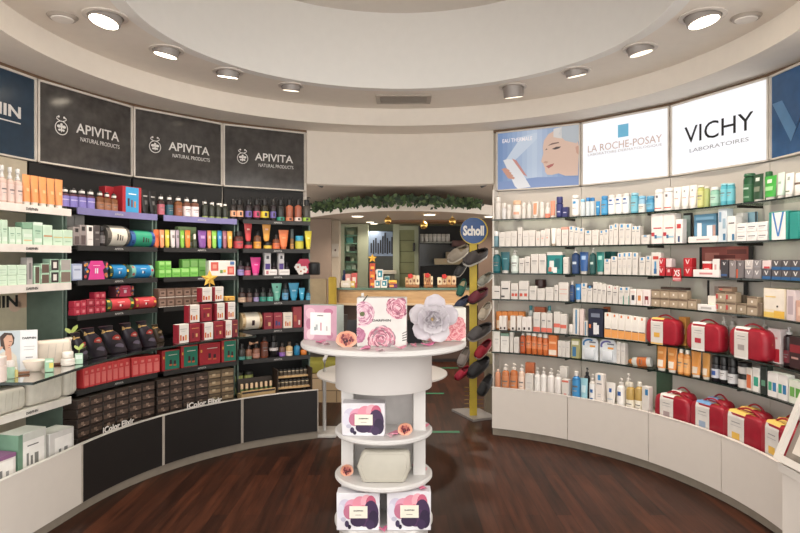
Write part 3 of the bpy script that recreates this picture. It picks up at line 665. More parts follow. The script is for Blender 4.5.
run('A3', 'box', 71.8, 82.6, 264, 'pale lilac-blue box', c=(156, 168, 206), pr=[((200, 210, 232), .1, .9, .1, .9), ((150, 160, 196), .2, .8, .6, .7)])
run('A3', 'bowbox', 83.4, 109, 260, 'patterned gift box with hot pink front', lab=(232, 56, 150))
run('A3', 'roll', 110, 129.6, 264.5, 'bright blue gift roll with yellow stars', c=(30, 70, 60), lab=(26, 134, 200), deco=(236, 190, 40))
run('A3', 'roll', 132, 154.5, 264.5, 'bright blue gift roll with red end', c=(120, 190, 170), lab=(26, 134, 200), deco=(200, 50, 60))
h3 = (hz('A4', 100, 292)-Z_L[4])/3
grid('A4', 74.5, 86.8, 2, 2, h3*.97, 'crimson box', c=(192, 40, 66), pr=[((220, 120, 130), .28, .72, .3, .7), ((150, 24, 44), .08, .92, .9, .93)], place='outer block, '+SH['A4'][3])
grid('A4', 87.2, 94.4, 1, 2, h3*1.05, 'dark crimson box', c=(164, 34, 54), pr=[((214, 120, 130), .28, .72, .3, .7)], place=SH['A4'][3])
grid('A4', 94.8, 106, 2, 3, h3, 'crimson box', c=(186, 38, 64), pr=[((216, 116, 126), .28, .72, .3, .7), ((150, 24, 44), .08, .92, .9, .93)], place='inner block, fourth shelf, velvet-bag bay')
run('A4', 'roll', 107, 135, 298, 'coral gift roll with green-yellow end', c=(60, 90, 50), lab=(218, 62, 70), deco=(236, 196, 50))
run('A4', 'roll', 136, 157, 297, 'coral gift roll by side panel', c=(190, 50, 60), lab=(216, 62, 68), deco=(232, 190, 60))
run('A4', 'bowbox', 115.5, 134.5, 285, 'crimson bow box on coral gift rolls', inset=.03, zoff=hz('A4', 125, 297)-Z_L[4], c=(90, 40, 50), lab=(196, 44, 78), d=.08)
for (x0, x1, y, t, dn) in ((76, 90, 330, 0, 'fifth black velvet bag from doorway'), (86, 109.5, 325, 0, 'fourth black velvet bag from doorway'), (104, 129, 323, -2, 'third black velvet bag from doorway'), (124, 144, 320.5, 0, 'second black velvet bag from doorway'), (139.5, 159, 318.5, 2, 'black velvet bag nearest doorway')):
    run('A5', 'velvet', x0, x1, y, dn, inset=.06, tilt=t, fill=.84, d=.062)
run('A5', 'velvet', 155, 165, 323, 'small dark floral bag', inset=.2, c=(70, 58, 44), mark=(190, 160, 110), d=.06)
run('A6', 'box', 83.5, 130, (367, 358.5), 'thin coral-red box', 8, c=(222, 58, 62), pr=[((236, 110, 106), .15, .85, .1, .62), ((240, 130, 124), .3, .7, .7, .82)], fill=.98, d=.12)
run('A6', 'box', 132, 160, (357.5, 355), 'wider coral-red box', 4, c=(226, 62, 66), pr=[((238, 112, 108), .15, .85, .1, .62), ((240, 130, 124), .3, .7, .7, .82)], fill=.98, d=.12)
def swirl(i, j): return dict(c=(52, 40, 36), pr=[((96, 74, 62), .06, .94, .1, .55), ((150, 122, 104), .3, .52, .32, .62), ((70, 52, 46), .1, .9, .72, .94), ((176, 150, 132), .44, .62, .18, .3)])
grid('A7', 77, 155, 6, 5, .062, 'brown hair-colour box', pick=swirl, d=.12, inset=.03, fill=.97)

# ---------------------------------------------------------------- middle black bay
for (a, e, y, lab_, cc, dn) in ((159.6, 166.4, 196.5, (186, 90, 106), (60, 40, 38), 'dark bottle with pink label'), (168, 174.8, 197, (40, 90, 108), (50, 40, 40), 'dark bottle with teal label'),
        (176.6, 184.2, 198, (150, 84, 56), AMB, 'amber-brown bottle'), (185, 192.3, 199, (226, 214, 216), (110, 70, 56), 'white-labelled bottle farther from doorway'), (192.8, 200.6, 199.5, (226, 214, 216), (110, 70, 56), 'white-labelled bottle nearer doorway')):
    run('B1', 'bottle', a, e, y-2, dn, c=cc, cap=(30, 28, 28), ring=(226, 222, 218), lab=lab_, lr=(.05, .72), sh=.74, inset=.02)
run('B1', 'bottle', 203, 229.5, (200, 202.5), 'small dark bottle with green base', 4, c=(52, 56, 48), cap=(30, 30, 28), ring=(226, 222, 218), lab=(140, 160, 70), lr=(.02, .14), sh=.76, inset=.02, fill=.8)
run('B1', 'bottle', 201.5, 226, (201, 203), 'second-row dark bottle', 3, c=(44, 46, 42), cap=(226, 222, 218), sh=.76, inset=.1, fill=.7)
for i, (a, e, cc, cn, dn) in enumerate(((155, 160.8, (226, 104, 50), (200, 80, 40), 'deep orange'), (161, 166, (240, 150, 100), (240, 200, 170), 'peach'), (166.4, 171.2, (206, 196, 50), (230, 226, 150), 'yellow-green'), (171.8, 176.8, (216, 208, 208), (140, 130, 130), 'pale grey'),
        (177, 181, (176, 160, 172), (120, 110, 116), 'mauve grey'), (181.4, 186, (130, 196, 60), (190, 224, 150), 'lime'), (186.2, 192, (238, 124, 40), (250, 180, 120), 'vivid orange'), (199, 208, (132, 76, 160), (190, 150, 210), 'purple'), (208.4, 212.6, (238, 140, 90), (250, 196, 160), 'salmon'),
        (212.8, 218, (140, 206, 70), (200, 232, 160), 'bright green'), (218.4, 223.2, (40, 140, 206), (150, 200, 236), 'sky blue'), (223.6, 228, (166, 100, 116), (200, 150, 160), 'dusky mauve'), (228.2, 233.6, (244, 170, 60), (250, 210, 140), 'amber yellow'))):
    run('B2', 'tube', a, e, 229.5+i*.12, cn and '%s face-mask tube' % dn, c=cc, cap=cc, capf=.1, pr=[(cn, .25, .75, .5, .68)])
run('B2', 'box', 177.5, 196.8, 226.8, 'pale green display box behind tubes', inset=.12, c=(150, 178, 120), pr=PR_GREEN)
run('B2', 'bottle', 193.6, 198, 234, 'small white-capped vial', c=(60, 70, 50), cap=(226, 226, 210), inset=.0, sh=.6)
LIME = (112, 196, 74)
PRL = [((160, 222, 120), .1, .9, .55, .9), ((80, 160, 50), .2, .8, .3, .36)]
h3 = (hz('B3', 165, 261)-Z_L[3])/2
grid('B3', 158.8, 171.6, 2, 2, h3, 'lime box', c=LIME, pr=PRL, place='outer stack, '+SH['B3'][3])
run('B3', 'box', 172, 198.6, (268.5, 267.5), 'low lime-green box', 3, c=LIME, pr=PRL)
run('B3', 'box', 182, 206.5, 259, 'lime box behind the low boxes', 3, c=(124, 202, 84), pr=PRL, inset=.08)
run('B3', 'box', 208.6, 236.2, (260.5), 'white box printed with red flowers', c=(236, 230, 222), d=.1, pr=[((222, 92, 80), .06, .34, .35, .9), ((240, 150, 130), .13, .27, .5, .75), ((222, 92, 80), .68, .94, .1, .62), ((240, 150, 130), .75, .88, .22, .5), ((110, 160, 80), .4, .5, .2, .4), ((230, 190, 70), .52, .62, .24, .42), ((80, 120, 180), .78, .94, .74, .95)])
hB = (hz('B4', 176, 288)-Z_L[4])/2
grid('B4', 158.6, 199.5, 5, 2, hB, 'brown box', c=(116, 88, 74), pr=[((150, 122, 106), .15, .85, .2, .75), ((84, 60, 50), .3, .7, .4, .6), ((226, 216, 204), 0, 1, 0, .07)], d=.07)
# pyramid of white and red boxes on the glass ledge
WPR = [((224, 108, 40), .2, .34, .14, .44), ((206, 70, 50), .42, .56, .14, .36), ((236, 150, 60), .64, .78, .14, .42), ((196, 190, 186), .2, .8, .72, .76), ((196, 190, 186), .3, .7, .62, .64)]
RPR = [((120, 26, 40), .2, .38, .2, .5), ((226, 180, 110), .55, .72, .26, .44), ((220, 150, 90), .15, .85, .72, .76)]
WH, RD = (236, 230, 222), (158, 30, 48)
def pyr(row, items, zoff):
    for (a, e, y, k, dn) in items:
        run('B5', 'box', a, e, y, dn, inset=.008+.008*row, d=.05, zoff=zoff, c=WH if k == 'w' else RD if k == 'r' else (130, 36, 46), pr=WPR if k == 'w' else RPR, sides=RD if k == 'w' else None)
pyr(0, [(177.3, 189.3, 324.3, 'w', 'white box at outer end, bottom row of pyramid'), (189.7, 200.6, 323.6, 'r', 'red box second from outer end, bottom row of pyramid'), (202.4, 213.6, 322.5, 'w', 'white box third from outer end, bottom row of pyramid'), (214, 224, 321.4, 'r', 'red box fourth from outer end, bottom row of pyramid'), (224.4, 232.2, 320.5, 'w', 'white box fifth from outer end, bottom row of pyramid'), (232.5, 238, 320, 'd', 'dark red box ending bottom row of pyramid')], 0)
z1 = max(hz('B5', 190, 323.6), hz('B5', 214, 321.4))-.951+.004
pyr(1, [(188, 200, 305, 'w', 'white box at outer end, middle row of pyramid'), (201, 212.4, 304, 'r', 'red box middle row of pyramid'), (215.5, 225, 303, 'w', 'white box above fourth bottom box, middle row of pyramid'), (226.4, 235.6, 302, 'w', 'white box nearest doorway, middle row of pyramid')], z1)
z2 = z1+max(hz('B5', 200, 304.2)-.951-z1, .08)+.012
pyr(2, [(200.4, 212.4, 287.6, 'w', 'white box under the gold star, top of pyramid'), (213.4, 223.8, 286.8, 'w', 'white box beside starred box, top of pyramid'), (225.8, 235.2, 296.5, 'g', 'low box on top of pyramid')], z2)
o = [o for o in COL.objects if o.get('label', '').startswith('low box on top of pyramid')][0]
o.data = o.data.copy(); o.data.materials[0] = M((232, 176, 62), .4); o['label'] = 'low gold-yellow box on top of pyramid, middle black bay'
def star5(r, mat, d=.012):
    b = MB(); pts = [((r if k % 2 == 0 else r*.45)*math.sin(math.pi*k/5), (r if k % 2 == 0 else r*.45)*math.cos(math.pi*k/5)) for k in range(10)]
    n = len(pts)
    for k in range(n):
        p, p2 = pts[k], pts[(k+1) % n]
        for s in (-1, 1): b.face([(0, s*d, 0), (p[0], 0, p[1]), (p2[0], 0, p2[1])][::s], mat)
    return b
Zs = pos('L', phi_at('L', 210, 1.86), 1.86)[1]; P = at(209.6, 278.6, Zs)
st = thing('gold_star', 'gold cardboard star standing on top of the box pyramid', 'star', P, .5)
link('star_body', star5(.066, M((236, 184, 66), .4, .3)), st)
b = MB(); b.box(-.004, .004, -.003, .003, -.075, -.03, M((200, 150, 60))); link('stem', b, st)
for (a, e, y, k, dn) in ((161.8, 180, 350, 'g', 'red gift bag with green front at outer end'), (180.6, 198.4, 345.5, 'g', 'red gift bag with green front, second from outer end'), (199, 220.8, 343, 'r', 'plain red gift bag'), (221.4, 236.4, 340, 'g', 'green gift bag nearest doorway')):
    c_ = (24, 122, 98) if k == 'g' else (176, 30, 44)
    run('B6', 'box', a, e, y, dn, name='gift_bag', cat='gift bag', c=(182, 34, 42), d=.07, pr=[(c_, .16 if k == 'g' else .06, .98 if k == 'g' else .94, .04, .96), ((60, 30, 40), .42, .54, .3, .52), ((200, 90, 50), .4, .56, .22, .3), ((60, 30, 40), .66, .78, .28, .46), ((200, 90, 50), .64, .8, .2, .28), ((220, 210, 200), .35, .85, .74, .77), ((232, 170, 60), .04, .12, .6, .72)])
def swirl2(i, j):
    if i < 4: return swirl(i, j)
    return dict(c=(96, 78, 58), pr=[((150, 124, 92), .06, .94, .1, .55), ((196, 172, 136), .3, .55, .32, .62), ((110, 90, 66), .1, .9, .72, .94)])
grid('B7', 157, 234, 6, 5, .062, 'hair-colour box', pick=swirl2, d=.12, inset=.03, fill=.97)

# ---------------------------------------------------------------- black bay at the doorway
for (a, e, lab_, cc, dn) in ((231.5, 237, (226, 164, 124), (46, 40, 38), 'peach-banded bottle by side panel'), (237.4, 244.6, (226, 164, 124), (46, 40, 38), 'wider peach-banded bottle'), (246.6, 252.8, (104, 92, 170), (46, 40, 44), 'violet-banded bottle farther from doorway'), (254.6, 261.4, (196, 66, 108), (46, 36, 38), 'pink-banded bottle'),
        (262, 270, (214, 190, 40), (44, 40, 34), 'yellow-banded bottle'), (271.4, 277, (104, 92, 170), (46, 40, 44), 'violet-banded bottle nearer doorway'), (278, 285.6, (40, 150, 120), (40, 40, 38), 'teal-banded bottle'), (286.8, 294.2, (214, 120, 80), (160, 86, 60), 'copper bottle'), (295.6, 302.6, (226, 206, 196), (160, 86, 64), 'copper bottle with white band'), (303.6, 311, (150, 190, 60), (70, 66, 60), 'green-banded bottle')):
    run('C1', 'bottle', a, e, 199.5, dn, c=cc, cap=(30, 28, 28), lab=lab_, lr=(.2, .6) if a < 278 else (.04, .26), sh=.74, capr=.62, inset=.02, fill=1.0, pr=[((60, 50, 50), 18, .2, .8)])
    run('C1', 'bottle', a+1.5, e+1, 197, 'black pump bottle in back row behind '+dn, place='top shelf', c=(34, 30, 30), cap=(28, 26, 26), inset=.13, fill=.7, top='pump')
for (k_, a, e, y, kw, dn) in (('bottle', 235.6, 245, 231, dict(c=(90, 50, 44), cap=(28, 26, 26), lab=(206, 66, 76), lr=(.05, .6), sh=.72, capr=.7), 'red-labelled round bottle'), ('jar', 246, 253.4, 242, dict(c=(60, 40, 40), cap=(30, 28, 28), lab=(206, 70, 76)), 'small dark jar with red label'),
        ('bottle', 255, 262.4, 230, dict(c=(110, 70, 50), cap=(30, 28, 28), lab=(240, 160, 50), lr=(.05, .55), sh=.7), 'orange-labelled amber bottle'), ('jar', 264.8, 273, 242.5, dict(c=(60, 40, 40), cap=(30, 28, 28), lab=(232, 190, 60)), 'small dark jar with yellow label'),
        ('bottle', 273.6, 281, 234.5, dict(c=(120, 66, 44), cap=(40, 34, 32), lab=(232, 110, 60), lr=(.05, .6), sh=.7), 'short orange-labelled bottle'), ('tube', 279, 289.6, 230, dict(c=(240, 124, 66), cap=(226, 110, 60), flare=2, pr=[((250, 170, 120), .3, .7, .5, .56)]), 'wide orange tube'),
        ('bottle', 290.6, 294.4, 229, dict(c=(130, 90, 50), cap=(70, 80, 80), lab=(190, 130, 60), lr=(.05, .5), top='tall', sh=.55), 'slim amber spray bottle'), ('jar', 296, 304.8, 236, dict(c=(170, 160, 50), cap=(50, 160, 200), lab=(206, 196, 50)), 'yellow jar with blue lid'), ('tube', 304.9, 312.6, 231, dict(c=(226, 208, 40), cap=(236, 220, 80), flare=2, pr=[((246, 236, 140), .3, .7, .5, .6)]), 'yellow tube at outer edge')):
    run('C2', k_, a, e, y, dn, inset=.02, **kw)
for (a, e, y, cc, dn, xj) in ((244.6, 253, 223.6, (226, 66, 70), 'red tube standing on small jar', 249.7), (262.6, 271.6, 223.6, (244, 164, 60), 'orange-yellow tube standing on small jar', 268.9)):
    run('C2', 'tube', a, e, y, dn, inset=.03, zoff=hz('C2', xj, 241.5)-Z_L[2]+.002, c=cc, cap=cc, flare=2, d=.035, capf=.08, pr=[((250, 200, 180), .3, .7, .6, .7)])
for (k_, a, e, y, kw, dn) in (('bottle', 238.6, 245.2, 261, dict(c=(70, 56, 66), cap=(28, 26, 28), lab=(150, 136, 206), lr=(.05, .6), sh=.7), 'lilac-labelled bottle'), ('bottle', 245.4, 252, 262, dict(c=(80, 44, 50), cap=(28, 26, 28), lab=(226, 92, 132), lr=(.05, .55), sh=.7), 'rose-labelled bottle'),
        ('tube', 251, 262, 257.3, dict(c=(232, 40, 140), cap=(240, 120, 180), flare=2, pr=[((246, 150, 200), .3, .7, .5, .56)]), 'hot pink tube'), ('box', 264.4, 271, 252, dict(inset=.07, c=(232, 228, 230), pr=[((96, 70, 160), .12, .88, .12, .5), ((90, 90, 96), .3, .7, .7, .84)]), 'tall white-purple box by pink tube'),
        ('box', 278.4, 284.4, 252, dict(inset=.07, c=(232, 228, 230), pr=[((96, 70, 160), .12, .88, .12, .5), ((90, 90, 96), .3, .7, .7, .84)]), 'tall white-purple box nearer doorway'), ('box', 264.6, 277.4, 269.6, dict(c=(238, 232, 230), pr=[((206, 120, 130), .1, .3, .2, .8), ((170, 160, 160), .4, .9, .5, .6)]), 'low white box at pink tube'), ('box', 279, 290, 269.4, dict(c=(238, 232, 230), pr=[((170, 160, 160), .1, .9, .5, .6)]), 'low white box nearer doorway'),
        ('bottle', 271.8, 277.4, 262, dict(inset=.08, c=(60, 40, 44), cap=(30, 28, 30), lab=(190, 80, 110), lr=(.1, .6)), 'dark bottle between white-purple boxes'), ('bottle', 284.9, 290, 262, dict(inset=.08, c=(50, 40, 50), cap=(30, 28, 30), lab=(120, 100, 160), lr=(.1, .6)), 'dark bottle behind low white box')):
    kw.setdefault('inset', .015); run('C3', k_, a, e, y, dn, **kw)
X, Y = pos('L', phi_at('L', 304, 2.2), 2.2)
s_ = thing('hexagon_sign', 'pink hexagon sign with white flowers on the third shelf at doorway', 'sign', (X, Y, Z_L[3]+.001), .35)
b = MB(); b.loft([[(.075*math.cos(R_(60*k)), y, .078+.075*math.sin(R_(60*k))) for k in range(6)] for y in (0, .008)], M((226, 60, 96), .5)); link('board', b, s_)
b = MB()
for (fx, fz) in ((-.055, .05), (.0, .028), (-.03, .012)):
    for k in range(6): b.disc(fx+.02*math.cos(k*1.05), -.004-.001*k, fz+.02+.02*math.sin(k*1.05), .014, .014, M((240, 234, 228)), 10)
    b.disc(fx, -.012, fz+.02, .008, .008, M((200, 110, 70)), 8)
link('flowers', b, s_)
b = MB(); b.lathe([(.052, 0), (.055, .006), (.055, .10), (.04, .112)], M((22, 22, 24), .4), 20)
tag(link('round_tin', b, None, (X+.085, Y+.04, Z_L[3]+.001)), 'black round tin behind the pink hexagon sign', 'tin')
for (k_, a, e, y, kw, dn) in (('bottle', 239.6, 247, 288, dict(c=(60, 44, 40), cap=(28, 26, 26), lab=(226, 190, 160), lr=(.04, .5)), 'cream-labelled bottle'), ('bottle', 247.4, 253.4, 288.5, dict(c=(70, 50, 44), cap=(28, 26, 26), lab=(140, 104, 90), lr=(.04, .5)), 'brown-labelled bottle'), ('bottle', 254.4, 260, 288.5, dict(c=(56, 44, 50), cap=(28, 26, 28), lab=(166, 150, 206), lr=(.04, .5)), 'lilac-labelled short bottle'), ('bottle', 260.6, 267.4, 288, dict(c=(40, 50, 46), cap=(28, 26, 28), lab=(40, 150, 130), lr=(.04, .5)), 'dark teal-labelled bottle'), ('bottle', 267.8, 274.4, 288.5, dict(c=(44, 50, 48), cap=(28, 26, 28), lab=(80, 196, 170), lr=(.04, .5)), 'bright teal-labelled bottle'),
        ('tube', 272, 282.8, 283.4, dict(inset=.05, c=(116, 208, 180), cap=(140, 216, 190), flare=2, pr=[((190, 236, 220), .3, .7, .4, .46), ((40, 90, 80), .42, .58, .7, .82)]), 'mint tube'), ('bottle', 283, 289.2, 283.6, dict(c=(40, 60, 70), cap=(28, 28, 30), lab=(96, 170, 216), lr=(.1, .66)), 'blue-banded tall bottle'), ('tube', 289, 299.8, 283, dict(inset=.04, c=(40, 160, 206), cap=(60, 170, 210), flare=2, pr=[((150, 214, 236), .25, .75, .45, .55)]), 'large blue tube'), ('tube', 299, 305.8, 288, dict(c=(40, 164, 206), cap=(60, 170, 210), flare=2, pr=[((150, 214, 236), .25, .75, .45, .55)]), 'small blue tube'), ('bottle', 306.4, 311, 290, dict(c=(40, 120, 150), cap=(30, 36, 40), lab=(80, 170, 206), lr=(.05, .6)), 'small blue bottle at outer edge')):
    kw.setdefault('inset', .015); run('C4', k_, a, e, y, dn, **kw)
run('C5', 'roll', 242.5, 263, 313, 'cream gift pouch with paper label', c=(214, 186, 140), lab=(236, 226, 206), deco=(180, 140, 90), pr=[((60, 34, 40), -.04, .1, 206, 172)])
PRX = [((120, 26, 40), .12, .4, .2, .6), ((214, 170, 120), .5, .75, .2, .42), ((220, 150, 130), .2, .8, .76, .8)]
run('C5', 'box', 263.6, 273, 312.8, 'wine-red gift box next to cream pouch', c=(150, 36, 52), pr=PRX)
run('C5', 'box', 273.6, 282.6, 312.6, 'wine-red gift box with blue flasks', c=(160, 44, 62), pr=[((40, 60, 120), .2, .42, .2, .5), ((50, 80, 150), .52, .72, .2, .42), ((220, 150, 130), .2, .8, .76, .8)])
run('C5', 'box', 283.2, 292.6, 312.4, 'white gift box with amber print', c=(232, 220, 204), pr=WPR)
run('C5', 'box', 293, 302, 306.6, 'tall wine-red gift box', c=(156, 48, 56), pr=[((220, 200, 190), .6, .8, .14, .36), ((190, 90, 60), .1, .4, .3, .6)])
for (a, e, y, kw, dn) in ((239.6, 246.6, 344, dict(c=(60, 60, 56), cap=(28, 26, 26), lab=(60, 150, 140), lr=(.03, .3)), 'teal-banded small bottle'), (246.8, 252.8, 345, dict(c=(150, 100, 76), cap=(60, 40, 34), lab=(90, 150, 120), lr=(.03, .3)), 'amber bottle with green band'), (253.4, 261.4, 344, dict(c=(140, 90, 70), cap=(40, 34, 32), lab=(190, 130, 110), lr=(.1, .5)), 'squat amber bottle'), (261.6, 269.6, 337.5, dict(c=(150, 76, 50), cap=(40, 32, 30), lab=(110, 60, 44), lr=(.1, .9), sh=.8), 'tall rust-brown bottle'), (270.4, 279.4, 335.5, dict(c=(34, 30, 30), cap=(24, 22, 22), lab=(224, 216, 214), lr=(.4, .58), sh=.74), 'tall black bottle with white band'), (279.8, 286.2, 343, dict(c=(110, 76, 60), cap=(50, 40, 36), lab=(150, 96, 196), lr=(.03, .42)), 'purple-banded bottle'), (286.6, 293.8, 342, dict(c=(220, 180, 120), cap=(90, 70, 50), lab=(240, 220, 190), lr=(.03, .5)), 'amber-yellow bottle'), (294.6, 300.6, 343.5, dict(c=(30, 130, 180), cap=(30, 50, 60), sh=.8), 'blue square bottle'), (301, 307.6, 348, dict(c=(220, 120, 40), cap=(150, 80, 40), sh=.7), 'low orange bottle')):
    run('C6', 'bottle', a, e, y, dn, inset=.02, **kw)
X, Y = pos('L', phi_at('L', 253, 2.2), 2.2)
b = MB()
for s in (-1, 1):
    b.loft([[(s*(.004+.034*t), .006*math.cos(a)*(.3+t), .014*math.sin(a)*(.35+t)) for a in [k*math.pi/4 for k in range(8)]] for t in (0, .4, .8, 1)], M((226, 170, 130), .6))
b.rbox(-.008, .008, -.008, .008, -.008, .008, .003, M((206, 140, 100)))
tag(link('ribbon_bow', b, None, (X, Y+.02, Z_L[6]+.125), .4), 'peach ribbon bow on bottles of the lowest shelf at doorway', 'bow')
# tester rack and jar stand on the last base
side, r0, z0, _ = SH['C7']
def rack_at(px0, px1, r):
    A, B = (Vector((*pos('L', phi_at('L', p, r), r), 0)) for p in (px0, px1)); d = B-A
    return (A+B)/2, d.length, math.atan2(d.y, d.x)
WD_ = wood((196, 160, 112), (222, 188, 138))
m_, wd, rz = rack_at(241.5, 275.5, 2.08)
rk = thing('tester_rack', 'pale wooden tester rack with a row of small bottles, base nearest doorway', 'rack', (m_.x, m_.y, .346), rz)
b = MB(); b.box(-wd/2, wd/2, -.0, .10, 0, .085, WD_); link('box_body', b, rk)
b = MB(); b.box(-wd/2, wd/2, -.001, .012, .0855, .11, WD_); link('front_rail', b, rk)
b = MB(); b.quad(-wd/2+.005, wd/2-.005, .088, .104, -.0018, M((60, 50, 44))); link('label', b, rk)
b = MB(); b.box(-wd/2, wd/2, .085, .10, .0855, .20, M((60, 52, 46))); link('back_board', b, rk)
for i in range(7):
    x = -wd/2+wd*(i+.5)/7; c_, s_ = math.cos(rz), math.sin(rz); yy = .05
    emit('bottle', wd/7*.62, wd/7*.62, .075, (m_.x+x*c_-yy*s_, m_.y+x*s_+yy*c_, .4325), rz, 'pale-capped tester bottle in wooden rack, %s doorway' % ('nearest' if i == 6 else ORD[6-i]+' from'), 'bottle', 'testers in the wooden rack', c=(90, 110, 60), cap=(224, 190, 150), top='tall', sh=.5)
for j in range(2):
    for i in range(2):
        x = -wd/2+.04+i*.09; yy = .18; c_, s_ = math.cos(rz), math.sin(rz)
        emit('jar', .075, .075, .085, (m_.x+x*c_-yy*s_, m_.y+x*s_+yy*c_, .346+.001+.1*j+.06), rz, 'olive jar behind the tester rack, %s row, %s doorway' % (('bottom', 'top')[j], ('farther from', 'nearer to')[i]), 'jar', 'olive jars behind the tester rack', c=(150, 160, 70), cap=(50, 54, 44), lab=(190, 196, 110))
b = MB(); b.box(-wd/2, wd/2, .13, .23, 0, .06, M((50, 46, 44))); link('riser', b, rk)
m_, wd, rz = rack_at(277.5, 310.5, 2.08)
js = thing('jar_stand', 'three-tier wooden stand of small jars at the doorway end', 'rack', (m_.x, m_.y, .346), rz)
for j in range(3):
    b = MB(); b.box(-wd/2, wd/2, -.03+.05*j, .016+.05*j, .085*j+.0, .085*j+.014, WD_); t = link('shelf', b, js)
    for i in range(8):
        x = -wd/2+wd*(i+.5)/8; c_, s_ = math.cos(rz), math.sin(rz); yy = -.008+.05*j
        emit('jar', wd/8*.86, wd/8*.86, .058, (m_.x+x*c_-yy*s_, m_.y+x*s_+yy*c_, .346+.0145+.085*j), rz, 'small jar in the tiered stand, %s tier, %s doorway' % (('bottom', 'middle', 'top')[j], 'nearest' if i == 7 else ORD[7-i]+' from'), 'jar', 'small jars in the tiered stand', c=(206, 186, 150), cap=(44, 40, 38), lab=(86, 74, 60), lf=.72)
for s in (-1, 1):
    b = MB(); b.box(s*(wd/2+.004)-.004, s*(wd/2+.004)+.004, -.03, .14, 0, .26, M((60, 46, 36))); link('side_panel', b, js)
# raised lettering on the first two bases
ICT = M((236, 228, 222), .5)
for a, e, y0, dn, ad in ((103, 134, 430, 'white letters standing on the base under the coral boxes', 'A'), (187, 222, 403, 'white letters standing on the base under the red gift bags', 'B')):
    m_, wd, rz = rack_at(a, e, 1.985)
    t = link('letter_sign', text_mesh('iColor Elixir', ICT, .03), None, (m_.x, m_.y, .446), rz); t.scale = (wd, .4, .042); tag(t, dn, 'lettering', 'raised letters on the bases')
    b = MB(); b.box(-.5, .5, .0, .004/.4, -.75, .5, glassy((226, 230, 228))); link('clear_holder', b, t)

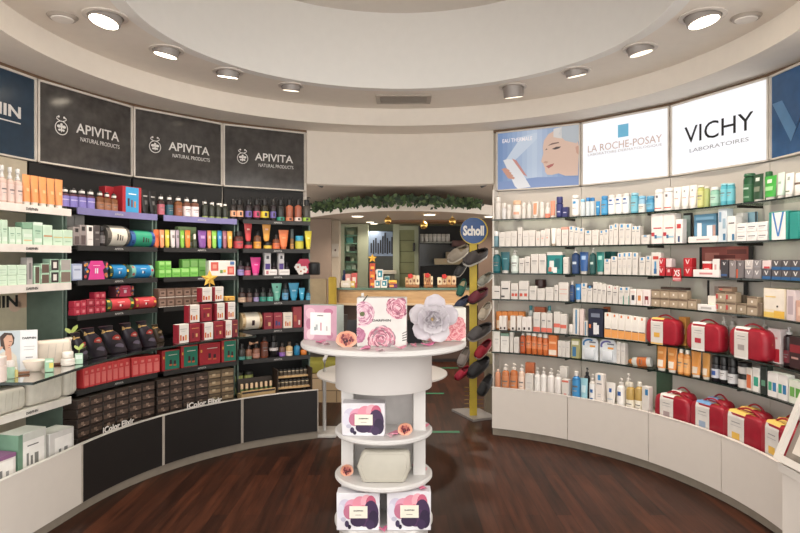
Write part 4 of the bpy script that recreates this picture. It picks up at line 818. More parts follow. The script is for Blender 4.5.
# ---------------------------------------------------------------- glass shelves: top
def items(sh, lst):
    for (k_, a, e, y, dn, kw) in lst: run(sh, k_, a, e, y, dn, **kw)
CL = (214, 216, 216); PE = (238, 170, 140); LB_ = (130, 130, 136)
TQ, AZ, SKY = (90, 186, 200), (46, 144, 206), (120, 186, 220)
W1 = dict(c=WHITE, cap=WHITE, top='tall', sh=.7)
items('R1', [
 ('bottle', 494.6, 500.4, 197, 'tall white can at shelf end', dict(W1, sh=.8)),
 ('bottle', 501, 506, 203, 'grey-white can', dict(c=(218, 216, 216), cap=WHITE, top='tall', pr=None)),
 ('bottle', 506.4, 510.6, 204.5, 'slim white can', W1),
 ('bottle', 511.5, 520.5, 200.5, 'wide clear bottle with peach lid', dict(c=(232, 222, 214), cap=(232, 186, 150), top='tall', sh=.8, lab=(236, 228, 222), lr=(.3, .8), pr=[(PE, 40, .0, .35)])),
 ('bottle', 521, 525.4, 202.5, 'white can beside peach-lid bottle', W1),
 ('bottle', 526, 530.8, 200, 'white pump-top bottle', dict(c=WHITE, cap=WHITE, top='pump')),
 ('tube', 531.6, 537.8, 201.5, 'white tube with orange print', dict(c=WHITE, cap=WHITE, pr=[((240, 140, 104), .2, .8, .1, .9)])),
 ('bottle', 539, 543.6, 202, 'white can between orange-print tubes', W1),
 ('bottle', 544.2, 549.4, 202.6, 'white bottle with orange base', dict(c=WHITE, cap=WHITE, lab=(242, 130, 100), lr=(.02, .4))),
 ('tube', 549.6, 554.4, 200.8, 'coral tube', dict(c=(242, 142, 116), cap=WHITE)),
 ('bottle', 555, 561.8, 196.4, 'tall navy bottle', dict(c=(44, 48, 104), cap=(48, 52, 112), top='tall', lab=(52, 58, 122), lr=(.1, .9), pr=[((190, 190, 214), 26, .3, .4)])),
 ('box', 562, 567.6, 207, 'small navy box', dict(c=(46, 50, 108), pr=[((190, 190, 214), .2, .8, .4, .5)])),
 ('bottle', 570.6, 578, 195, 'white bottle with blue emblem nearest doorway', dict(W1, sh=.85, lab=(240, 238, 236), lr=(.1, .95), pr=[(AZ, 22, .7, .86), (LB_, 30, .4, .44)])),
 ('bottle', 579.6, 584.4, 199, 'clear bottle with pale cap', dict(c=(206, 218, 222), cap=SKY, top='tall', sh=.86)),
 ('bottle', 585, 593.8, 197.4, 'clear bottle with blue cap', dict(n=2, c=(204, 216, 222), cap=(50, 130, 196), top='tall', sh=.82)),
 ('tube', 594.4, 599.2, 201, 'azure tube', dict(c=AZ, cap=AZ, pr=[((180, 220, 240), .2, .8, .5, .6)])),
 ('bottle', 599.8, 606.4, 195.8, 'bright blue bottle', dict(c=(50, 150, 210), cap=(60, 140, 200), top='tall', sh=.84, lab=(70, 164, 220), lr=(.1, .9))),
 ('bottle', 606.8, 628, (195, 193), 'white bottle with blue emblem and line', dict(n=3, c=(238, 236, 234), cap=WHITE, top='tall', sh=.86, lab=(242, 240, 238), lr=(.1, .98), pr=[((40, 96, 176), 24, .78, .9), ((60, 120, 190), 40, .54, .6)])),
 ('bottle', 629, 636.4, 192.8, 'turquoise bottle', dict(c=(100, 184, 210), cap=(140, 200, 220), top='tall', sh=.9, lab=(120, 196, 218), lr=(.1, .8))),
 ('bottle', 636.8, 643.8, 196, 'pale bottle with blue shoulder', dict(c=(150, 196, 222), cap=SKY, top='tall', sh=.86, lab=(228, 224, 218), lr=(.02, .6))),
 ('bottle', 644.2, 652, 196, 'squat blue bottle', dict(c=(70, 150, 196), cap=(80, 156, 200), top='tall', sh=.84, lab=(96, 176, 214), lr=(.2, .7))),
 ('bottle', 652.6, 661.2, 189.5, 'clear-white bottle, farther one', dict(c=(224, 222, 220), cap=(232, 230, 228), top='tall', sh=.86, lab=(236, 232, 230), lr=(.04, .95), pr=[((214, 90, 80), 50, .1, .16), ((110, 110, 116), 14, .74, .88)], place='top glass shelf, nearer doorway')),
 ('bottle', 661.8, 671, 188, 'clear-white bottle with red line beside white tubes', dict(c=(224, 222, 220), cap=(232, 230, 228), top='tall', sh=.86, lab=(236, 232, 230), lr=(.04, .95), pr=[((214, 90, 80), 50, .1, .16), ((110, 110, 116), 14, .74, .88)])),
 ('tube', 671.6, 695, (187, 185), 'white tube with pink line', dict(n=3, c=(240, 234, 228), cap=(234, 230, 226), pr=[((226, 150, 140), .2, .8, .4, .44), ((150, 150, 150), .4, .6, .7, .8)])),
 ('bottle', 695.6, 702.4, 185.4, 'olive-yellow bottle', dict(c=(196, 200, 110), cap=(226, 222, 206), top='tall', sh=.93, lab=(206, 208, 130), lr=(.1, .8))),
 ('bottle', 702.6, 707.4, 186.6, 'slim olive bottle', dict(c=(180, 190, 110), cap=(226, 222, 206), top='tall', sh=.93)),
 ('bottle', 708, 716, 187, 'pale green bottle', dict(c=(150, 206, 180), cap=(226, 232, 226), top='tall', sh=.86, lab=(176, 218, 198), lr=(.2, .7))),
 ('bottle', 718.6, 731.4, (183.6, 183.4), 'turquoise lotion bottle', dict(n=2, c=(86, 186, 204), cap=(140, 210, 220), top='tall', sh=.94, lab=(110, 200, 214), lr=(.2, .8))),
 ('bottle', 740.4, 749.6, 173.6, 'dark green shampoo bottle', dict(c=(30, 84, 50), cap=(40, 96, 60), top='tall', sh=.9, lab=(44, 104, 62), lr=(.05, .7), pr=[((170, 200, 180), 36, .7, .8), ((120, 160, 130), 40, .2, .3)])),
 ('tube', 750.4, 761, 174, 'dark olive-green tube with white V', dict(c=(44, 76, 52), cap=WHITE, capf=.08, pr=[((210, 220, 206), .3, .7, .72, .86), ((120, 130, 110), .2, .8, .3, .5)])),
 ('tube', 761.4, 774, 176, 'bright green tube', dict(c=(60, 170, 60), cap=WHITE, capf=.12, pr=[((214, 236, 206), .3, .7, .66, .84), ((150, 216, 140), .15, .85, .3, .5)])),
 ('bottle', 763, 769, 171.6, 'deep green bottle behind bright green tube', dict(inset=.12, c=(34, 110, 56), cap=(34, 110, 56), top='tall')),
 ('tube', 774.6, 781.8, 172.6, 'pale mint tube', dict(c=(206, 230, 214), cap=WHITE, pr=[((150, 180, 160), .3, .7, .5, .6)])),
 ('tube', 782.4, 791, 173, 'white tube with grey V', dict(c=(238, 234, 230), cap=(234, 230, 226), pr=[((160, 170, 160), .35, .65, .66, .82), ((120, 140, 110), .2, .8, .1, .16)])),
 ('bottle', 791.6, 801, 173, 'white bottle with brown band', dict(c=(238, 232, 226), cap=(236, 230, 226), top='tall', sh=.6, lab=(120, 96, 80), lr=(.82, .97), pr=[])),
 ('bottle', 801.5, 812, 173, 'second white bottle with brown band at far edge', dict(c=(238, 232, 226), cap=(236, 230, 226), top='tall', sh=.6, lab=(120, 96, 80), lr=(.82, .97), pr=[])),
])
# second glass shelf
PRW = [((196, 190, 188), .2, .8, .6, .64), ((206, 200, 198), .3, .7, .42, .45)]
items('R2', [
 ('bottle', 493.2, 498.4, 231, 'blue-grey bottle at shelf end', dict(c=(110, 150, 164), cap=(230, 230, 230), top='tall', sh=.7)),
 ('box', 499, 517, (232, 231), 'plain white box at doorway end', dict(n=3, c=WHITE, pr=PRW)), ('box', 517.6, 522.2, 227.4, 'taller plain white box', dict(c=WHITE, pr=PRW)),
 ('box', 522.6, 535.2, (230.6, 230), 'white box right after the taller one', dict(n=2, c=WHITE, pr=PRW)), ('box', 535.6, 549.6, (231.5, 228.6), 'white box with faint orange print', dict(n=3, c=WHITE, pr=PRW+[((240, 170, 150), .3, .7, .46, .52)])),
 ('tube', 550, 555.6, 228, 'white tube with brown cap', dict(c=(238, 232, 224), cap=(190, 170, 150))), ('box', 556, 561, 228.6, 'narrow white box by tube', dict(c=WHITE, pr=PRW)), ('box', 561.4, 568.2, 227, 'white box with coral lid', dict(c=WHITE, top=(240, 160, 140), pr=PRW)),
 ('box', 568.8, 583.8, (226, 228), 'white box with blue-square top', dict(n=3, c=WHITE, pr=PR_LRP)), ('box', 584.6, 591.4, 230.4, 'shorter white box with blue emblem', dict(c=WHITE, pr=PR_LRP)), ('box', 591.8, 598.6, 230, 'white box beside red-edged gap', dict(c=WHITE, pr=PRW)),
 ('box', 599.2, 608.4, (230.4, 229.4), 'small white box with blue emblem', dict(n=2, c=WHITE, pr=PR_LRP)), ('box', 608.8, 618, (225, 223.6), 'tall white box with blue emblem', dict(n=2, c=WHITE, pr=PR_LRP)),
 ('box', 618.6, 631, 223.8, 'widest white box with blue emblem', dict(n=2, c=WHITE, pr=PR_LRP)), ('box', 631.4, 640, 226, 'white blue-emblem box nearest low box', dict(n=2, c=WHITE, pr=PR_LRP)), ('box', 641, 649.4, 235, 'low white box with blue emblem', dict(c=WHITE, pr=PR_LRP)),
 ('box', 651, 674.6, (213.6, 213.4), 'large white box with red-blue swoosh', dict(n=2, d=.08, c=(238, 228, 224), pr=[((206, 60, 70), .2, .9, .5, .54), ((200, 60, 70), .02, .3, .26, .38), ((60, 120, 170), .3, .5, .18, .3), ((160, 200, 220), .5, .95, .2, .26)])),
 ('box', 675.4, 682.4, 219, 'white box with red script and vial', dict(c=(238, 232, 230), pr=[((206, 60, 60), .2, .8, .62, .8), ((60, 90, 130), .35, .65, .06, .3)])),
 ('box', 683, 692, 213, 'black-framed picture card behind white boxes', dict(inset=.12, d=.012, name='framed_card', cat='card', c=(40, 40, 42), pr=[((170, 190, 186), .0, .84, .06, .92), ((80, 110, 90), .1, .5, .1, .4)])),
 ('box', 693.4, 716.6, 214, 'blue picture card with two white flasks', dict(inset=.06, d=.05, name='display_card', cat='card', c=(86, 140, 176), pr=[((224, 232, 236), .16, .36, .15, .7), ((226, 234, 240), .6, .84, .12, .6), ((120, 170, 206), .1, .9, .8, .9), ((190, 150, 140), .86, .98, .2, .6)])),
 ('box', 687.4, 717.6, 236.2, 'low white tray before the blue card', dict(inset=.0, d=.03, name='product_tray', cat='tray', c=(238, 232, 228), pr=[((200, 170, 170), .3, .75, .4, .6)])),
 ('box', 718, 726.6, 208.6, 'tall pale box with blue droplets', dict(d=.06, c=(206, 218, 226), pr=[((120, 160, 190), .1, .4, .6, .9), ((150, 180, 200), .55, .9, .4, .7), ((60, 120, 160), .6, .9, .05, .25)])),
 ('box', 727, 735.4, 216, 'white box with dark print by droplet box', dict(d=.06, c=(232, 230, 228), pr=[((100, 90, 90), .2, .9, .7, .75), ((60, 120, 160), .6, .9, .05, .3)])),
 ('box', 736, 742.4, 213, 'upright white box behind low boxes', dict(inset=.09, c=(236, 230, 226))),
 ('box', 744, 757, 212, 'pale blue picture card leaning at back', dict(inset=.15, d=.012, name='display_card', cat='card', c=(150, 190, 210), pr=[((90, 140, 170), .1, .7, .2, .6), ((40, 40, 44), .9, 1, 0, 1)])),
 ('box', 789, 799, 212, 'teal pouch at edge', dict(d=.09, name='cosmetic_pouch', cat='pouch', c=(26, 150, 140))),
])
grid('R2', 736, 767.4, 3, 2, (hz('R2', 752, 222.5)-Z_R[2])/2, 'white lettered box', c=(238, 234, 232), pr=[((110, 110, 116), .15, .85, .5, .6), ((190, 186, 186), .2, .7, .3, .36)])
run('R2', 'box', 768.4, 788.6, 211.5, 'teal pouch sleeved in white with blue V', name='cosmetic_pouch', cat='pouch', d=.10, c=(30, 150, 138), pr=[((240, 236, 234), .16, .88, .0, .97)])
o = [o for o in COL.objects if o.get('label', '').startswith('teal pouch sleeved')][0]
vm = [v.co for v in o.data.vertices]; wv, hv, dv = max(v.x for v in vm), max(v.z for v in vm), min(v.y for v in vm)
b = MB(); BV = M((60, 130, 206), .4)
for s in (-1, 1): b.poly([(s*wv*.62, hv*.97), (s*wv*.42, hv*.97), (-s*wv*.06, hv*.12), (s*wv*.1, hv*.12)][::s], dv-.0016-.0003*s, BV)
link('logo', b, o)
# third glass shelf
PET, DBL = (24, 96, 104), (34, 60, 104)
items('R3', [
 ('bottle', 491.6, 500, 250, 'petrol-blue bottle with white cap at shelf end', dict(c=PET, cap=WHITE, sh=.8, lab=(30, 108, 116), lr=(.1, .8))), ('tube', 500, 509.6, 252, 'petrol-blue tube with white cap', dict(c=(26, 100, 112), cap=WHITE, capf=.14, pr=[((120, 180, 186), .25, .75, .6, .66)])),
 ('bottle', 509.8, 517.8, 250.4, 'pale mint pump bottle', dict(c=(206, 222, 214), cap=WHITE, top='pump', sh=.74, lab=(220, 232, 226), lr=(.1, .8))), ('box', 518.8, 524.6, 258, 'white box beside pump bottle', dict(c=WHITE, pr=PR_TXT)), ('box', 524.8, 530, 256.6, 'white box with dark word', dict(c=WHITE, pr=PR_TXT)),
 ('box', 530.6, 546.2, 254, 'broad white box with grey word', dict(n=2, c=WHITE, pr=PR_TXT)), ('box', 546.8, 562.4, 252, 'teal gift box with white lid', dict(d=.08, c=(20, 134, 134), top=WHITE, pr=[((226, 230, 228), .16, .46, .1, .6), ((16, 100, 106), .54, .84, .2, .7), ((206, 120, 100), .1, .3, .1, .3), ((236, 236, 234), .4, .66, .04, .3)])),
 ('box', 563, 568.4, 257, 'white box beside teal gift box', dict(c=WHITE, pr=PRW)),
 ('bottle', 570.4, 578, 248, 'dark blue pump bottle', dict(c=DBL, cap=WHITE, top='pump', sh=.72, lab=(40, 70, 120), lr=(.05, .9), pr=[((200, 214, 230), 30, .5, .64)])), ('tube', 578.4, 587.6, 252, 'royal blue tube with white cap', dict(c=(44, 92, 160), cap=WHITE, capf=.14, pr=[((160, 190, 226), .25, .75, .6, .8)])),
 ('bottle', 588.4, 594.6, 248, 'dark green pump bottle', dict(c=(30, 76, 76), cap=WHITE, top='pump', sh=.72, lab=(34, 88, 86), lr=(.05, .9), pr=[((200, 220, 216), 30, .5, .64)])), ('tube', 595, 603.6, 252, 'sea-green tube with white cap', dict(c=(34, 128, 122), cap=WHITE, capf=.12, pr=[((150, 210, 200), .25, .75, .6, .8)])),
 ('box', 604.5, 615.5, 251.6, 'dark green box in back row', dict(n=2, inset=.11, c=(28, 100, 96))),
 ('box', 603.9, 610.4, 259, 'lowest white box with blue lid', dict(c=WHITE, pr=PR_LRP)), ('box', 610.8, 617, 256.4, 'white blue-lid box second in height', dict(c=WHITE, pr=PR_LRP)), ('box', 617.4, 631.6, (253, 252.4), 'tall white box with blue emblem', dict(n=3, c=WHITE, pr=PR_LRP)),
 ('box', 632.2, 637.6, 252.4, 'white box with blue dot after taller trio', dict(c=WHITE, pr=PR_LRP)), ('box', 639, 645, 257, 'shorter white emblem box', dict(c=WHITE, pr=PR_LRP)), ('box', 645.6, 650.6, 256, 'narrow white emblem box', dict(c=WHITE, pr=PR_LRP)), ('box', 651, 660.6, 252.4, 'white box with red script and blue dropper', dict(c=WHITE, pr=[((206, 70, 60), .2, .8, .7, .84), ((50, 110, 170), .3, .6, .08, .3), ((70, 150, 206), .36, .56, .3, .62)])),
 ('box', 665.8, 671.6, 258.6, 'pale pink box upon red box', dict(c=(226, 206, 204), zoff=.052)), ('box', 665.8, 671.6, 266.6, 'red box under pale pink box', dict(c=(196, 34, 46), pr=[((240, 200, 200), .3, .7, .4, .7)])),
 ('box', 702.4, 711, 261.4, 'red-white box standing in white tray', dict(inset=.03, c=(206, 40, 44), top=(236, 230, 228), pr=[((236, 206, 200), .2, .8, .5, .56)])), ('box', 712.2, 719.4, 259, 'white leaflet card in tray', dict(inset=.035, d=.01, name='leaflet', cat='card', c=(232, 224, 222), pr=[((200, 160, 160), .3, .6, .3, .7)])),
 ('box', 692.4, 719.8, 269.6, 'low white tray with red print', dict(inset=-.0, d=.025, name='product_tray', cat='tray', c=(238, 230, 228), pr=[((216, 140, 140), .25, .75, .35, .6)])),
 ('box', 698, 754, 246.6, 'framed red-brown picture card', dict(inset=.17, d=.012, name='framed_card', cat='card', c=(32, 28, 28), pr=[((164, 84, 74), .06, .93, .0, 1), ((196, 120, 106), .12, .4, .3, .8), ((200, 140, 126), .5, .8, .1, .6), ((110, 46, 44), .3, .7, .6, .72), ((120, 60, 54), .55, .9, .75, .9)])),
 ('box', 720.4, 728, 260, 'dark charcoal box with white V', dict(c=(66, 62, 68), pr=[((226, 222, 222), .3, .7, .7, .88, 1), ((60, 100, 160), .1, .9, .1, .2)])), ('box', 729, 735.6, 260.4, 'taupe box with white V', dict(c=(140, 130, 130), pr=[((232, 228, 226), .3, .7, .7, .86, 1)])), ('box', 737, 743.4, 260.6, 'grey-brown box with white V and orange edge', dict(c=(120, 112, 114), pr=[((232, 228, 226), .3, .7, .7, .86, 1), ((226, 90, 50), -.1, .12, .0, .5)])),
])
gp = [((232, 228, 226), .26, .74, .44, .86, 1), ((150, 150, 158), .2, .8, .26, .34)]
gb = gp[:1]+[((40, 100, 160), 0, 1, .0, .3)]
hR = (hz('R3', 760, 260)-Z_R[3])/2
grid('R3', 657.4, 665, 1, 2, (hz('R3', 661, 258)-Z_R[3])/2, 'red V-marked box nearest pink box', c=(200, 34, 46), pr=[((244, 206, 206), .24, .76, .34, .84, 1)])
grid('R3', 683, 692, 1, 2, (hz('R3', 687, 258)-Z_R[3])/2, 'red V-marked box by white tray', c=(200, 30, 40), pr=[((244, 206, 206), .24, .76, .34, .84, 1)])
grid('R3', 744.5, 761, 2, 2, hR, 'grey V-marked box', pick=lambda i, j: dict(c=(206, 196, 192) if (i, j) == (0, 1) else (142, 136, 138), pr=gp))
run('R3', 'box', 762, 770.8, 269.2, 'dark V-marked box with blue foot under pink box', c=(84, 80, 88), pr=gb, d=.05)
run('R3', 'box', 762, 770.8, 260.6, 'pale pink box on dark V-marked box', c=(232, 210, 208), pr=[((206, 60, 70), .2, .9, .05, .3)], zoff=hz('R3', 766, 269.2)-Z_R[3]+.001)
grid('R3', 771.4, 810, 4, 2, hR, 'dark V-marked box with blue foot', c=(86, 80, 84), pr=gb)
X, Y = pos('R', phi_at('R', 677, 2.262), 2.262)
pt = thing('price_sign', 'red and white promotional sign reading XS hanging over the shelf edge', 'sign', (X, Y, Z_R[3]-.035), -R_(phi_at('R', 677, 2.27)))
b = MB(); b.box(-.036, .036, -.002, .002, 0, .095, M((200, 30, 40), .5)); link('card', b, pt)
b = MB(); b.quad(-.032, .032, .006, .024, -.0026, M((236, 190, 190))); b.quad(-.028, .028, .012, .017, -.0030, M((200, 60, 70))); link('lower_strip', b, pt)
lettering('XS', M((244, 236, 234)), pt, 0, -.003, .06, .05, .048, .02)
# fourth glass shelf
items('R4', [
 ('box', 491.8, 500.4, 286, 'white box at shelf end with dark word', dict(c=WHITE, pr=[((90, 86, 88), .3, .9, .55, .62)])), ('box', 500.8, 510.2, 281, 'tall white box with bold word', dict(c=WHITE, pr=[((70, 66, 68), .1, .8, .55, .62), ((90, 86, 86), .0, .4, .1, .2)])),
 ('box', 510.6, 518.2, 283.4, 'white box with two red dots', dict(c=WHITE, pr=[((220, 84, 66), .1, .45, .2, .38), ((220, 84, 66), .55, .9, .2, .38), ((150, 146, 146), .1, .9, .56, .6)])), ('box', 518.6, 528.6, 281, 'taller white box with two red dots', dict(c=WHITE, pr=[((220, 84, 66), .08, .38, .18, .34), ((220, 84, 66), .56, .86, .18, .34), ((150, 146, 146), .05, .9, .5, .54)])),
 ('box', 529, 536.6, 286, 'white box before brown pot', dict(c=WHITE, pr=PR_TXT)), ('jar', 533, 544.5, 279.6, 'brown pot in back row', dict(inset=.1, c=(84, 50, 46), cap=(70, 40, 38))), ('box', 537, 544.8, 288.6, 'lowest white box', dict(c=WHITE, pr=PRW)), ('box', 545.2, 553.6, 287.4, 'white box beside lowest box', dict(c=WHITE, pr=PRW)),
 ('box', 554, 558, 285, 'narrow white box', dict(c=WHITE, pr=PR_TXT)), ('box', 558.4, 568.4, 282.4, 'big white box with orange lines', dict(c=WHITE, pr=[((226, 150, 130), .1, .9, .62, .65), ((226, 150, 130), .1, .9, .38, .41)])),
 ('bottle', 568.8, 573.8, 281, 'navy bottle with white cap', dict(c=(40, 66, 110), cap=WHITE, sh=.8, lab=(50, 80, 130), lr=(.1, .8))), ('tube', 574.2, 580.6, 284, 'azure tube with white cap', dict(c=(46, 134, 206), cap=WHITE, pr=[((190, 220, 240), .25, .75, .6, .76)])),
 ('box', 581, 586.8, 283, 'white box with blue emblem beside azure tube', dict(c=WHITE, pr=PR_LRP)), ('box', 587, 592.4, 285.6, 'white box with blue emblem and dark top', dict(c=WHITE, pr=PR_LRP, top=(60, 66, 90))),
 ('box', 592.8, 606, (282, 284), 'white box with small grey mark', dict(n=3, c=WHITE, pr=PR_TXT)), ('box', 606.4, 618, (285, 286), 'white box with red dot', dict(n=2, c=WHITE, pr=[((206, 90, 90), .4, .6, .84, .92)]+PR_TXT)), ('box', 618.4, 629.4, 287, 'white box with green side strip', dict(n=2, c=WHITE, pr=PR_LRP+[((60, 160, 140), .86, 1, .0, .5)])),
 ('box', 630, 636, 289, 'white box picturing a black bottle', dict(c=(240, 232, 226), pr=[((50, 50, 60), .25, .75, .3, .62), ((226, 226, 226), .25, .75, .06, .3), ((240, 190, 180), .1, .9, .8, .84)])), ('box', 636.4, 642.4, 289.4, 'white box picturing an orange bottle', dict(c=(240, 228, 220), pr=[((226, 140, 70), .25, .75, .3, .62), ((236, 226, 216), .25, .75, .06, .3)])),
 ('box', 642.8, 650.4, 289.6, 'white box picturing a maroon bottle', dict(c=(240, 226, 222), pr=[((140, 40, 50), .25, .75, .1, .6), ((236, 226, 220), .35, .65, .1, .36)])),
 ('box', 707.4, 715.6, 296, 'white-gold card on tray', dict(inset=.025, d=.012, name='display_card', cat='card', c=(238, 228, 216), pr=[((240, 180, 90), .1, .9, .15, .45)])), ('box', 697, 715.6, 304.4, 'low white tray with grey print', dict(inset=-.0, d=.02, name='product_tray', cat='tray', c=(238, 234, 230), pr=[((186, 180, 178), .2, .8, .3, .6)])),
 ('box', 763, 785.6, 288.6, 'large white box with gold lower print', dict(d=.12, c=(236, 220, 190), pr=[((240, 228, 212), .04, .96, .3, .97), ((236, 196, 90), .02, .5, .02, .2), ((232, 180, 60), .5, .98, .02, .26), ((60, 50, 44), .62, .7, .38, .44), ((240, 206, 120), .1, .6, .7, .74)])),
 ('box', 786.2, 795, 290, 'pale lilac box beside large gold box', dict(d=.1, c=(224, 206, 206), pr=[((190, 170, 176), .2, .8, .2, .8)])), ('box', 795.6, 806, 301, 'salmon box at edge', dict(d=.1, c=(222, 170, 150), pr=[((240, 200, 180), .2, .8, .3, .7)])),
 ('box', 706, 748, 281, 'framed grey picture card behind tan boxes', dict(inset=.18, d=.012, name='framed_card', cat='card', c=(30, 28, 28), pr=[((206, 196, 188), .07, .92, 0, 1), ((170, 150, 140), .2, .7, .5, .8)])),
])
TAN = (178, 156, 130); PT = [((120, 98, 78), .0, 1, .84, 1), ((232, 222, 208), .42, .6, .36, .6), ((150, 128, 104), .1, .9, .1, .14)]
PTR = PT+[((206, 70, 70), .0, .22, .3, .74)]
hT = (hz('R4', 668, 290)-Z_R[4])/2
grid('R4', 651, 687, 4, 2, hT, 'tan box with dark lid', c=TAN, pr=PT)
run('R4', 'box', 687.4, 696.4, 299.6, 'tan box ending the row', c=TAN, pr=PT)
run('R4', 'box', 660, 686, 287.2, 'flat dark case on tan boxes', c=(70, 54, 46), zoff=2*hT+.002, d=.06, inset=.03)
hT = (hz('R4', 725, 292)-Z_R[4])/2
grid('R4', 715.8, 735.8, 2, 2, hT, 'tan box with red corner', c=TAN, pr=PTR)
run('R4', 'box', 718, 732, 286.8, 'tan box on top of red-corner boxes', c=(160, 130, 106), pr=[((90, 60, 50), 0, 1, .7, 1), ((210, 90, 80), .1, .3, .2, .6)], zoff=2*hT+.002)
run('R4', 'box', 736.6, 746, 303.6, 'single tan box beside stack', c=(166, 146, 120), pr=PT)
run('R4', 'box', 736, 743.4, 295, 'tan box in the back row', c=(140, 122, 100), inset=.09)
hT = (hz('R4', 752, 297)-Z_R[4])/2
grid('R4', 746.6, 757.4, 1, 2, hT, 'tan box in pair', c=TAN, pr=PT)
run('R4', 'box', 757.8, 762, 303, 'narrow dark tan box by large white box', c=(120, 100, 80))
# fifth glass shelf
OR = (240, 140, 56)
items('R5', [
 ('box', 496, 524.4, (311.4, 311.6), 'orange-topped box in back row', dict(n=5, inset=.08, c=OR, pr=[((250, 220, 190), .1, .9, .05, .5)])),
 ('box', 499, 506.4, 316, 'small white box with dark dot', dict(n=2, c=(240, 232, 224), pr=[((60, 44, 40), .3, .7, .06, .22)])), ('box', 510.2, 515.4, 316, 'white box with dark dot before orange boxes', dict(c=(240, 232, 224), pr=[((60, 44, 40), .3, .7, .06, .22)])), ('box', 516.8, 521.4, 316, 'slim white dark-dot box', dict(c=(240, 232, 224), pr=[((60, 44, 40), .3, .7, .06, .22)])), ('box', 522, 531.4, (317, 316.8), 'shorter white dark-dot box', dict(n=2, c=(240, 232, 226), pr=[((60, 44, 40), .3, .7, .1, .28)])),
 ('bottle', 527, 533, 305.8, 'clear bottle with teal cap nearest doorway', dict(inset=.11, c=(206, 216, 214), cap=(60, 150, 160), sh=.8)), ('bottle', 545.6, 551.4, 306, 'clear bottle with teal cap beside coral boxes', dict(inset=.11, c=(206, 216, 214), cap=(60, 150, 160), sh=.8)), ('box', 534, 545, 307, 'burnt orange box behind coral boxes', dict(inset=.1, c=(190, 90, 50))),
 ('box', 533, 540.2, 312.6, 'white box with coral foot', dict(c=WHITE, pr=[((236, 110, 90), .0, 1, .02, .26), ((190, 186, 186), .2, .8, .6, .64)])), ('box', 541, 552.2, (312.8, 313.4), 'white box with coral base band', dict(n=2, c=WHITE, pr=[((236, 110, 90), .0, 1, .02, .24), ((110, 110, 116), .2, .7, .58, .63)])), ('box', 553.6, 566.6, (312, 314), 'white box with coral middle band', dict(n=2, c=WHITE, pr=[((236, 110, 90), .0, 1, .28, .46)])), ('jar', 568, 573, 324.4, 'small white jar', dict(c=WHITE, cap=WHITE)),
 ('box', 572.6, 579.2, 308.4, 'tall white box with blue stripe', dict(c=WHITE, pr=[((50, 130, 180), .42, .66, .04, .96)])), ('box', 579.6, 583.6, 309, 'tall pink-white box', dict(c=(232, 212, 206))), ('box', 584, 587.4, 321, 'short white box with blue stripe', dict(c=WHITE, pr=[((50, 130, 180), .3, .55, .04, .96)])),
 ('box', 587.8, 603.2, 309, 'navy box picturing white tubes', dict(d=.09, c=(36, 40, 66), pr=[((230, 230, 232), .36, .6, .08, .5), ((226, 226, 230), .5, .74, .1, .42), ((120, 130, 150), .2, .8, .7, .84), ((236, 120, 60), .06, .2, .3, .44)])), ('box', 603, 608, 307, 'orange strip box in back row', dict(inset=.1, c=(200, 100, 50))),
 ('box', 604.2, 645.4, (312.6, 317.4), 'white-orange sunscreen box', dict(n=6, c=(240, 234, 226), pr=[((246, 164, 84), .0, 1, .02, .36), ((226, 120, 50), .38, .62, .86, .96), ((110, 104, 104), .1, .9, .34, .38)])),
 ('box', 678.4, 686, 317, 'orange box behind first red bag', dict(inset=.09, c=(238, 160, 70), pr=[((250, 210, 150), .1, .9, .4, .6)])),
 ('bottle', 717.6, 724.4, 317, 'white pump bottle with magenta label between red bags', dict(c=WHITE, cap=WHITE, top='pump', inset=.1, lab=(170, 50, 90), lr=(.3, .62), pr=[])), ('bottle', 726.4, 733, 317, 'white pump bottle behind third red bag', dict(c=WHITE, cap=WHITE, top='pump', inset=.15)), ('bottle', 757.4, 764, 320, 'white pump bottle above third red bag', dict(c=WHITE, cap=WHITE, top='pump', inset=.16)),
 ('box', 767.6, 780.4, 328.6, 'white-red box after third red bag', dict(inset=.06, d=.07, c=(236, 220, 220), pr=[((190, 34, 50), .5, .94, .04, .42), ((226, 150, 156), .2, .8, .7, .76)])), ('bottle', 780.8, 788.4, 327, 'black pump bottle with white head', dict(inset=.06, c=(50, 30, 34), cap=(226, 222, 222), top='pump', sh=.7, lab=(120, 30, 44), lr=(.1, .5))), ('box', 789, 801, 337, 'dark red-black box at edge', dict(inset=.04, d=.07, c=(60, 28, 32), pr=[((150, 34, 44), .05, .95, .5, .75), ((200, 150, 140), .2, .8, .3, .36)])),
])
for (a, e, y, cp, mk, dn) in ((644.4, 677.6, 316.6, (240, 190, 84), (232, 174, 60), 'red bag with white-yellow sleeve'), (684.6, 720.6, 321, (236, 232, 228), (196, 40, 60), 'red bag with white sleeve and red emblem'), (727, 765.6, 325.6, (232, 228, 224), (170, 160, 156), 'red bag with plain white sleeve')):
    run('R5', 'bag', a, e, y, dn, inset=-.015, c=(172, 22, 42), cap=cp, mark=mk, fill=.97)
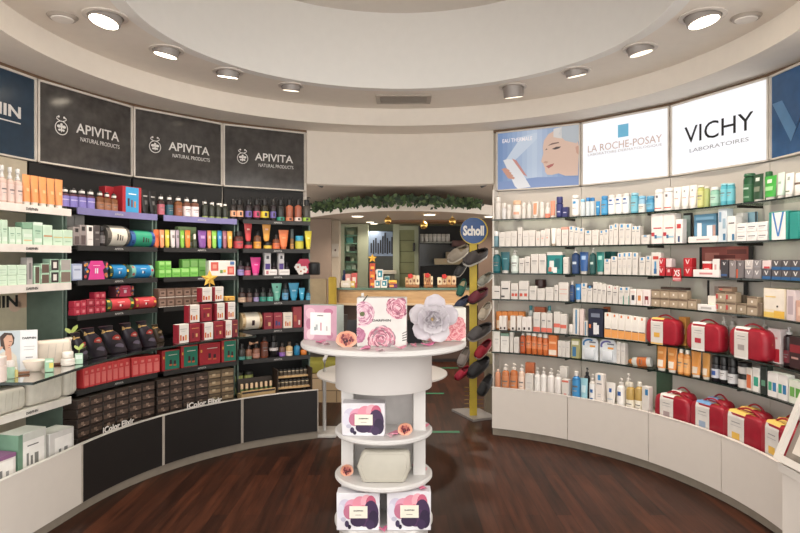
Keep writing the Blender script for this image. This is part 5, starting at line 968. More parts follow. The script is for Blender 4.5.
# bottom glass shelf
items('R6', [
 ('box', 493.4, 500, 331.6, 'tall white box at shelf end', dict(c=(236, 230, 224), pr=PRW)), ('box', 500.4, 509, 333.4, 'white box with green lid', dict(c=(236, 232, 226), pr=PRW, top=(120, 160, 140))), ('box', 509.6, 513.2, 332, 'slim white box', dict(c=WHITE)), ('box', 513.6, 519, 336.8, 'white box beside orange bottles', dict(c=WHITE, pr=PRW)),
 ('bottle', 519.4, 524.8, 332, 'brick-orange bottle with white cap', dict(c=(196, 84, 40), cap=WHITE, sh=.82, lab=(206, 96, 50), lr=(.1, .9))), ('bottle', 525.2, 547.6, (331, 334), 'orange bottle with white cap', dict(n=4, c=(228, 116, 56), cap=WHITE, top='tall', sh=.82, lab=(238, 140, 84), lr=(.3, .7))), ('box', 548.2, 557, 335.6, 'orange box with white lower band', dict(c=(236, 124, 56), pr=[((246, 226, 206), .05, .95, .05, .3), ((250, 180, 130), .1, .9, .6, .7)])),
 ('box', 557.6, 569.6, (340.4, 341.2), 'slim white box in trio', dict(n=3, c=WHITE, pr=PRW)), ('box', 571, 579.6, 339, 'olive box with blue picture', dict(c=(170, 166, 110), pr=[((60, 120, 170), .15, .6, .1, .6), ((226, 222, 200), .1, .9, .7, .9)])),
 ('blister', 580.2, 597.2, 336.6, 'blister pack with blue arch', dict(acc=(50, 130, 200))), ('blister', 597.6, 615.4, 338.4, 'blister pack with violet arch', dict(acc=(110, 110, 180))), ('box', 616.4, 620.4, 342, 'narrow white box by blister packs', dict(c=WHITE, pr=PRW)), ('box', 620.8, 625, 343, 'narrow white box by lying spray', dict(c=WHITE, pr=PRW)),
 ('tube', 654.6, 675.8, (344, 346), 'wide orange tube with pale foot label', dict(n=2, c=(240, 150, 64), cap=(240, 232, 222), capf=.1, pr=[((236, 226, 210), .2, .8, .06, .34), ((250, 190, 120), .25, .75, .6, .7)])), ('bottle', 676, 688.2, (349, 350.4), 'slim orange bottle', dict(n=2, c=(238, 152, 70), cap=(244, 236, 226), sh=.82, lab=(242, 176, 100), lr=(.1, .8))), ('tube', 689, 699.4, 351.6, 'broad orange tube with grey foot label', dict(c=(240, 156, 66), cap=(240, 232, 222), capf=.1, pr=[((226, 210, 190), .2, .8, .06, .34)])), ('tube', 700, 708.4, 352.6, 'amber-gold tube', dict(c=(226, 156, 70), cap=(226, 214, 196), capf=.1, pr=[((226, 210, 190), .2, .8, .06, .34)])),
 ('bottle', 709, 717, 355.6, 'black bottle with blue-white label', dict(c=(40, 40, 46), cap=(26, 26, 28), top='tall', lab=(206, 210, 220), lr=(.2, .7), pr=[((50, 90, 170), 30, .3, .8)])), ('bottle', 717.6, 724.6, 356.6, 'black bottle with white label', dict(c=(36, 36, 40), cap=(26, 26, 28), top='tall', lab=(216, 214, 214), lr=(.2, .7))), ('bottle', 725.2, 733.4, 358, 'black bottle with broad white label', dict(c=(36, 36, 40), cap=(26, 26, 28), top='tall', lab=(206, 206, 208), lr=(.1, .6))),
 ('jar', 734.4, 745.2, 374.4, 'lower white-black jar', dict(c=(216, 210, 204), cap=(40, 38, 38))), ('jar', 734.6, 745, 362.8, 'upper white-black jar', dict(c=(206, 200, 196), cap=(36, 34, 34), zoff=hz('R6', 740, 374.4)-Z_R[6]+.003)), ('box', 746, 751.6, 367.8, 'white box with orange front', dict(c=(236, 226, 216), pr=[((226, 110, 60), .1, .9, .1, .7)])), ('box', 752.2, 759.4, 367.4, 'white box with green square', dict(c=(236, 232, 226), pr=[((50, 170, 140), .2, .85, .25, .62)])),
 ('box', 760, 766.6, 366, 'black-green box', dict(c=(36, 48, 44), pr=[((90, 150, 120), .2, .8, .3, .5)])), ('box', 767.2, 787.4, (372, 374.5), 'white box with green-blue squares', dict(n=2, c=(236, 232, 228), pr=[((60, 170, 130), .1, .45, .25, .6), ((50, 130, 190), .55, .9, .25, .6)])), ('box', 788.4, 802, 380.6, 'white box with leaf-green squares', dict(c=(226, 232, 216), pr=[((110, 180, 80), .1, .45, .3, .7), ((90, 170, 60), .55, .9, .3, .7)])),
])
# spray bottle lying on its back
X, Y = pos('R', phi_at('R', 640, 2.35), 2.35); a_ = -R_(phi_at('R', 640, 2.35))
sp = k_bottle(.075, .05, .21, c=(238, 234, 228), cap=(238, 140, 50), top='pump', sh=.74, lab=(236, 120, 50), lr=(.2, .7))
o = None
for nm, me, par in sp:
    p_ = bpy.data.objects.new('spray_bottle' if par is None else nm, me); COL.objects.link(p_)
    if par is None: o = p_
    else: p_.parent = o
o.matrix_world = Matrix.Translation((X+.10*math.cos(a_), Y+.10*math.sin(a_), Z_R[6]+.042)) @ Matrix.Rotation(a_, 4, 'Z') @ Matrix.Rotation(-math.pi/2-.10, 4, 'Y')
tag(o, 'white spray bottle with orange trigger lying on the bottom glass shelf', 'bottle')
# white base
items('R7', [
 ('bottle', 494.4, 500.2, 369.6, 'peach bottle at base end', dict(c=(222, 150, 112), cap=(236, 200, 180), sh=.9, inset=.03)), ('bottle', 500.8, 508.6, 364.8, 'amber-orange pump bottle nearer shoe stand', dict(c=(206, 122, 70), cap=(236, 226, 216), top='pump', lab=(214, 134, 84), lr=(.1, .8))), ('bottle', 509, 516.8, 364, 'amber-orange pump bottle farther from shoe stand', dict(c=(206, 116, 60), cap=(236, 226, 216), top='pump', lab=(214, 130, 76), lr=(.1, .8))),
 ('bottle', 517.4, 524, 365, 'blush pump bottle', dict(c=(240, 206, 182), cap=(240, 232, 226), top='pump', lab=(244, 216, 196), lr=(.1, .8))), ('box', 525, 533, (374, 373.4), 'white box with thin grey text', dict(n=1, c=WHITE, pr=PRW)), ('bottle', 533.4, 545.6, (368, 368), 'white pump bottle with pink circle', dict(n=2, c=(240, 234, 230), cap=WHITE, top='pump', lab=(240, 236, 232), lr=(.05, .9), pr=[((226, 130, 120), 30, .1, .3)])), ('bottle', 546, 560.4, (369, 371), 'plain white pump bottle', dict(n=2, c=(240, 234, 230), cap=WHITE, top='pump')), ('box', 561.6, 568.6, 379.6, 'white box with red lid line', dict(c=WHITE, pr=[((226, 110, 90), 0, 1, .88, .96), ((226, 150, 140), .3, .7, .3, .4)])), ('box', 559.6, 567, 366.6, 'grey-white box in back row', dict(inset=.12, c=(220, 214, 208))), ('box', 525, 534, 362.8, 'burnt-orange box in back row', dict(inset=.14, c=(196, 104, 60))),
 ('bottle', 570.6, 578.6, 371.6, 'blue bottle with magenta foot', dict(c=(40, 130, 200), cap=WHITE, sh=.84, lab=(54, 146, 210), lr=(.15, .9))), ('tube', 579.2, 586.8, 378.6, 'light aqua tube', dict(c=(150, 206, 222), cap=(120, 190, 210), pr=[((206, 232, 240), .2, .8, .4, .7)])), ('bottle', 583, 588.6, 368, 'black pump bottle in back row', dict(inset=.11, c=(40, 40, 46), cap=(30, 30, 34), top='pump')),
 ('bottle', 588, 594.4, 374.6, 'white pump bottle with blue marks', dict(c=WHITE, cap=WHITE, top='pump', lab=(240, 238, 236), lr=(.05, .9), pr=[((50, 110, 180), 26, .6, .75), ((50, 110, 180), 26, .3, .36)])), ('box', 595, 603.4, 374, 'tall white box with blue emblem', dict(c=(238, 228, 220), pr=PR_LRP)), ('tube', 604.6, 614.4, 382.6, 'white tube with blue emblem', dict(c=(234, 228, 222), cap=(50, 60, 100), pr=[((40, 96, 176), .36, .64, .6, .76), ((190, 200, 210), .2, .8, .3, .35)])), ('bottle', 615.2, 622.8, 378.6, 'white pump bottle with single blue emblem', dict(c=(240, 236, 232), cap=WHITE, top='pump', lab=(242, 238, 234), lr=(.05, .9), pr=[((40, 96, 176), 26, .68, .86)])),
 ('bottle', 624, 632.4, 383, 'gold oil bottle nearer shoe stand', dict(c=(196, 160, 84), cap=(226, 220, 206), sh=.86, lab=(240, 232, 214), lr=(.1, .55))), ('bottle', 633, 641, 382.4, 'gold oil bottle next to white box', dict(c=(196, 160, 84), cap=(226, 220, 206), sh=.86, lab=(240, 232, 214), lr=(.1, .55))), ('box', 641.6, 648.8, 386.6, 'white box with blue corner emblem', dict(c=WHITE, pr=[((46, 130, 190), .5, .9, .74, .92)])), ('bottle', 623, 630, 374, 'white pump bottle in back row', dict(inset=.12, c=(226, 220, 206), cap=WHITE, top='pump')),
])
for (a, e, y, cp, mk, dn, bk) in ((652.6, 692.6, 388.6, (232, 226, 222), (170, 150, 150), 'red bag with white sleeve', 'red back-row bag nearest glass divider'), (688, 729.6, 395.6, (110, 160, 214), (150, 170, 196), 'red bag with blue-topped sleeve', 'red back-row bag with blue-topped sleeve'),
        (719, 768, 405.6, (240, 200, 90), (232, 180, 66), 'red bag with yellow-topped sleeve, farther from bin', 'red back-row bag, yellow-topped, farther from bin'), (758, 799, 416, (240, 200, 90), (232, 180, 66), 'red bag with yellow-topped sleeve beside slanted bin', 'red back-row bag, yellow-topped, beside slanted bin')):
    run('R7', 'bag', a, e-3, y+5, dn, inset=.02, c=(166, 20, 40), cap=cp, mark=mk, d=.085, fill=.96)
    run('R7', 'bag', a+9, e+3, y+1, bk, inset=.15, c=(160, 18, 36), cap=cp, mark=mk, d=.09, fill=.72)

# ---------------------------------------------------------------- poster and cosmetics of the white bay
ph = 86
x, y = pos('L', 87, 2.485); a_ = R_(77)
ps = thing('poster', 'beige brand poster on the back of the white bay with large black capitals', 'poster', (x, y, .96), a_)
b = MB(); b.box(-.42, .42, -.004, .004, 0, .40, M((198, 188, 158), .6)); link('board', b, ps)
b = MB()
for cx, cz, rx, rz, c_ in ((.30, .33, .07, .05, (206, 170, 140)), (.24, .30, .05, .04, (216, 184, 160)), (.2, .02, .12, .04, (110, 96, 84)), (.36, .02, .04, .06, (160, 70, 60))): b.disc(cx, -.0046, cz, rx, rz, M(c_, .6))
link('picture_print', b, ps)
lettering('DARPHIN', TB, ps, .0, -.006, .33, .52, .075, .03)
ZG = .951
def on_glass(x, yb, Zb=ZG): Z = F*(EYE-Zb)/(yb-260); return (x-400)/F*Z, Z
def put(kind, x0, x1, yt, yb, label, cat=None, rz=.9, d=None, name=None, zb=ZG, **p):
    X, Z = on_glass((x0+x1)/2, yb, zb); wd = (x1-x0)/F*Z; h = (yb-yt)/F*Z
    return emit(kind, wd*(.92 if kind != 'jar' else 1), d or wd, h, (X-.02, Z+.02, zb+.001), rz, label, cat, None, name, **p)
X, Z = on_glass(16, 371)
cd = thing('display_card', 'tall white display card with a woman in a pale jacket, glass ledge of white bay', 'card', (X-.02, Z+.02, ZG), .42)
W_, H_ = 36/F*Z*1.1, 40/F*Z
b = MB(); b.box(-W_/2, W_/2, 0, .008, 0, H_, M((222, 222, 222), .5)); link('board', b, cd)
b = MB(); yy = -.0006
for pts, c_, k in (([(-.5, 0), (.12, 0), (.12, 1), (-.5, 1)], (186, 196, 200), 0), ([(-.5, 0), (-.5, .3), (-.34, .42), (-.2, .5), (-.08, .5), (.04, .36), (.08, 0)], (206, 196, 178), 1), ([(-.3, .62), (-.32, .86), (-.22, .96), (-.06, .94), (0, .82), (-.02, .66), (-.2, .5)], (70, 52, 44), 1), ([(-.2, .55), (-.24, .8), (-.16, .9), (-.06, .88), (-.03, .74), (-.08, .6)], (206, 156, 128), 2), ([(-.2, .3), (-.2, .56), (-.08, .58), (-.06, .3), (-.13, .14)], (206, 156, 128), 2), ([(-.44, .42), (-.36, .46), (-.24, .6), (-.3, .62)], (206, 156, 128), 2),
                   ([(-.12, .72), (-.05, .73), (-.05, .74), (-.12, .735)], (90, 60, 50), 3), ([(-.15, .64), (-.08, .65), (-.1, .62)], (170, 80, 76), 3)):
    b.poly([(u*W_, v*H_) for u, v in pts], yy-.0004*k, M(c_, .6))
b.quad(W_*.2, W_*.42, H_*.5, H_*.51, yy, M((150, 150, 150))); b.quad(W_*.2, W_*.44, H_*.58, H_*.59, yy, M((150, 150, 150))); b.quad(W_*.24, W_*.4, H_*.3, H_*.32, yy, M((110, 110, 110)))
link('picture_print', b, cd); lettering('DARPHIN', TB, cd, W_*.32, -.001, H_*.8, W_*.3, .012, .03)
put('pouch', 37, 71.5, 340.5, 365, 'cream quilted pouch standing on the glass ledge, white bay', rz=.75, d=.07, c=(228, 214, 196))
put('jar', -10, 7, 357, 383, 'large blush round pot at the frame edge, glass ledge', cap=(236, 218, 206), c=(234, 216, 204), rz=0)
put('jar', 7.5, 15.5, 361.5, 379, 'small jar with green label and white lid, glass ledge', c=(170, 210, 180), cap=(236, 230, 224), rz=0)
put('bottle', 15.3, 19.6, 368, 378, 'tiny yellow flask beside green-labelled jar, glass ledge', c=(216, 196, 110), cap=(226, 222, 206))
X, Z = on_glass(35, 371)
b = MB(); R0 = 11/F*Z; hB = 10.5/F*Z
b.lathe([(R0*.45, 0), (R0*.75, hB*.3), (R0, hB), (R0*.93, hB), (R0*.68, hB*.36), (R0*.3, hB*.2), (.001, hB*.18)], M((232, 216, 200), .45), 24, cap1=False)
tag(link('bowl', b, None, (X, Z, ZG+.001)), 'cream ceramic bowl on the glass ledge', 'bowl')
put('bottle', 27, 33.5, 351, 366, 'yellow-green labelled flask behind the cream bowl, glass ledge', c=(196, 206, 140), cap=(236, 230, 224), lab=(170, 196, 90))
put('box', 46.6, 55.2, 359.5, 372.5, 'small green box with yellow flowers on glass ledge', c=(150, 196, 160), rz=.5, d=.03, pr=[((226, 206, 90), .5, .95, .3, .7), ((214, 230, 216), .1, .9, .75, .9)])
b = MB(); b.rbox(-.03, .03, -.012, .012, 0, .012, .003, M((130, 84, 54), .6))
X, Z = on_glass(23, 374); tag(link('wooden_spatula', b, None, (X, Z, ZG+.001), .5), 'short brown wooden spatula lying beside the bowl', 'spatula')
X, Z = on_glass(60, 364.6); b = MB(); b.rbox(-.03, .03, -.014, .014, 0, .01, .003, M((110, 70, 48), .6))
tag(link('wooden_spatula', b, None, (X-.01, Z, ZG+.001), .5), 'dark wooden spatula in front of stacked white jars', 'spatula')
put('jar', 63, 76, 362-3, 365.8, 'lower flat white jar on glass ledge', c=(238, 228, 216), cap=(240, 232, 222), rz=0, lf=.4)
Xj, Zj = on_glass(69.5, 365.8); hj = 6.8/F*Zj
emit('jar', .058, .058, hj*.95, (Xj-.02, Zj+.02, ZG+hj+.003), 0, 'upper flat white jar stacked on lower jar, glass ledge', 'jar', c=(236, 226, 214), cap=(242, 234, 224), lf=.4)
put('jar', 66.5, 78.5, 338, 357.5, 'tall white pot holding a green sprout, glass ledge', c=(238, 230, 220), cap=(240, 232, 222), rz=0, lf=.7)
put('box', 76.6, 84.4, 354, 364.6, 'small mint-labelled cube box on ledge', c=(176, 214, 186), rz=.5, d=.03, pr=[((220, 236, 224), .1, .9, .5, .9)])
def sprout(x, yb, Zx, z, label, s=1.0):
    t = thing('green_sprout', label, 'plant', (x, yb, z)); g1 = M((150, 170, 84), .5)
    b = MB(); b.tube([(0, 0, 0), (.004*s, 0, .02*s)], .002, g1, 6); link('stem', b, t)
    for k, (a, tilt) in enumerate(((0.2, .5), (2.6, .6), (1.4, .9))):
        pts = [(math.cos(a)*u*.05*s-math.sin(a)*v*.016*s, math.sin(a)*u*.05*s+math.cos(a)*v*.016*s, .018*s+u*.05*s*tilt) for u, v in ((0, 0), (.3, .8), (.7, .9), (1, 0), (.7, -.9), (.3, -.8))]
        b = MB(); b.loft([pts, [(p[0], p[1], p[2]+.002) for p in pts]], g1); link('leaf', b, t)
X, Z = on_glass(72.5, 357.5); sprout(X-.02, Z+.02, 0, ZG+19.6/F*Z, 'green two-leaf sprout standing on the tall white pot', 1.15)
X, Z = on_glass(80.5, 364.6); sprout(X-.02, Z+.02, 0, ZG+10.6/F*Z+.004, 'small green sprout on the mint cube box', .8)
X, Z = on_glass(60, 362); sprout(X-.05, Z+.10, 0, ZG+.002, 'green leaf sprig lying by the flat white jars', .9)

# ---------------------------------------------------------------- central display table
TX, TY = -.092, 3.45
WT = M((214, 210, 207), .42, var=.012)
tb = thing('display_table', 'round white display table with drum and two lower tiers in the room centre', 'table', (TX, TY, 0))
def disk(r, z0, z1, bev=.008): b = MB(); b.lathe([(r-bev, z0), (r, z0+bev), (r, z1-bev), (r-bev, z1)], WT, 72); return b
link('tabletop', disk(.464, 1.068, 1.10), tb)
b = MB(); b.lathe([(.272, .843), (.272, 1.0675)], M((198, 192, 189), .42, var=.01), 64); link('drum', b, tb)
link('tier_shelf', disk(.274, .578, .606), tb); link('tier_shelf', disk(.274, .332, .36), tb); link('base_shelf', disk(.276, .08, .114), tb)
for z0, z1 in ((.114, .332), (.36, .578), (.606, .843)):
    for s in (-1, 1):
        b = MB(); b.box(s*.20-.033, s*.20+.033, -.07, .14, z0, z1, WT); link('column_panel', b, tb)
    b = MB(); b.box(-.166, .166, .06, .08, z0, z1, M((206, 202, 200), .45)); link('back_panel', b, tb)
b = MB(); b.lathe([(.25, 0), (.25, .0795)], M((190, 184, 180), .5), 48); link('plinth', b, tb)
ZT = 1.101
PK = [(190, 110, 132), (206, 132, 150), (222, 160, 172), (172, 90, 116), (230, 184, 190), (150, 74, 98)]
def peony(b, cx, cz, r, y, seed=1, cols=PK, dark=None, clip=None):
    rr = random.Random(seed); k = 0
    for ring_ in range(8, -1, -1):
        n = 3+int(ring_*2.6)
        for i in range(n):
            a = 2*math.pi*(i+rr.random()*.6)/n; rad = r*(ring_/9+.07*rr.random()); s = r*(.11+.06*rr.random())
            x, z = cx+rad*math.cos(a), cz+rad*math.sin(a); k += 1
            if clip and not (clip[0]+s < x < clip[1]-s and clip[2]+s < z < clip[3]-s): continue
            ca, sa = math.cos(a), math.sin(a); yk = y-.00002*k
            b.face([(x+s*(1.5*math.sin(t)*-sa+.8*math.cos(t)*ca), yk, z+s*(1.5*math.sin(t)*ca+.8*math.cos(t)*sa)) for t in [2*math.pi*j/9 for j in range(9)]][::-1], M(rr.choice(cols), .5))
            b.face([(x+s*(1.2*math.sin(t)*-sa+(.5*math.cos(t)-.25)*ca), yk-.00001, z+s*(1.2*math.sin(t)*ca+(.5*math.cos(t)-.25)*sa)) for t in [2*math.pi*j/9 for j in range(9)]][::-1], M(rr.choice(cols), .5))
    if dark: b.disc(cx, y-.00003*(k+2), cz, r*.22, r*.2, M(dark, .5), 10)
def tput(x, yb, z): Z = F*(EYE-z)/(yb-260); return (x-400)/F*Z, Z
# gift box with pink front
X, Y = tput(322, 340.5, ZT)
wd, hh, dp = .24, .195, .10
g1 = thing('gift_box', 'pink-framed gift box with white card on the table, mint side', 'gift box', (X+.004, Y+.06, ZT), -.32)
b = MB(); b.rbox(-wd*.42, wd*.42, -dp/2, dp/2, 0, hh, .003, M((212, 226, 218), .4), 1); link('carton', b, g1)
b = MB(); y0 = -dp/2-.0005; b.quad(-wd*.42, wd*.42, 0, hh, y0, M((206, 150, 172), .4))
for cx, cz, rx, rz_, c_ in ((-.06, .15, .03, .03, (222, 176, 192)), (.05, .16, .03, .018, (190, 104, 138)), (-.06, .03, .025, .03, (226, 190, 200)), (.06, .03, .02, .02, (196, 122, 150)), (-.07, .09, .018, .03, (186, 110, 140))): b.disc(cx, y0-.0003, cz, rx, rz_, M(c_, .4))
link('front_print', b, g1)
b = MB(); b.box(-.06, .066, y0-.002, y0-.0008, .03, .155, M((238, 234, 232), .4)); c2 = link('white_card', b, g1)
b = MB()
for x_, z_, w__, h__, c_ in ((-.02, .07, .012, .03, (170, 176, 178)), (-.03, .066, .012, .02, (150, 160, 160)), (.006, .066, .008, .045, (206, 130, 150)), (.042, .066, .008, .026, (190, 180, 180))): b.quad(x_-w__/2, x_+w__/2, z_-.012, z_-.012+h__, y0-.0026, M(c_, .4))
link('print', b, c2); lettering('DARPHIN', TB, c2, .002, y0-.003, .138, .036, .006, .03)
# big white floral box
X, Y = tput(382, 347, ZT)
g2 = thing('gift_box', 'large white gift box with pink peonies and black brand word', 'gift box', (X, Y+.05, ZT), -.04)
W2, H2, D2 = .258, .255, .09
b = MB(); b.rbox(-W2/2, W2/2, -D2/2, D2/2, 0, H2, .003, M((212, 206, 202), .4), 1); link('carton', b, g2)
b = MB(); y0 = -D2/2-.0008; cl = (-W2/2, W2/2, 0, H2)
peony(b, -.10, .17, .062, y0, 2, [(196, 140, 160), (176, 110, 136), (214, 170, 184), (226, 196, 204)], (90, 96, 50), cl); peony(b, .085, .205, .06, y0, 3, PK, None, cl); peony(b, .0, .035, .072, y0, 4, PK+[(150, 130, 136)], None, cl); peony(b, -.125, .06, .04, y0, 5, [(190, 120, 150), (170, 96, 130)], None, cl)
b.poly([(-.1, .235), (-.075, .268), (-.07, .266), (-.094, .232)], y0, M((60, 60, 44)))
for i in range(4): b.poly([(.105, .03+.012*i), (.13, .036+.014*i), (.13, .04+.014*i), (.108, .036+.012*i)], y0, M((50, 54, 50)))
link('front_print', b, g2); lettering('DARPHIN', TB, g2, .0, y0-.001, .137, .095, .012, .012)
# dark easel behind the white box
b = MB(); b.loft([[(-.205, 0, 0), (.215, 0, 0), (.17, 0, .125), (-.19, 0, .125)], [(-.205, .02, 0), (.215, .02, 0), (.17, .02, .125), (-.19, .02, .125)]], M((36, 38, 42), .6))
tag(link('easel', b, None, (X+.0, Y+.145, ZT)), 'dark easel standing behind the large peony box', 'easel')
# third gift box and paper flower
X3, Y3 = tput(445, 342, ZT)
g3 = thing('gift_box', 'white gift box with pink roses behind the white paper flower', 'gift box', (X3+.0, Y3+.07, ZT), .10)
b = MB(); b.rbox(-.115, .115, -.045, .045, 0, .185, .003, M((230, 226, 216), .4), 1); link('carton', b, g3)
b = MB(); y0 = -.0458; cl = (-.115, .115, 0, .185)
for i, (cx, cz, r) in enumerate(((-.06, .02, .04), (.0, .035, .045), (.05, .04, .05), (.085, .06, .045), (.07, .1, .035))): peony(b, cx, cz, r, y0-.0004*i, 10+i, [(232, 130, 140), (240, 160, 164), (222, 106, 120), (246, 186, 186)], None, cl)
link('front_print', b, g3)
X, Y = tput(434, 346, ZT)
fl = thing('paper_flower', 'giant white paper flower leaning on the rose gift box', 'flower', (X-.005, Y+.012, ZT+.142))
PF = M((206, 199, 204), .6, var=.01); PF2 = M((198, 190, 197), .6, var=.01)
rr = random.Random(11)
for ring_, n, L0, w0, t0 in ((0, 5, .132, .056, .16), (1, 5, .092, .05, .5), (2, 5, .065, .04, .85), (3, 4, .04, .028, 1.15)):
    for i in range(n):
        a = 2*math.pi*(i+.5*ring_+.25*rr.random())/n+1.3; L_ = L0*(.92+.14*rr.random())
        gridp = []
        for u in [k/6 for k in range(7)]:
            row = []
            for v in [-1+k/3 for k in range(7)]:
                wv = w0*math.sin(math.pi*min(1, .10+u*.72))**.75*v*(1 if u < .8 else math.sqrt(max(.05, 1-((u-.8)/.21)**2))); rad = L_*u*math.cos(t0*u)
                dep = -L_*u*math.sin(t0*u)-.016*(v*v)*(.4+ring_*.3)+.012*(u**3)-.007*ring_
                x = rad*math.cos(a)-wv*math.sin(a); z = rad*math.sin(a)+wv*math.cos(a); row.append((x, dep, z))
            gridp.append(row)
        b = MB(); vs = [p for r_ in gridp for p in r_]
        fs = [(r_*7+c_, r_*7+c_+1, (r_+1)*7+c_+1, (r_+1)*7+c_) for r_ in range(6) for c_ in range(6)]
        b.raw(vs, fs, PF if (i+ring_) % 2 else PF2); o = link('petal', b, fl)
        md = o.modifiers.new('thick', 'SOLIDIFY'); md.thickness = .0015
b = MB()
for i in range(7): b.rbox(-.006+.004*math.cos(i*2.4)-.003, -.006+.004*math.cos(i*2.4)+.003, -.045, -.02, .006*math.sin(i*2.4)-.003, .006*math.sin(i*2.4)+.003, .001, M((206, 170, 110)), 1)
link('stamen', b, fl)
def half_fruit(x, y, z, r, label, rx=1.15):
    t = thing('dried_fruit', label, 'fruit', (x, y, z+r*.85), .15)
    b = MB(); rings = [[(r*rx*math.sin(R_(p))*math.cos(2*math.pi*k/20), .8*r*math.cos(R_(p)), .92*r*math.sin(R_(p))*math.sin(2*math.pi*k/20)) for k in range(20)] for p in (4, 20, 40, 60, 78, 90)]
    b.loft(rings, M((226, 146, 116), .55, var=.15)); link('rind', b, t)
    b = MB(); n = 24
    b.loft([[(r*rx*(s*1.02+.03*math.sin(5*k))*math.cos(2*math.pi*k/n), -yy_, .92*r*(s*1.02+.03*math.cos(4*k))*math.sin(2*math.pi*k/n)) for k in range(n)] for s, yy_ in ((1, 0), (1.0, .006), (.8, .002), (.6, -.004))], M((236, 168, 138), .5, var=.1), cap0=False); link('flesh', b, t)
    b = MB(); rr2 = random.Random(3)
    for k in range(16):
        a = k*2.4; q_ = .62*math.sqrt(k/16); b.disc(r*rx*q_*math.cos(a), -.0025-.0003*k, .92*r*q_*math.sin(a), r*.15, r*.2, M(rr2.choice([(96, 30, 40), (130, 44, 54), (70, 22, 34), (190, 100, 90)]), .4), 8)
    link('seeds', b, t)
X, Y = tput(346.5, 347, ZT); half_fruit(X, Y+.01, ZT, .046, 'halved orange-rinded fruit lying on the tabletop', 1.2)
def petal(x, y, z, s, label, c=(240, 130, 170), rz=0):
    b = MB(); n = 14; pts = []
    for k in range(n):
        t = 2*math.pi*k/n; pts.append((s*(16*math.sin(t)**3)/17, s*(13*math.cos(t)-5*math.cos(2*t)-2*math.cos(3*t)-math.cos(4*t))/17, .0))
    b.loft([[(p[0], p[1], .0005+.006*abs(p[0]/s)) for p in pts], [(p[0], p[1], .0015+.006*abs(p[0]/s)) for p in pts]], M(c, .5))
    o = link('paper_heart', b, None, (x, y, z+.001), rz); o.scale = (1.25, 1.25, 2.6); tag(o, label, 'confetti', 'pink paper hearts on the display table')
for (px, py, s, c_, dn) in ((320, 343.5, .028, (244, 130, 176), 'hot pink heart before the pink-framed box'), (326, 345.5, .02, (240, 190, 206), 'pale heart before the pink-framed box'), (366, 350, .026, (244, 140, 180), 'pink heart at near corner of peony box'), (380, 352, .022, (240, 196, 206), 'pale heart under peony box front'), (400, 349, .028, (240, 150, 176), 'pink heart at far corner of peony box'), (404.5, 346, .018, (236, 170, 186), 'small heart beside the peony box'), (414, 347, .015, (240, 150, 170), 'tiny heart between box and flower'), (427, 346, .032, (246, 110, 170), 'large hot pink heart below paper flower'), (434, 343.6, .02, (240, 170, 190), 'pale heart below paper flower')):
    X, Y = tput(px, py, ZT); petal(X, Y, ZT+.0005, s, dn+', tabletop', c_, px*.7)
# lower tiers
def art_box(x0, x1, yt, yb, z, label, rz=0.0, seed=1):
    Zf = F*(EYE-z)/(yb-260); X = ((x0+x1)/2-400)/F*Zf; wd = (x1-x0)/F*Zf; h = (yb-yt)/F*Zf*.97; d = .09
    t = thing('gift_box', label, 'gift box', (X, Zf+d/2+.004, z+.0012), rz)
    b = MB(); b.rbox(-wd/2, wd/2, -d/2, d/2, 0, h, .003, M((226, 222, 228), .4), 1); link('carton', b, t)
    b = MB(); y0 = -d/2-.0008; k = 0
    def blob(cx, cz, rx, rz_, c): 
        nonlocal k; k += 1; b.disc(wd*cx, y0-.00012*k, h*cz, wd*rx, h*rz_, M(c, .45), 18)
    for (cx, cz, rx, rz_, c) in ((-.3, .66, .15, .18, (206, 200, 220)), (-.4, .5, .08, .2, (216, 214, 228)), (-.12, .62, .2, .22, (226, 150, 176)), (-.2, .5, .14, .2, (196, 110, 140)), (.05, .7, .18, .22, (232, 140, 160)), (.2, .76, .14, .2, (240, 166, 180)), (.3, .72, .12, .22, (206, 90, 120)), (.3, .45, .18, .36, (70, 46, 84)), (.16, .34, .22, .24, (84, 52, 92)), (.0, .26, .18, .16, (60, 40, 74)), (.36, .3, .12, .24, (50, 36, 66)), (.28, .16, .1, .13, (64, 44, 80)), (-.26, .18, .05, .09, (64, 50, 84)), (-.2, .1, .04, .06, (40, 32, 56)), (-.34, .3, .06, .06, (190, 186, 206)), (.12, .56, .1, .12, (214, 96, 116)), (-.06, .48, .1, .1, (240, 180, 150))): blob(cx, cz, rx, rz_, c)
    link('front_print', b, t)
    b = MB(); b.box(-wd*.2, wd*.22, y0-.006, y0-.003, h*.34, h*.66, M((240, 232, 214), .45)); c2 = link('paper_label', b, t)
    b = MB(); b.quad(-wd*.06, wd*.08, h*.42, h*.435, y0-.0066, M((150, 140, 130))); link('print', b, c2)
    lettering('DARPHIN', TB, c2, wd*.01, y0-.0068, h*.54, wd*.22, .007, .03)
art_box(342, 385, 402.5, 436.5, .606, 'gift box with purple flower art on the upper tier', -.03)
art_box(336.5, 379.5, 492.5, 531, .114, 'gift box with purple flower art on the base, shelving side of black bays')
art_box(387, 431, 491, 531, .114, 'gift box with purple flower art on the base, pink heart on top')
X, Y = tput(405, 436, .606); half_fruit(X, Y+.02, .607, .036, 'halved pink-orange fruit on the upper tier', 1.1)
X, Y = tput(346.5, 477, .36); half_fruit(X, Y+.02, .361, .034, 'halved pink-orange fruit on the middle tier', 1.05)
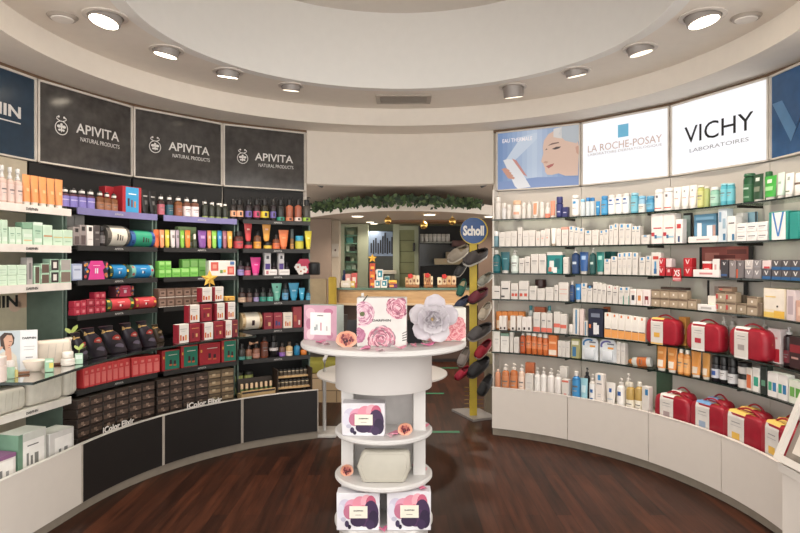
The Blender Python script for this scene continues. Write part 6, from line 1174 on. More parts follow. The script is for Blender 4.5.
for (px, py, z, s, c_, dn) in ((394, 435, .607, .028, (244, 150, 180), 'pink heart beside the fruit, upper tier'), (390, 437, .607, .018, (246, 190, 200), 'pale heart before the fruit, upper tier'), (424.5, 427, .607, .022, (240, 130, 160), 'pink heart at the rim, upper tier'), (417, 468, .361, .022, (240, 130, 150), 'pink heart beside the grey pouch, middle tier'), (425, 471, .361, .012, (240, 180, 190), 'tiny pale heart at the rim, middle tier')):
    X, Y = tput(px, py, z); petal(X, Y, z, s, dn, c_, px)
X, Y = tput(384, 484, .36)
po = thing('cosmetic_pouch', 'pale grey-green zip pouch on the middle tier of the table', 'pouch', (X, Y+.045, .361), -.02)
b = MB(); pts = [(-.12, .0), (.105, .0), (.14, .075), (.13, .15), (.11, .175), (-.11, .17), (-.135, .16), (-.14, .08)]
pts = [(-.115, .004), (-.105, 0), (.1, 0), (.112, .006), (.142, .08), (.138, .15), (.125, .168), (-.105, .168), (-.12, .15), (-.145, .085)]
b.loft([[(x*k, y, .085+(z-.085)*k) for x, z in pts] for y, k in ((-.035, .92), (-.03, .97), (-.015, 1), (.015, 1), (.03, .97), (.035, .92))], M((190, 184, 170), .6, var=.04)); link('body', b, po)
b = MB(); b.tube([(x*1.005, -.012, .085+(z-.085)*1.005) for x, z in pts]+[(pts[0][0], -.012, pts[0][1])], .003, M((170, 164, 150), .5), 6); link('zipper', b, po)
b = MB(); b.tube([(x*.86, -.0345, .085+(z-.085)*.82) for x, z in pts]+[(pts[0][0]*.86, -.0345, .085+(pts[0][1]-.085)*.82)], .0015, M((176, 170, 156), .6), 5); link('seam', b, po)
X, Y = tput(383.5, 532, .114); petal(X-.002, Y+.02, .115, .022, 'pink heart between the two base gift boxes', (240, 120, 160), .3)
Zf = F*(EYE-.114)/271; petal((423-400)/F*Zf, Zf+.03, .114+.0012+(531-491)/F*Zf*.97+.001, .022, 'pink heart lying on top of the base gift box', (236, 120, 156), 2)
b = MB(); 
e_ = emit('bottle', .034, .034, .25, (at(363, 300, 3.72).x, 3.68, ZT), 0, 'slim white bottle behind the large peony box', 'bottle', c=(226, 218, 210), cap=(232, 226, 220), sh=.84)

# ---------------------------------------------------------------- shoe stand in the doorway
YEL = M((214, 184, 44), .45)
SX, SY = .72, 6.0
ss = thing('shoe_stand', 'tall yellow-post shoe stand with grey base in the doorway', 'stand', (SX, SY, 0), .0)
b = MB()
pl_ = [(-.19, .26), (-.02, -.16), (.22, -.05), (.08, .34)]
b.loft([[(x, y, z) for x, y in pl_] for z in (0, .022)], M((150, 144, 140), .4)); link('base_plate', b, ss)
b = MB(); b.box(-.036, .036, -.012, .012, .023, 1.72, YEL); link('post', b, ss)
b = MB()
for k in range(6):
    for s in (-1, 1): b.tube([(s*.036, -.014, .10+.04*k), (s*.09, -.05, .108+.04*k)], .004, M((150, 120, 60), .4, .6), 6)
link('peg', b, ss)
sg = thing('round_sign', 'round blue sign with yellow rim topping the shoe stand', 'sign', (SX+.005, SY-.02, 1.835))
b = MB(); b.loft([[(.136*math.cos(2*math.pi*k/40), y, .136*math.sin(2*math.pi*k/40)) for k in range(40)] for y in (-.012, .012)], YEL); link('rim', b, sg)
b = MB(); b.loft([[(-.006+.128*math.cos(2*math.pi*k/40), y, .004+.128*math.sin(2*math.pi*k/40)) for k in range(40)] for y in (-.015, -.0125)], M((36, 80, 146), .35)); link('face_panel', b, sg)
lettering('Scholl', TW, sg, -.006, -.0165, .002, .205, .10, .045)
def shoe_meshes(c, sole, lining, dots=None):
    L_ = .25
    def hw(t): return .5*(.062+.036*math.sin(min(1, t*1.15)*math.pi*.75)) * (1 if t < .86 else math.sqrt(max(0, 1-((t-.86)/.145)**2))*.95+.03) * (1 if t > .1 else .55+4.5*t)
    b = MB(); ts = [k/18 for k in range(19)]
    out = [(hw(t)*1.06, L_*t) for t in ts]+[(-hw(t)*1.06, L_*t) for t in reversed(ts)]
    b.loft([[(x, y, z) for x, y in out] for z in (0, .018)], M(sole, .6)); sm = b.mesh()
    b = MB(); b.loft([[(x*.9, y*.97+.004, z) for x, y in out] for z in (.0185, .022)], M(lining, .8)); im = b.mesh()
    b = MB()
    for side in (0, 1):
        pass
    rows = []; na = 13
    for t in ts:
        top = .055+.012*math.sin(t*math.pi) if t < .55 else .062*(1-((t-.55)/.47)**2.2)+.012
        lim = 1.0 if t > .5 else .30+.0*t
        rows.append([(t, lim, [(hw(t)*math.cos(math.pi*j/(na-1)), L_*t, .0185+(top)*math.sin(math.pi*j/(na-1))**.8) for j in range(na)])])
    vs = [p for r_ in rows for p in r_[0][2]]; fs = []
    for k in range(len(ts)-1):
        for j in range(na-1):
            f_ = j/(na-1)
            if ts[k] < .46 and .26 < (j+.5)/(na-1) < .74: continue
            fs.append((k*na+j, k*na+j+1, (k+1)*na+j+1, (k+1)*na+j))
    b.raw(vs, fs, M(c, .65, var=.14))
    hb = [(hw(0)*math.cos(math.pi*j/8), -.001, 0) for j in range(9)]
    b.raw([(hw(.03)*(1-2*j/6), .004-.006*math.sin(math.pi*j/6), z) for z in (.018, .065) for j in range(7)], [(j, j+1, j+8, j+7) for j in range(6)], M(c, .65, var=.14))
    um = b.mesh()
    return um, sm, im
def shoe(px, py, ln, ang, c, sole, lining, label, Z=5.93, roll=0, yaw=0):
    """heel end at the post side; the toe points down and out"""
    um, sm, im = shoe_meshes(c, sole, lining)
    o = link('shoe', um); link('sole', sm, o); link('insole', im, o)
    md = o.modifiers.new('thick', 'SOLIDIFY'); md.thickness = .003
    P = at(px, py, Z); k = ln/F*Z/.25
    # local +Y (toe) goes along the picture direction ang (degrees, 0 = +X, up positive), sole faces down / away
    a = R_(ang); T = Vector((math.cos(a)*.86, -.5, math.sin(a)*.86)).normalized()
    up = Vector((0, -.55, .85)); up = (up-T*up.dot(T)).normalized(); sx = T.cross(up).normalized()
    m3 = Matrix((sx, T, up)).transposed().to_4x4()
    o.matrix_world = Matrix.Translation(P-T*.125*k-up*.03) @ m3 @ Matrix.Scale(k, 4)
    tag(o, label+', hung on the yellow-post stand', 'shoe', 'shoes on the shoe stand')
for (px, py, ln, ang, c, sole, lin_, dn, Z) in ((475.5, 257.5, 30, 205, (64, 58, 58), (200, 196, 190), (90, 80, 74), 'dark grey slip-on shoe, highest on the outer side', 5.93), (460.5, 268.5, 19, 230, (48, 48, 50), (180, 178, 172), (60, 56, 54), 'dark shoe, highest on the table side', 5.90), (458, 254, 27, 212, (150, 138, 122), (206, 196, 180), (190, 176, 150), 'beige shoe behind the highest dark ones', 6.12),
    (461.5, 287.5, 19, 245, (30, 96, 80), (180, 170, 140), (190, 170, 130), 'green shiny shoe', 5.88), (485, 278.5, 20, 215, (150, 152, 140), (210, 206, 196), (170, 160, 140), 'silver-grey clog on the shelf side', 5.93), (478, 295.5, 25, 208, (110, 34, 50), (60, 50, 50), (140, 110, 90), 'maroon shoe', 5.90), (461.5, 302.5, 20, 218, (40, 48, 76), (50, 50, 60), (60, 60, 80), 'navy dotted shoe', 5.86),
    (485, 310.5, 21, 232, (196, 182, 160), (220, 212, 200), (206, 196, 180), 'cream clog', 5.93), (479.5, 332, 29, 205, (76, 72, 74), (150, 146, 144), (90, 86, 84), 'charcoal slip-on shoe below the cream clog', 5.90), (483, 349, 24, 222, (166, 20, 44), (190, 170, 160), (120, 40, 50), 'red clog on the shelf side', 5.93), (463.5, 356.5, 21, 238, (128, 118, 112), (190, 184, 178), (120, 110, 100), 'taupe grey shoe', 5.88),
    (462, 372.5, 19, 212, (170, 20, 50), (130, 20, 40), (120, 30, 40), 'red shoe, lowest on the table side', 5.86), (478, 367.5, 29, 212, (34, 32, 36), (80, 78, 78), (60, 56, 56), 'black sneaker below the red clog', 5.92), (485, 385, 24, 232, (50, 52, 54), (70, 70, 72), (60, 60, 60), 'dark slate shoe, lowest of all', 5.94)):
    shoe(px, py, ln, ang, c, sole, lin_, dn, Z)
b = MB(); b.rbox(-.035, .035, -.06, .06, 0, .11, .004, M((150, 140, 104), .6), 1)
X, Z = at(493, 357, 6.2)[:2]
wl = thing('cardboard_box', 'small olive cardboard box beside the shelf end, by the shoes', 'box', (X-.02, Z, .50)); link('carton', b, wl)
b = MB(); b.box(-.06, .06, -.08, .08, -.50, -.001, M((120, 108, 90), .6)); link('pedestal', b, wl)

# ---------------------------------------------------------------- low white table behind
lt = thing('low_table', 'low white round table with bent tube legs in the doorway behind', 'table', (-.16, 5.5, 0))
b = MB(); b.lathe([(.57, .52), (.585, .525), (.585, .538), (.57, .543)], WT, 48); link('tabletop', b, lt)
for x, y in ((-.515, -.05), (.1, .45), (.1, -.4)):
    b = MB(); b.tube([(x, y, .03), (x, y, .3), (x, y, .519)], .016, WT, 10); link('leg', b, lt)
    b = MB(); b.rbox(x-.08, x+.12, y-.14, y+.14, .0, .03, .006, M((206, 200, 192), .5)); link('foot', b, lt)
b = MB(); b.tube([(-.515, -.05, .556), (-.515, -.05, .66), (-.49, -.04, .72), (-.44, -.02, .76), (-.36, .02, .78), (-.2, .05, .78)], .016, WT, 10); link('handrail', b, lt)

# ---------------------------------------------------------------- room beyond the doorway
def beam_y(x): return 7.65+(.7 if x < 0 else .45)*x*x
BR = M((132, 112, 96), .8, var=.02); GRN = M((150, 156, 126), .7, var=.03)
b = MB(); b.box(-4.2, 4.2, 10.56, 10.66, 0, 2.6, GRN); struct('wall_back', b)
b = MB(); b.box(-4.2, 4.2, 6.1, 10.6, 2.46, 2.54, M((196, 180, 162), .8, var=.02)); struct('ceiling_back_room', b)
b = MB(); b.box(-3.2, -1.018, 9.0, 9.1, 0, 2.16, BR); struct('wall_partition', b)
b = MB(); b.box(-1.12, -.93, 9.35, 9.6, 0, 2.16, M((196, 180, 158), .7, var=.02)); struct('trim_3', b)
b = MB(); b.box(1.17, 3.2, 9.1, 9.18, 0, 2.16, M((98, 76, 60), .7, var=.05)); struct('wall_side', b)
b = MB(); b.box(1.02, 1.12, 6.6, 6.75, 0, 2.46, M((190, 172, 152), .8)); struct('trim_4', b)
b = MB(); rings = []
for k in range(25):
    x = -1.75+3.65*k/24; yy = beam_y(x)
    rings.append([(x, yy, 2.167), (x, yy, 2.30), (x, yy+.06, 2.30), (x, yy+.06, 2.167)])
b.loft(rings, M((226, 214, 200), .7, var=.01)); struct('trim_5', b)
b = MB(); rings = [[(r_[3][0], r_[3][1]-.02, 2.1665), (r_[3][0], 10.55, 2.1665), (r_[3][0], 10.55, 2.24), (r_[3][0], r_[3][1]-.02, 2.24)] for r_ in rings]
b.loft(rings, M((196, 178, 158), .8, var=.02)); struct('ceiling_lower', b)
# garland
rr = random.Random(21); b = MB(); LV = [M(c, .6) for c in ((52, 76, 44), (70, 98, 54), (40, 58, 38), (92, 116, 66))]
for k in range(900):
    x = -1.25+2.35*rr.random(); yy = beam_y(x)+rr.uniform(-.08, -.01); z = 2.295+.036*rr.uniform(-1, 1)-(.05*rr.random() if rr.random() < .2 else 0)
    a = rr.random()*6.28; l_ = .05+.03*rr.random(); d1 = Vector((math.cos(a), rr.uniform(-.5, .1), math.sin(a)*.8)).normalized(); d2 = d1.cross(Vector((rr.uniform(-.4, .4), 1, .2))).normalized()*l_*.3
    p = Vector((x, yy, z)); b.raw([p, p+d1*l_*.5+d2, p+d1*l_, p+d1*l_*.5-d2], [(0, 1, 2, 3)], LV[k % 4])
b.tube([(-1.25+.1*k, beam_y(-1.25+.1*k)-.03, 2.295) for k in range(24)], .012, LV[2], 6)
tag(link('leafy_garland', b), 'long green leafy garland hung along the curved white beam', 'garland')
# downlights
def downlight(px, py, z, label, r=.075, power=None):
    Z = F*(z-EYE)/(260-py); X = (px-400)/F*Z
    t = thing('round_downlight', label, 'ceiling light', (X, Z, z-.001), 0, 'downlights beyond the doorway')
    b = MB(); b.lathe([(r*1.2, -.012), (r*1.2, 0)], M((226, 220, 210), .5), 24); link('trim_ring', b, t)
    b = MB(); b.lathe([(r, -.016), (r, -.0125)], M((255, 238, 206), .5, emit=3.0), 24); link('lamp_face', b, t)
    l = bpy.data.lights.new('lamp', 'SPOT'); l.energy = power or BACK_W*2.2; l.color = WARM; l.spot_size = R_(150); l.spot_blend = .6; l.shadow_soft_size = .07
    o = bpy.data.objects.new('lamp', l); COL.objects.link(o); o.parent = t; o.location = (0, 0, -.03)
downlight(357.5, 215.6, 2.166, 'glowing round downlight over the glass display case')
downlight(429.5, 214, 2.166, 'glowing round downlight over the gift packs on the counter')
downlight(490, 215.8, 2.166, 'glowing round downlight partly hidden by glass shelves')
downlight(370, 221.4, 2.166, 'glowing downlight, farther pair, over the dark picture', .06, 12)
downlight(374, 223, 2.166, 'smaller farthest downlight over the dark picture', .06, 12)
b = MB(); b.lathe([(.62, 2.125), (.66, 2.14), (.66, 2.1655)], wood((110, 80, 56), (140, 104, 74)), 40, (.42, 9.6), .45)
tag(link('wooden_ceiling_disc', b), 'brown oval wooden panel under the back room ceiling', 'panel')
for (px, py, dn) in ((388, 220.5, 'gold bauble near the dark picture'), (423.8, 225.4, 'gold bauble in front of the wooden panel'), (452.4, 221.4, 'gold bauble next to the round blue sign')):
    P = at(px, py, 8.12); t = thing('gold_bauble', dn+', hanging from the beam', 'ornament', P, 0, 'gold baubles')
    b = MB(); b.lathe([(.002, -.05)]+[(.05*math.sin(R_(a)), -.05*math.cos(R_(a))) for a in range(15, 180, 15)]+[(.002, .05)], M((226, 180, 90), .2, .8), 18); link('ball', b, t)
    b = MB(); b.lathe([(.012, .048), (.012, .062)], M((200, 160, 80), .3, .8), 10); b.tube([(0, 0, .06), (0, .0, 2.166-P.z)], .0025, M((200, 180, 140)), 5); link('hanger', b, t)
# counter
CW = wood((168, 134, 94), (190, 156, 112), (2, 12, 12)); ZC = 1.128; ct = thing('sales_counter', 'long light-wood counter with glass top edge beyond the doorway', 'counter', (0, 9.2, 0))
pl = [(-1.0, .55), (-1.02, .25), (-.92, .06), (-.7, 0), (1.3, 0), (1.3, .55)]
def prism(pl, z0, z1, mat): m = MB(); m.loft([[(x, y, z) for x, y in pl] for z in (z0, z1)], mat); return m
link('front_panel', prism(pl, .90, 1.098, CW), ct); link('glass_top', prism([(x*1.02, y*1.02-.02) for x, y in pl], 1.1, ZC, M((90, 120, 104), .15)), ct)
link('ledge', prism([(x*1.03, y-.04) for x, y in pl], .868, .899, M((206, 176, 136), .5)), ct); link('recess', prism([(x*.96, y+.06) for x, y in pl], .05, .867, M((74, 52, 40), .6)), ct); link('plinth', prism([(x*.94, y+.1) for x, y in pl], 0, .049, M((50, 40, 34))), ct)
def cput(px0, px1, yt, yb, label, c, pr=None, dz=0.0, Y=9.38, cat='box', name=None, **kw):
    h = (yb-yt)/F*Y; wd = (px1-px0)/F*Y
    return emit('box', wd*.96, min(.12, wd), h, (((px0+px1)/2-400)/F*Y, Y, ZC+.001+dz), 0, label, cat, None, name, c=c, pr=pr, **kw)
TEAL = [((40, 130, 150), .2, .9, .25, .9), ((226, 232, 232), .35, .6, .4, .7)]
u = 9.38/F
cput(374.4, 380.6, 286, 293.5, 'white box with teal picture beside the orange stack', WHITE, TEAL, Y=9.30); cput(381, 387.4, 286, 293.5, 'white box with teal picture, counter row, by yellow boxes', WHITE, TEAL, Y=9.30); cput(376.4, 383.2, 274.4, 285, 'tall white-teal box on top of two boxes', WHITE, TEAL, dz=7.6*u, Y=9.30); cput(384.2, 389.6, 282.4, 293.5, 'teal-sided box behind the white boxes on counter', (150, 190, 190), TEAL, Y=9.46)
cput(388.6, 397.4, 290, 293.8, 'purple flat box at the base of the yellow boxes', (110, 50, 90), [((226, 150, 60), .1, .6, .2, .8)], Y=9.30); cput(388.6, 397, 286.6, 290, 'yellow flat box on the purple one, counter', (226, 180, 60), [((200, 60, 50), .1, .9, .1, .4)], dz=4.0*u, Y=9.30)
for k, (h, dn, c) in enumerate(((8, 'bottom', (196, 80, 40)), (8, 'middle', (206, 90, 44)), (8, 'top', (190, 66, 40)))):
    cput(369.6, 375.4, 0, h, 'orange-red box in the star-topped stack on counter, %s' % dn, c, [((236, 170, 60), .2, .8, .3, .6), ((60, 60, 110), .1, .5, .05, .2)], dz=k*8.1*u, Y=9.30)
P = at(372.4, 265.2, 9.30); P.z = ZC+24.4*u+.073
t = thing('gold_star', 'small gold star on the orange stack of the far counter', 'star', P); link('star_body', star5(.072, M((232, 176, 50), .4, .2)), t)
for k, (a, e, y, c, dn) in enumerate(((340, 345, 283, (150, 110, 90), 'brown low bowl-like box at counter end'), (345.6, 351, 274.6, (226, 160, 160), 'pink-white pack nearest the counter end'), (351.4, 357.4, 273.6, (222, 100, 100), 'coral-white pack in the middle of counter end'), (341, 351, 281, (226, 214, 196), 'cream low box before pink packs'), (350.6, 355, 281.4, (226, 190, 90), 'yellow small box before pink packs'))):
    cput(a, e, y, 287.5, dn, c, [((240, 230, 226), .2, .8, .3, .7)], Y=9.45 if k in (0, 3, 4) else 9.56)
e_ = emit('bottle', .07, .07, .26, ((344.2-400)/F*9.68, 9.68, ZC+.001), 0, 'dark blue bottle at the end of the counter', 'bottle', c=(40, 56, 110), cap=(40, 50, 90))
def gift_pack(px0, px1, yt, label, seed):
    Y = 9.40; x0, x1 = (px0-400)/F*Y, (px1-400)/F*Y; wd = x1-x0; h = (286.5-yt)/F*Y
    t = thing('gift_pack', label, 'gift pack', ((x0+x1)/2, Y, ZC+.001), 0, 'red-bowed gift packs on the counter'); rr = random.Random(seed)
    b = MB(); b.rbox(-wd*.42, wd*.42, -.07, .07, 0, h*.18, .01, M((150, 96, 56), .7)); link('basket', b, t)
    for i in range(4):
        x = -wd*.32+wd*.64*i/3; hh = h*(.45+.25*rr.random()); c = rr.choice([(206, 160, 110), (226, 206, 170), (190, 130, 84), (214, 180, 140)])
        b = MB(); b.rbox(x-wd*.1, x+wd*.1, -.05, .04, h*.185, h*.185+hh, .008, M(c, .6)); b.disc(x, -.0506, h*.2+hh*.4, wd*.05, hh*.18, M((110, 60, 36)), 10); link('cookie', b, t)
    b = MB(); cx = -wd*.12
    for a in range(5): b.rbox(cx+.022*math.cos(a*1.25)-.018, cx+.022*math.cos(a*1.25)+.018, -.08, -.052, h*.76+.02*math.sin(a*1.25)-.016, h*.76+.02*math.sin(a*1.25)+.016, .006, M((206, 40, 36), .5))
    link('bow', b, t)
gift_pack(404, 420.6, 271.5, 'red-bowed cookie gift pack before the green slatted door', 1); gift_pack(423, 433.6, 270.6, 'narrow red-bowed gift pack between two wider ones', 2); gift_pack(435.6, 457.6, 272, 'red-bowed cookie gift pack nearest the shoes', 3)
# back wall fittings
def flat(t, nm, px0, px1, y0, y1, Y, mat, th=.03):
    a, c = at(px0, y1, Y), at(px1, y0, Y); b = MB(); b.box(a.x, c.x, Y, Y+th, a.z, c.z, mat); return link(nm, b, t)
PG = M((176, 184, 154), .6, var=.02)
dc = thing('display_case', 'narrow pale-green glass display case at the far wall', 'cabinet')
flat(dc, 'back_panel', 344, 361, 226, 287, 10.2, M((190, 194, 172), .6)); flat(dc, 'frame', 341, 344.4, 224, 288, 10.05, PG, .16); flat(dc, 'frame', 357.5, 368, 224, 288, 10.05, PG, .16); flat(dc, 'frame', 344.5, 357.4, 224, 227, 10.05, PG, .1)
for y in (235, 243, 251.5, 261.5, 269.5): flat(dc, 'shelf', 344.5, 357.4, y, y+.9, 10.06, M((150, 190, 170), .2), .13)
flat(dc, 'glass_door', 344.5, 357.4, 227.2, 287.5, 10.045, glassy((244, 250, 246), .06), .004)
for (a, e, y0, y1, c, dn) in ((346, 353, 237.5, 242.8, (90, 160, 160), 'teal pack on the second case shelf'), (346, 349.4, 246, 251.3, (220, 216, 206), 'white pack on the third case shelf'), (350, 355.6, 246.6, 251.3, (60, 44, 44), 'dark pack on the third case shelf'), (345.6, 350, 256.6, 261.3, (54, 40, 40), 'dark brown pack on the fourth case shelf'), (351, 354, 258, 261.3, (180, 170, 150), 'beige pack on the fourth case shelf'), (346, 351, 265.5, 269.3, (160, 180, 170), 'grey-green pack on the fifth case shelf'), (352, 356, 264.5, 269.3, (210, 206, 196), 'pale pack on the fifth case shelf'), (347, 354, 231, 234.8, (206, 196, 170), 'cream pack on the top case shelf')):
    Pa, Pb = at(a, y1, 10.1), at(e, y0, 10.1)
    emit('box', Pb.x-Pa.x, .06, Pb.z-Pa.z, ((Pa.x+Pb.x)/2, 10.12, Pa.z+.001), 0, dn+', far wall', 'box', None, 'product_pack', c=c, pr=None)
wp = thing('wall_picture', 'large blue-grey picture of dark vertical bars at the far wall', 'picture')
flat(wp, 'backing', 368.4, 393, 231, 288, 10.2, M((60, 70, 80), .5)); flat(wp, 'picture', 368.6, 392.8, 231.4, 256, 10.19, M((136, 158, 190), .5), .009)
b = MB()
for i in range(10):
    x0 = 370.6+2.3*i; hgt = (243, 240, 238, 243, 240, 236, 233, 238, 241, 237)[i]
    a, c = at(x0, 253+i % 2, 10.18), at(x0+1.4, hgt, 10.18); b.box(a.x, c.x, 10.175, 10.1885, a.z, c.z, M((30, 36, 46), .5))
link('bars', b, wp); flat(wp, 'lower_panel', 368.6, 392.8, 256.2, 287.8, 10.185, M((52, 58, 56), .4), .014)
flat(wp, 'frame', 366.6, 368.4, 230, 288, 10.16, PG, .05); flat(wp, 'frame', 393, 399.4, 224, 288, 10.16, PG, .05)
sl = thing('green_slatted_door', 'pale green panelled door with dark handle at the far wall', 'door')
flat(sl, 'leaf', 399.6, 414.4, 230, 288, 10.2, M((136, 140, 96), .6, var=.04)); flat(sl, 'frame', 414.5, 418.6, 226, 288, 10.15, PG, .06); flat(sl, 'frame', 399.6, 414.4, 226, 229.8, 10.15, PG, .06)
for y in (240, 251, 262, 273): flat(sl, 'rail', 399.8, 414.2, y, y+.8, 10.19, M((96, 100, 66), .6), .009)
b = MB(); P = at(414, 247, 10.12); b.rbox(P.x-.02, P.x+.02, 10.10, 10.145, P.z-.07, P.z+.07, .012, M((40, 40, 40), .4)); link('handle', b, sl)
kc = thing('dark_cabinet', 'dark open cabinet with white jars right of the green door', 'cabinet')
flat(kc, 'back_panel', 418.8, 480, 226, 290, 10.4, M((34, 34, 36), .5)); flat(kc, 'shelf', 418.8, 456, 241.6, 242.8, 10.05, M((150, 150, 140), .4), .34); flat(kc, 'glass_front', 418.8, 456, 243, 266, 10.36, M((44, 50, 54), .15), .03); flat(kc, 'counter_board', 418.8, 480, 286.4, 290, 9.9, M((70, 60, 52)), .48); flat(kc, 'side_panel', 418.7, 420, 226, 286, 10.0, M((60, 60, 58)), .39)
for i in range(7):
    a = 419.8+4.35*i; Pa, Pb = at(a, 241.5, 10.15), at(a+4.1, 234, 10.15)
    emit('jar', Pb.x-Pa.x, .07, Pb.z-Pa.z, ((Pa.x+Pb.x)/2, 10.18, Pa.z+.001), 0, 'white apothecary jar in the dark cabinet, %s shoe stand' % ('nearest' if i == 6 else ORD[6-i]+' from'), 'jar', 'white jars in the dark cabinet', c=(220, 216, 208), cap=(206, 200, 190))
def slab_box(a, e, y0, y1, Y, c, dn, tl=0):
    Pa, Pb = at(a, y1, Y), at(e, y0, Y); b = MB(); w2, h2 = (Pb.x-Pa.x)/2, Pb.z-Pa.z
    b.rbox(-w2, w2, -.1, .1, -h2/2, h2/2, .01, M(c, .7)); o = link('storage_box', b, None, ((Pa.x+Pb.x)/2, Y, (Pa.z+Pb.z)/2)); o.rotation_euler = (0, tl, 0); tag(o, dn, 'box', 'boxes behind the shoes'); return o
slab_box(434.4, 462, 258.4, 264.6, 9.9, (156, 140, 112), 'long beige box behind the counter below the tilted ones'); slab_box(446, 464, 252, 258, 9.95, (150, 134, 108), 'shorter beige box lying on the long beige box'); slab_box(452, 466, 240.6, 246.6, 10.1, (120, 84, 80), 'small reddish box in the dark cabinet behind sign')
b = MB(); Pa, Pb = at(374.6, 274, 9.9), at(396.4, 270.4, 9.9); b.rbox(Pa.x, Pb.x, 9.8, 10.1, Pa.z, Pb.z, .01, M((206, 196, 178), .5)); b.box(Pa.x+.03, Pb.x-.03, 9.85, 10.05, 0, Pa.z-.001, M((90, 92, 80)))
tag(link('service_desk', b), 'cream-topped service desk before the dark bar picture', 'desk')
# bench at the partition
bn = thing('bench', 'tiled bench with yellow-green seat pad behind the doorway', 'bench', (-1.0, 6.62, 0))
b = MB(); b.box(-.42, .42, 0, .34, 0, .31, tiles((176, 150, 116), (190, 164, 130), (120, 100, 76), .24)); link('plinth', b, bn)
b = MB(); b.rbox(-.41, .41, .01, .33, .311, .45, .03, M((150, 142, 44), .7), 3); link('seat_pad', b, bn)
b = MB(); b.rbox(.19, .28, .26, .33, .93, 1.36, .02, M((190, 156, 40), .7), 2); b2 = link('yellow_pad', b, bn); b = MB(); b.rbox(-.41, .17, .26, .33, .93, 1.34, .02, M((170, 148, 112), .7), 2); link('backrest', b, bn)
b = MB(); b.box(-.41, .40, .30, .345, .451, .929, M((50, 42, 36))); link('back_frame', b, bn)
# wall switch, shop speaker, tape
P = at(333, 246, 7.39); 
b = MB(); b.box(-.06, .06, 0, .02, -.10, .10, M((206, 196, 182))); b.disc(.01, -.001, 0, .014, .018, M((110, 84, 80)), 12); tag(link('wall_plate', b, None, (-1.0, 9.328, 1.70)), 'pale plate on the beige column beyond the doorway', 'plate')
for (x0, x1, y, dn) in ((427, 459.5, 432, 'green floor tape nearest the display table'), (423, 444, 393.5, 'green floor tape in the middle of the doorway'), (440, 458, 368, 'thin green floor tape before the counter')):
    Z = F*EYE/(y-260); b = MB(); b.box((x0-400)/F*Z, (x1-400)/F*Z, Z-.03, Z+.03, .0005, .002, M((30, 130, 84), .5)); tag(link('floor_tape', b), dn, 'tape', 'green tape strips on the floor')
# small cameras at the door head
for (x, y, dn) in ((-.88, 6.35, 'dark bracket under the lintel, black-bay side of doorway'), (.92, 6.35, 'dark bracket under the lintel, shoe-stand side of doorway')):
    t = thing('ceiling_bracket', dn, 'bracket', (x, y, 2.459)); b = MB(); b.rbox(-.07, .07, -.03, .03, -.05, 0, .008, M((60, 52, 48), .5)); link('mount', b, t)
    b = MB(); b.tube([(0, 0, -.05), (0, -.02, -.11), (.08 if x < 0 else -.08, -.05, -.15)], .018, M((54, 48, 44), .5), 8); link('arm', b, t)
# slanted display bin in the near corner
bi = thing('display_bin', 'white slanted display bin with framed front beside the last red bag', 'bin', (.022, 0, 0))
BW = M((232, 224, 214), .4, var=.01)
b = MB(); b.loft([[(1.815, y, .0), (1.955, y, 0), (1.955, y, .85), (1.815, y, .56)] for y in (2.25, 2.93)], CREAM); link('cabinet_body', b, bi)
b = MB(); b.box(1.80, 1.815, 2.24, 2.94, .535, .575, BW); link('front_rail', b, bi)
P0, P1 = Vector((1.80, 2.95, .585)), Vector((1.955, 2.95, .96)); n_ = Vector((-.92, 0, .38))
def frame_bar(a, c, wv, th, nm):
    b = MB(); e = (c-a).normalized(); s_ = e.cross(n_).normalized()*wv; n2 = n_*th
    b.loft([[p, p+s_, p+s_+n2, p+n2] for p in (a, c)], BW); link(nm, b, bi)
Q0, Q1 = Vector((1.80, 2.25, .585)), Vector((1.955, 2.25, .96))
frame_bar(P0, P1, .032, .022, 'frame_bar'); frame_bar(Q0, P0, .032, .022, 'frame_bar'); frame_bar(P1, Q1, .032, .022, 'frame_bar'); frame_bar(Q1, Q0, .032, .022, 'frame_bar')
b = MB(); b.loft([[P0+Vector((.012, -.03, .0)), P1+Vector((.012, -.03, 0)), Q1+Vector((.012, .03, 0)), Q0+Vector((.012, .03, 0))], [P0+Vector((.02, -.03, .0)), P1+Vector((.02, -.03, 0)), Q1+Vector((.02, .03, 0)), Q0+Vector((.02, .03, 0))]], M((150, 138, 126), .5)); link('insert_panel', b, bi)
b = MB(); b.loft([[P0.lerp(P1, v).lerp(Q0.lerp(Q1, v), u)+n_*.004 for u, v in ((.12, .15), (.12, .75), (.5, .6), (.55, .15))], [P0.lerp(P1, v).lerp(Q0.lerp(Q1, v), u)+n_*.0 for u, v in ((.12, .15), (.12, .75), (.5, .6), (.55, .15))]], M((226, 214, 200), .5)); link('picture_print', b, bi)

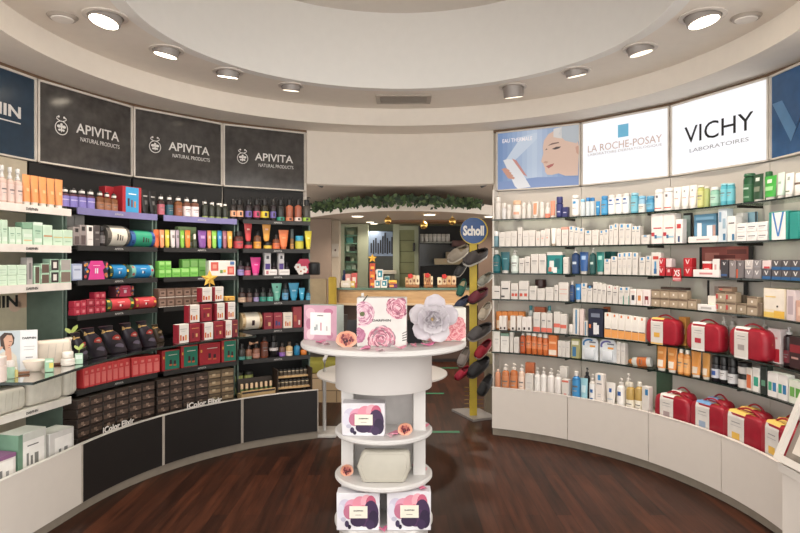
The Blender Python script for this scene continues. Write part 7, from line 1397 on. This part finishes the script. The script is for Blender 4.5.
# ---------------------------------------------------------------- ceiling: spotlights, speakers, vent
def ring_pt(px, py, z=2.935): Z = F*(z-EYE)/(260-py); return Vector(((px-400)/F*Z, Z, z))
def spotlight(px, py, lit, aim, label, size=1.0, power=None, drop=.0):
    P = ring_pt(px, py); t = thing('recessed_spotlight', label, 'ceiling light', (P.x, P.y, 2.9345), 0, 'spotlights around the ceiling ring')
    b = MB(); r = .088*size
    n = 28; b.loft([[(rr_*math.cos(2*math.pi*k/n), rr_*math.sin(2*math.pi*k/n), z) for k in range(n)] for rr_, z in ((r*1.25, 0), (r*1.25, -.008), (r, -.01), (r*.95, 0))], M((214, 204, 194), .5), cap0=False, cap1=False); link('trim_ring', b, t)
    d = (Vector(aim)-P).normalized(); m4 = d.to_track_quat('-Z', 'Y').to_matrix().to_4x4()
    b = MB(); b.lathe([(r*.9, .02), (r*.9, -.034-drop), (r*.82, -.039-drop)], M((160, 152, 146), .45, .3), 24, cap0=False); b.move(m4); link('housing', b, t)
    b = MB(); b.lathe([(r*.8, -.041-drop), (r*.8, -.0395-drop)], M((255, 236, 208), .4, emit=9.0 if lit else 1.6), 24); b.move(m4); link('lamp_face', b, t)
    l = bpy.data.lights.new('lamp', 'SPOT'); l.energy = power or SPOT_W; l.color = WARM; l.spot_size = R_(100); l.spot_blend = .9; l.shadow_soft_size = .06
    o = bpy.data.objects.new('lamp', l); COL.objects.link(o); o.parent = t; o.matrix_local = Matrix.Translation(d*(.055+drop)) @ m4
spotlight(105.5, 15.5, 1, (-2.1, 3.0, .35), 'lit tilted spotlight beside the flat white ceiling disc, white bay end', 1.1)
spotlight(166.5, 49.5, 1, (-2.1, 4.2, .35), 'lit tilted spotlight above the first bee-logo sign')
spotlight(228, 71.5, 1, (-1.6, 5.0, .35), 'lit tilted spotlight above the middle bee-logo sign')
spotlight(291, 85.5, 0, (-1.1, 5.3, .35), 'dim spotlight above the bee-logo sign beside the doorway', .9)
spotlight(513, 86.5, 0, (1.2, 5.4, .35), 'cylindrical spotlight above the picture sign of the woman', 1.0, None, .045)
spotlight(576, 70.5, 0, (1.8, 4.9, .35), 'dim spotlight above the sign with blue square', .95)
spotlight(640, 47.5, 0, (2.15, 4.1, .35), 'tilted spotlight above the white sign with black letters', 1.0)
spotlight(702.5, 15.5, 1, (2.2, 3.2, .35), 'lit spotlight beside the ceiling disc, glossy blue sign end', 1.15)
for (px, py, dn) in ((62.5, 16.5, 'flat round white ceiling disc on the black-bay side'), (746, 17, 'flat round white ceiling disc on the glass-shelf side')):
    P = ring_pt(px, py); t = thing('ceiling_speaker', dn, 'speaker', (P.x, P.y, 2.9345), 0, 'flat discs in the ceiling')
    b = MB(); b.lathe([(.070, -.014), (.082, 0)], M((176, 164, 152), .5), 28); link('rim', b, t); b = MB(); b.lathe([(.056, -.020), (.06, -.0145)], M((240, 234, 226), .6), 28); link('grille', b, t)
P = ring_pt(403.5, 98.7); vt = thing('air_vent', 'rectangular grey slotted air vent in the ceiling above the doorway', 'vent', (P.x, P.y, 2.9345))
for x0, x1, y0, y1 in ((-.235, .235, -.135, -.105), (-.235, .235, .105, .135), (-.235, -.20, -.105, .105), (.20, .235, -.105, .105)):
    b = MB(); b.box(x0, x1, y0, y1, -.012, 0, M((176, 164, 150), .5)); link('frame', b, vt)
b = MB(); b.box(-.20, .20, -.105, .105, -.002, -.0005, M((84, 76, 68))); link('backing', b, vt)
for k in range(7): b = MB(); b.box(-.20, .20, -.10+.03*k, -.084+.03*k, -.009, -.0025, M((150, 138, 126), .5)); link('slat', b, vt)
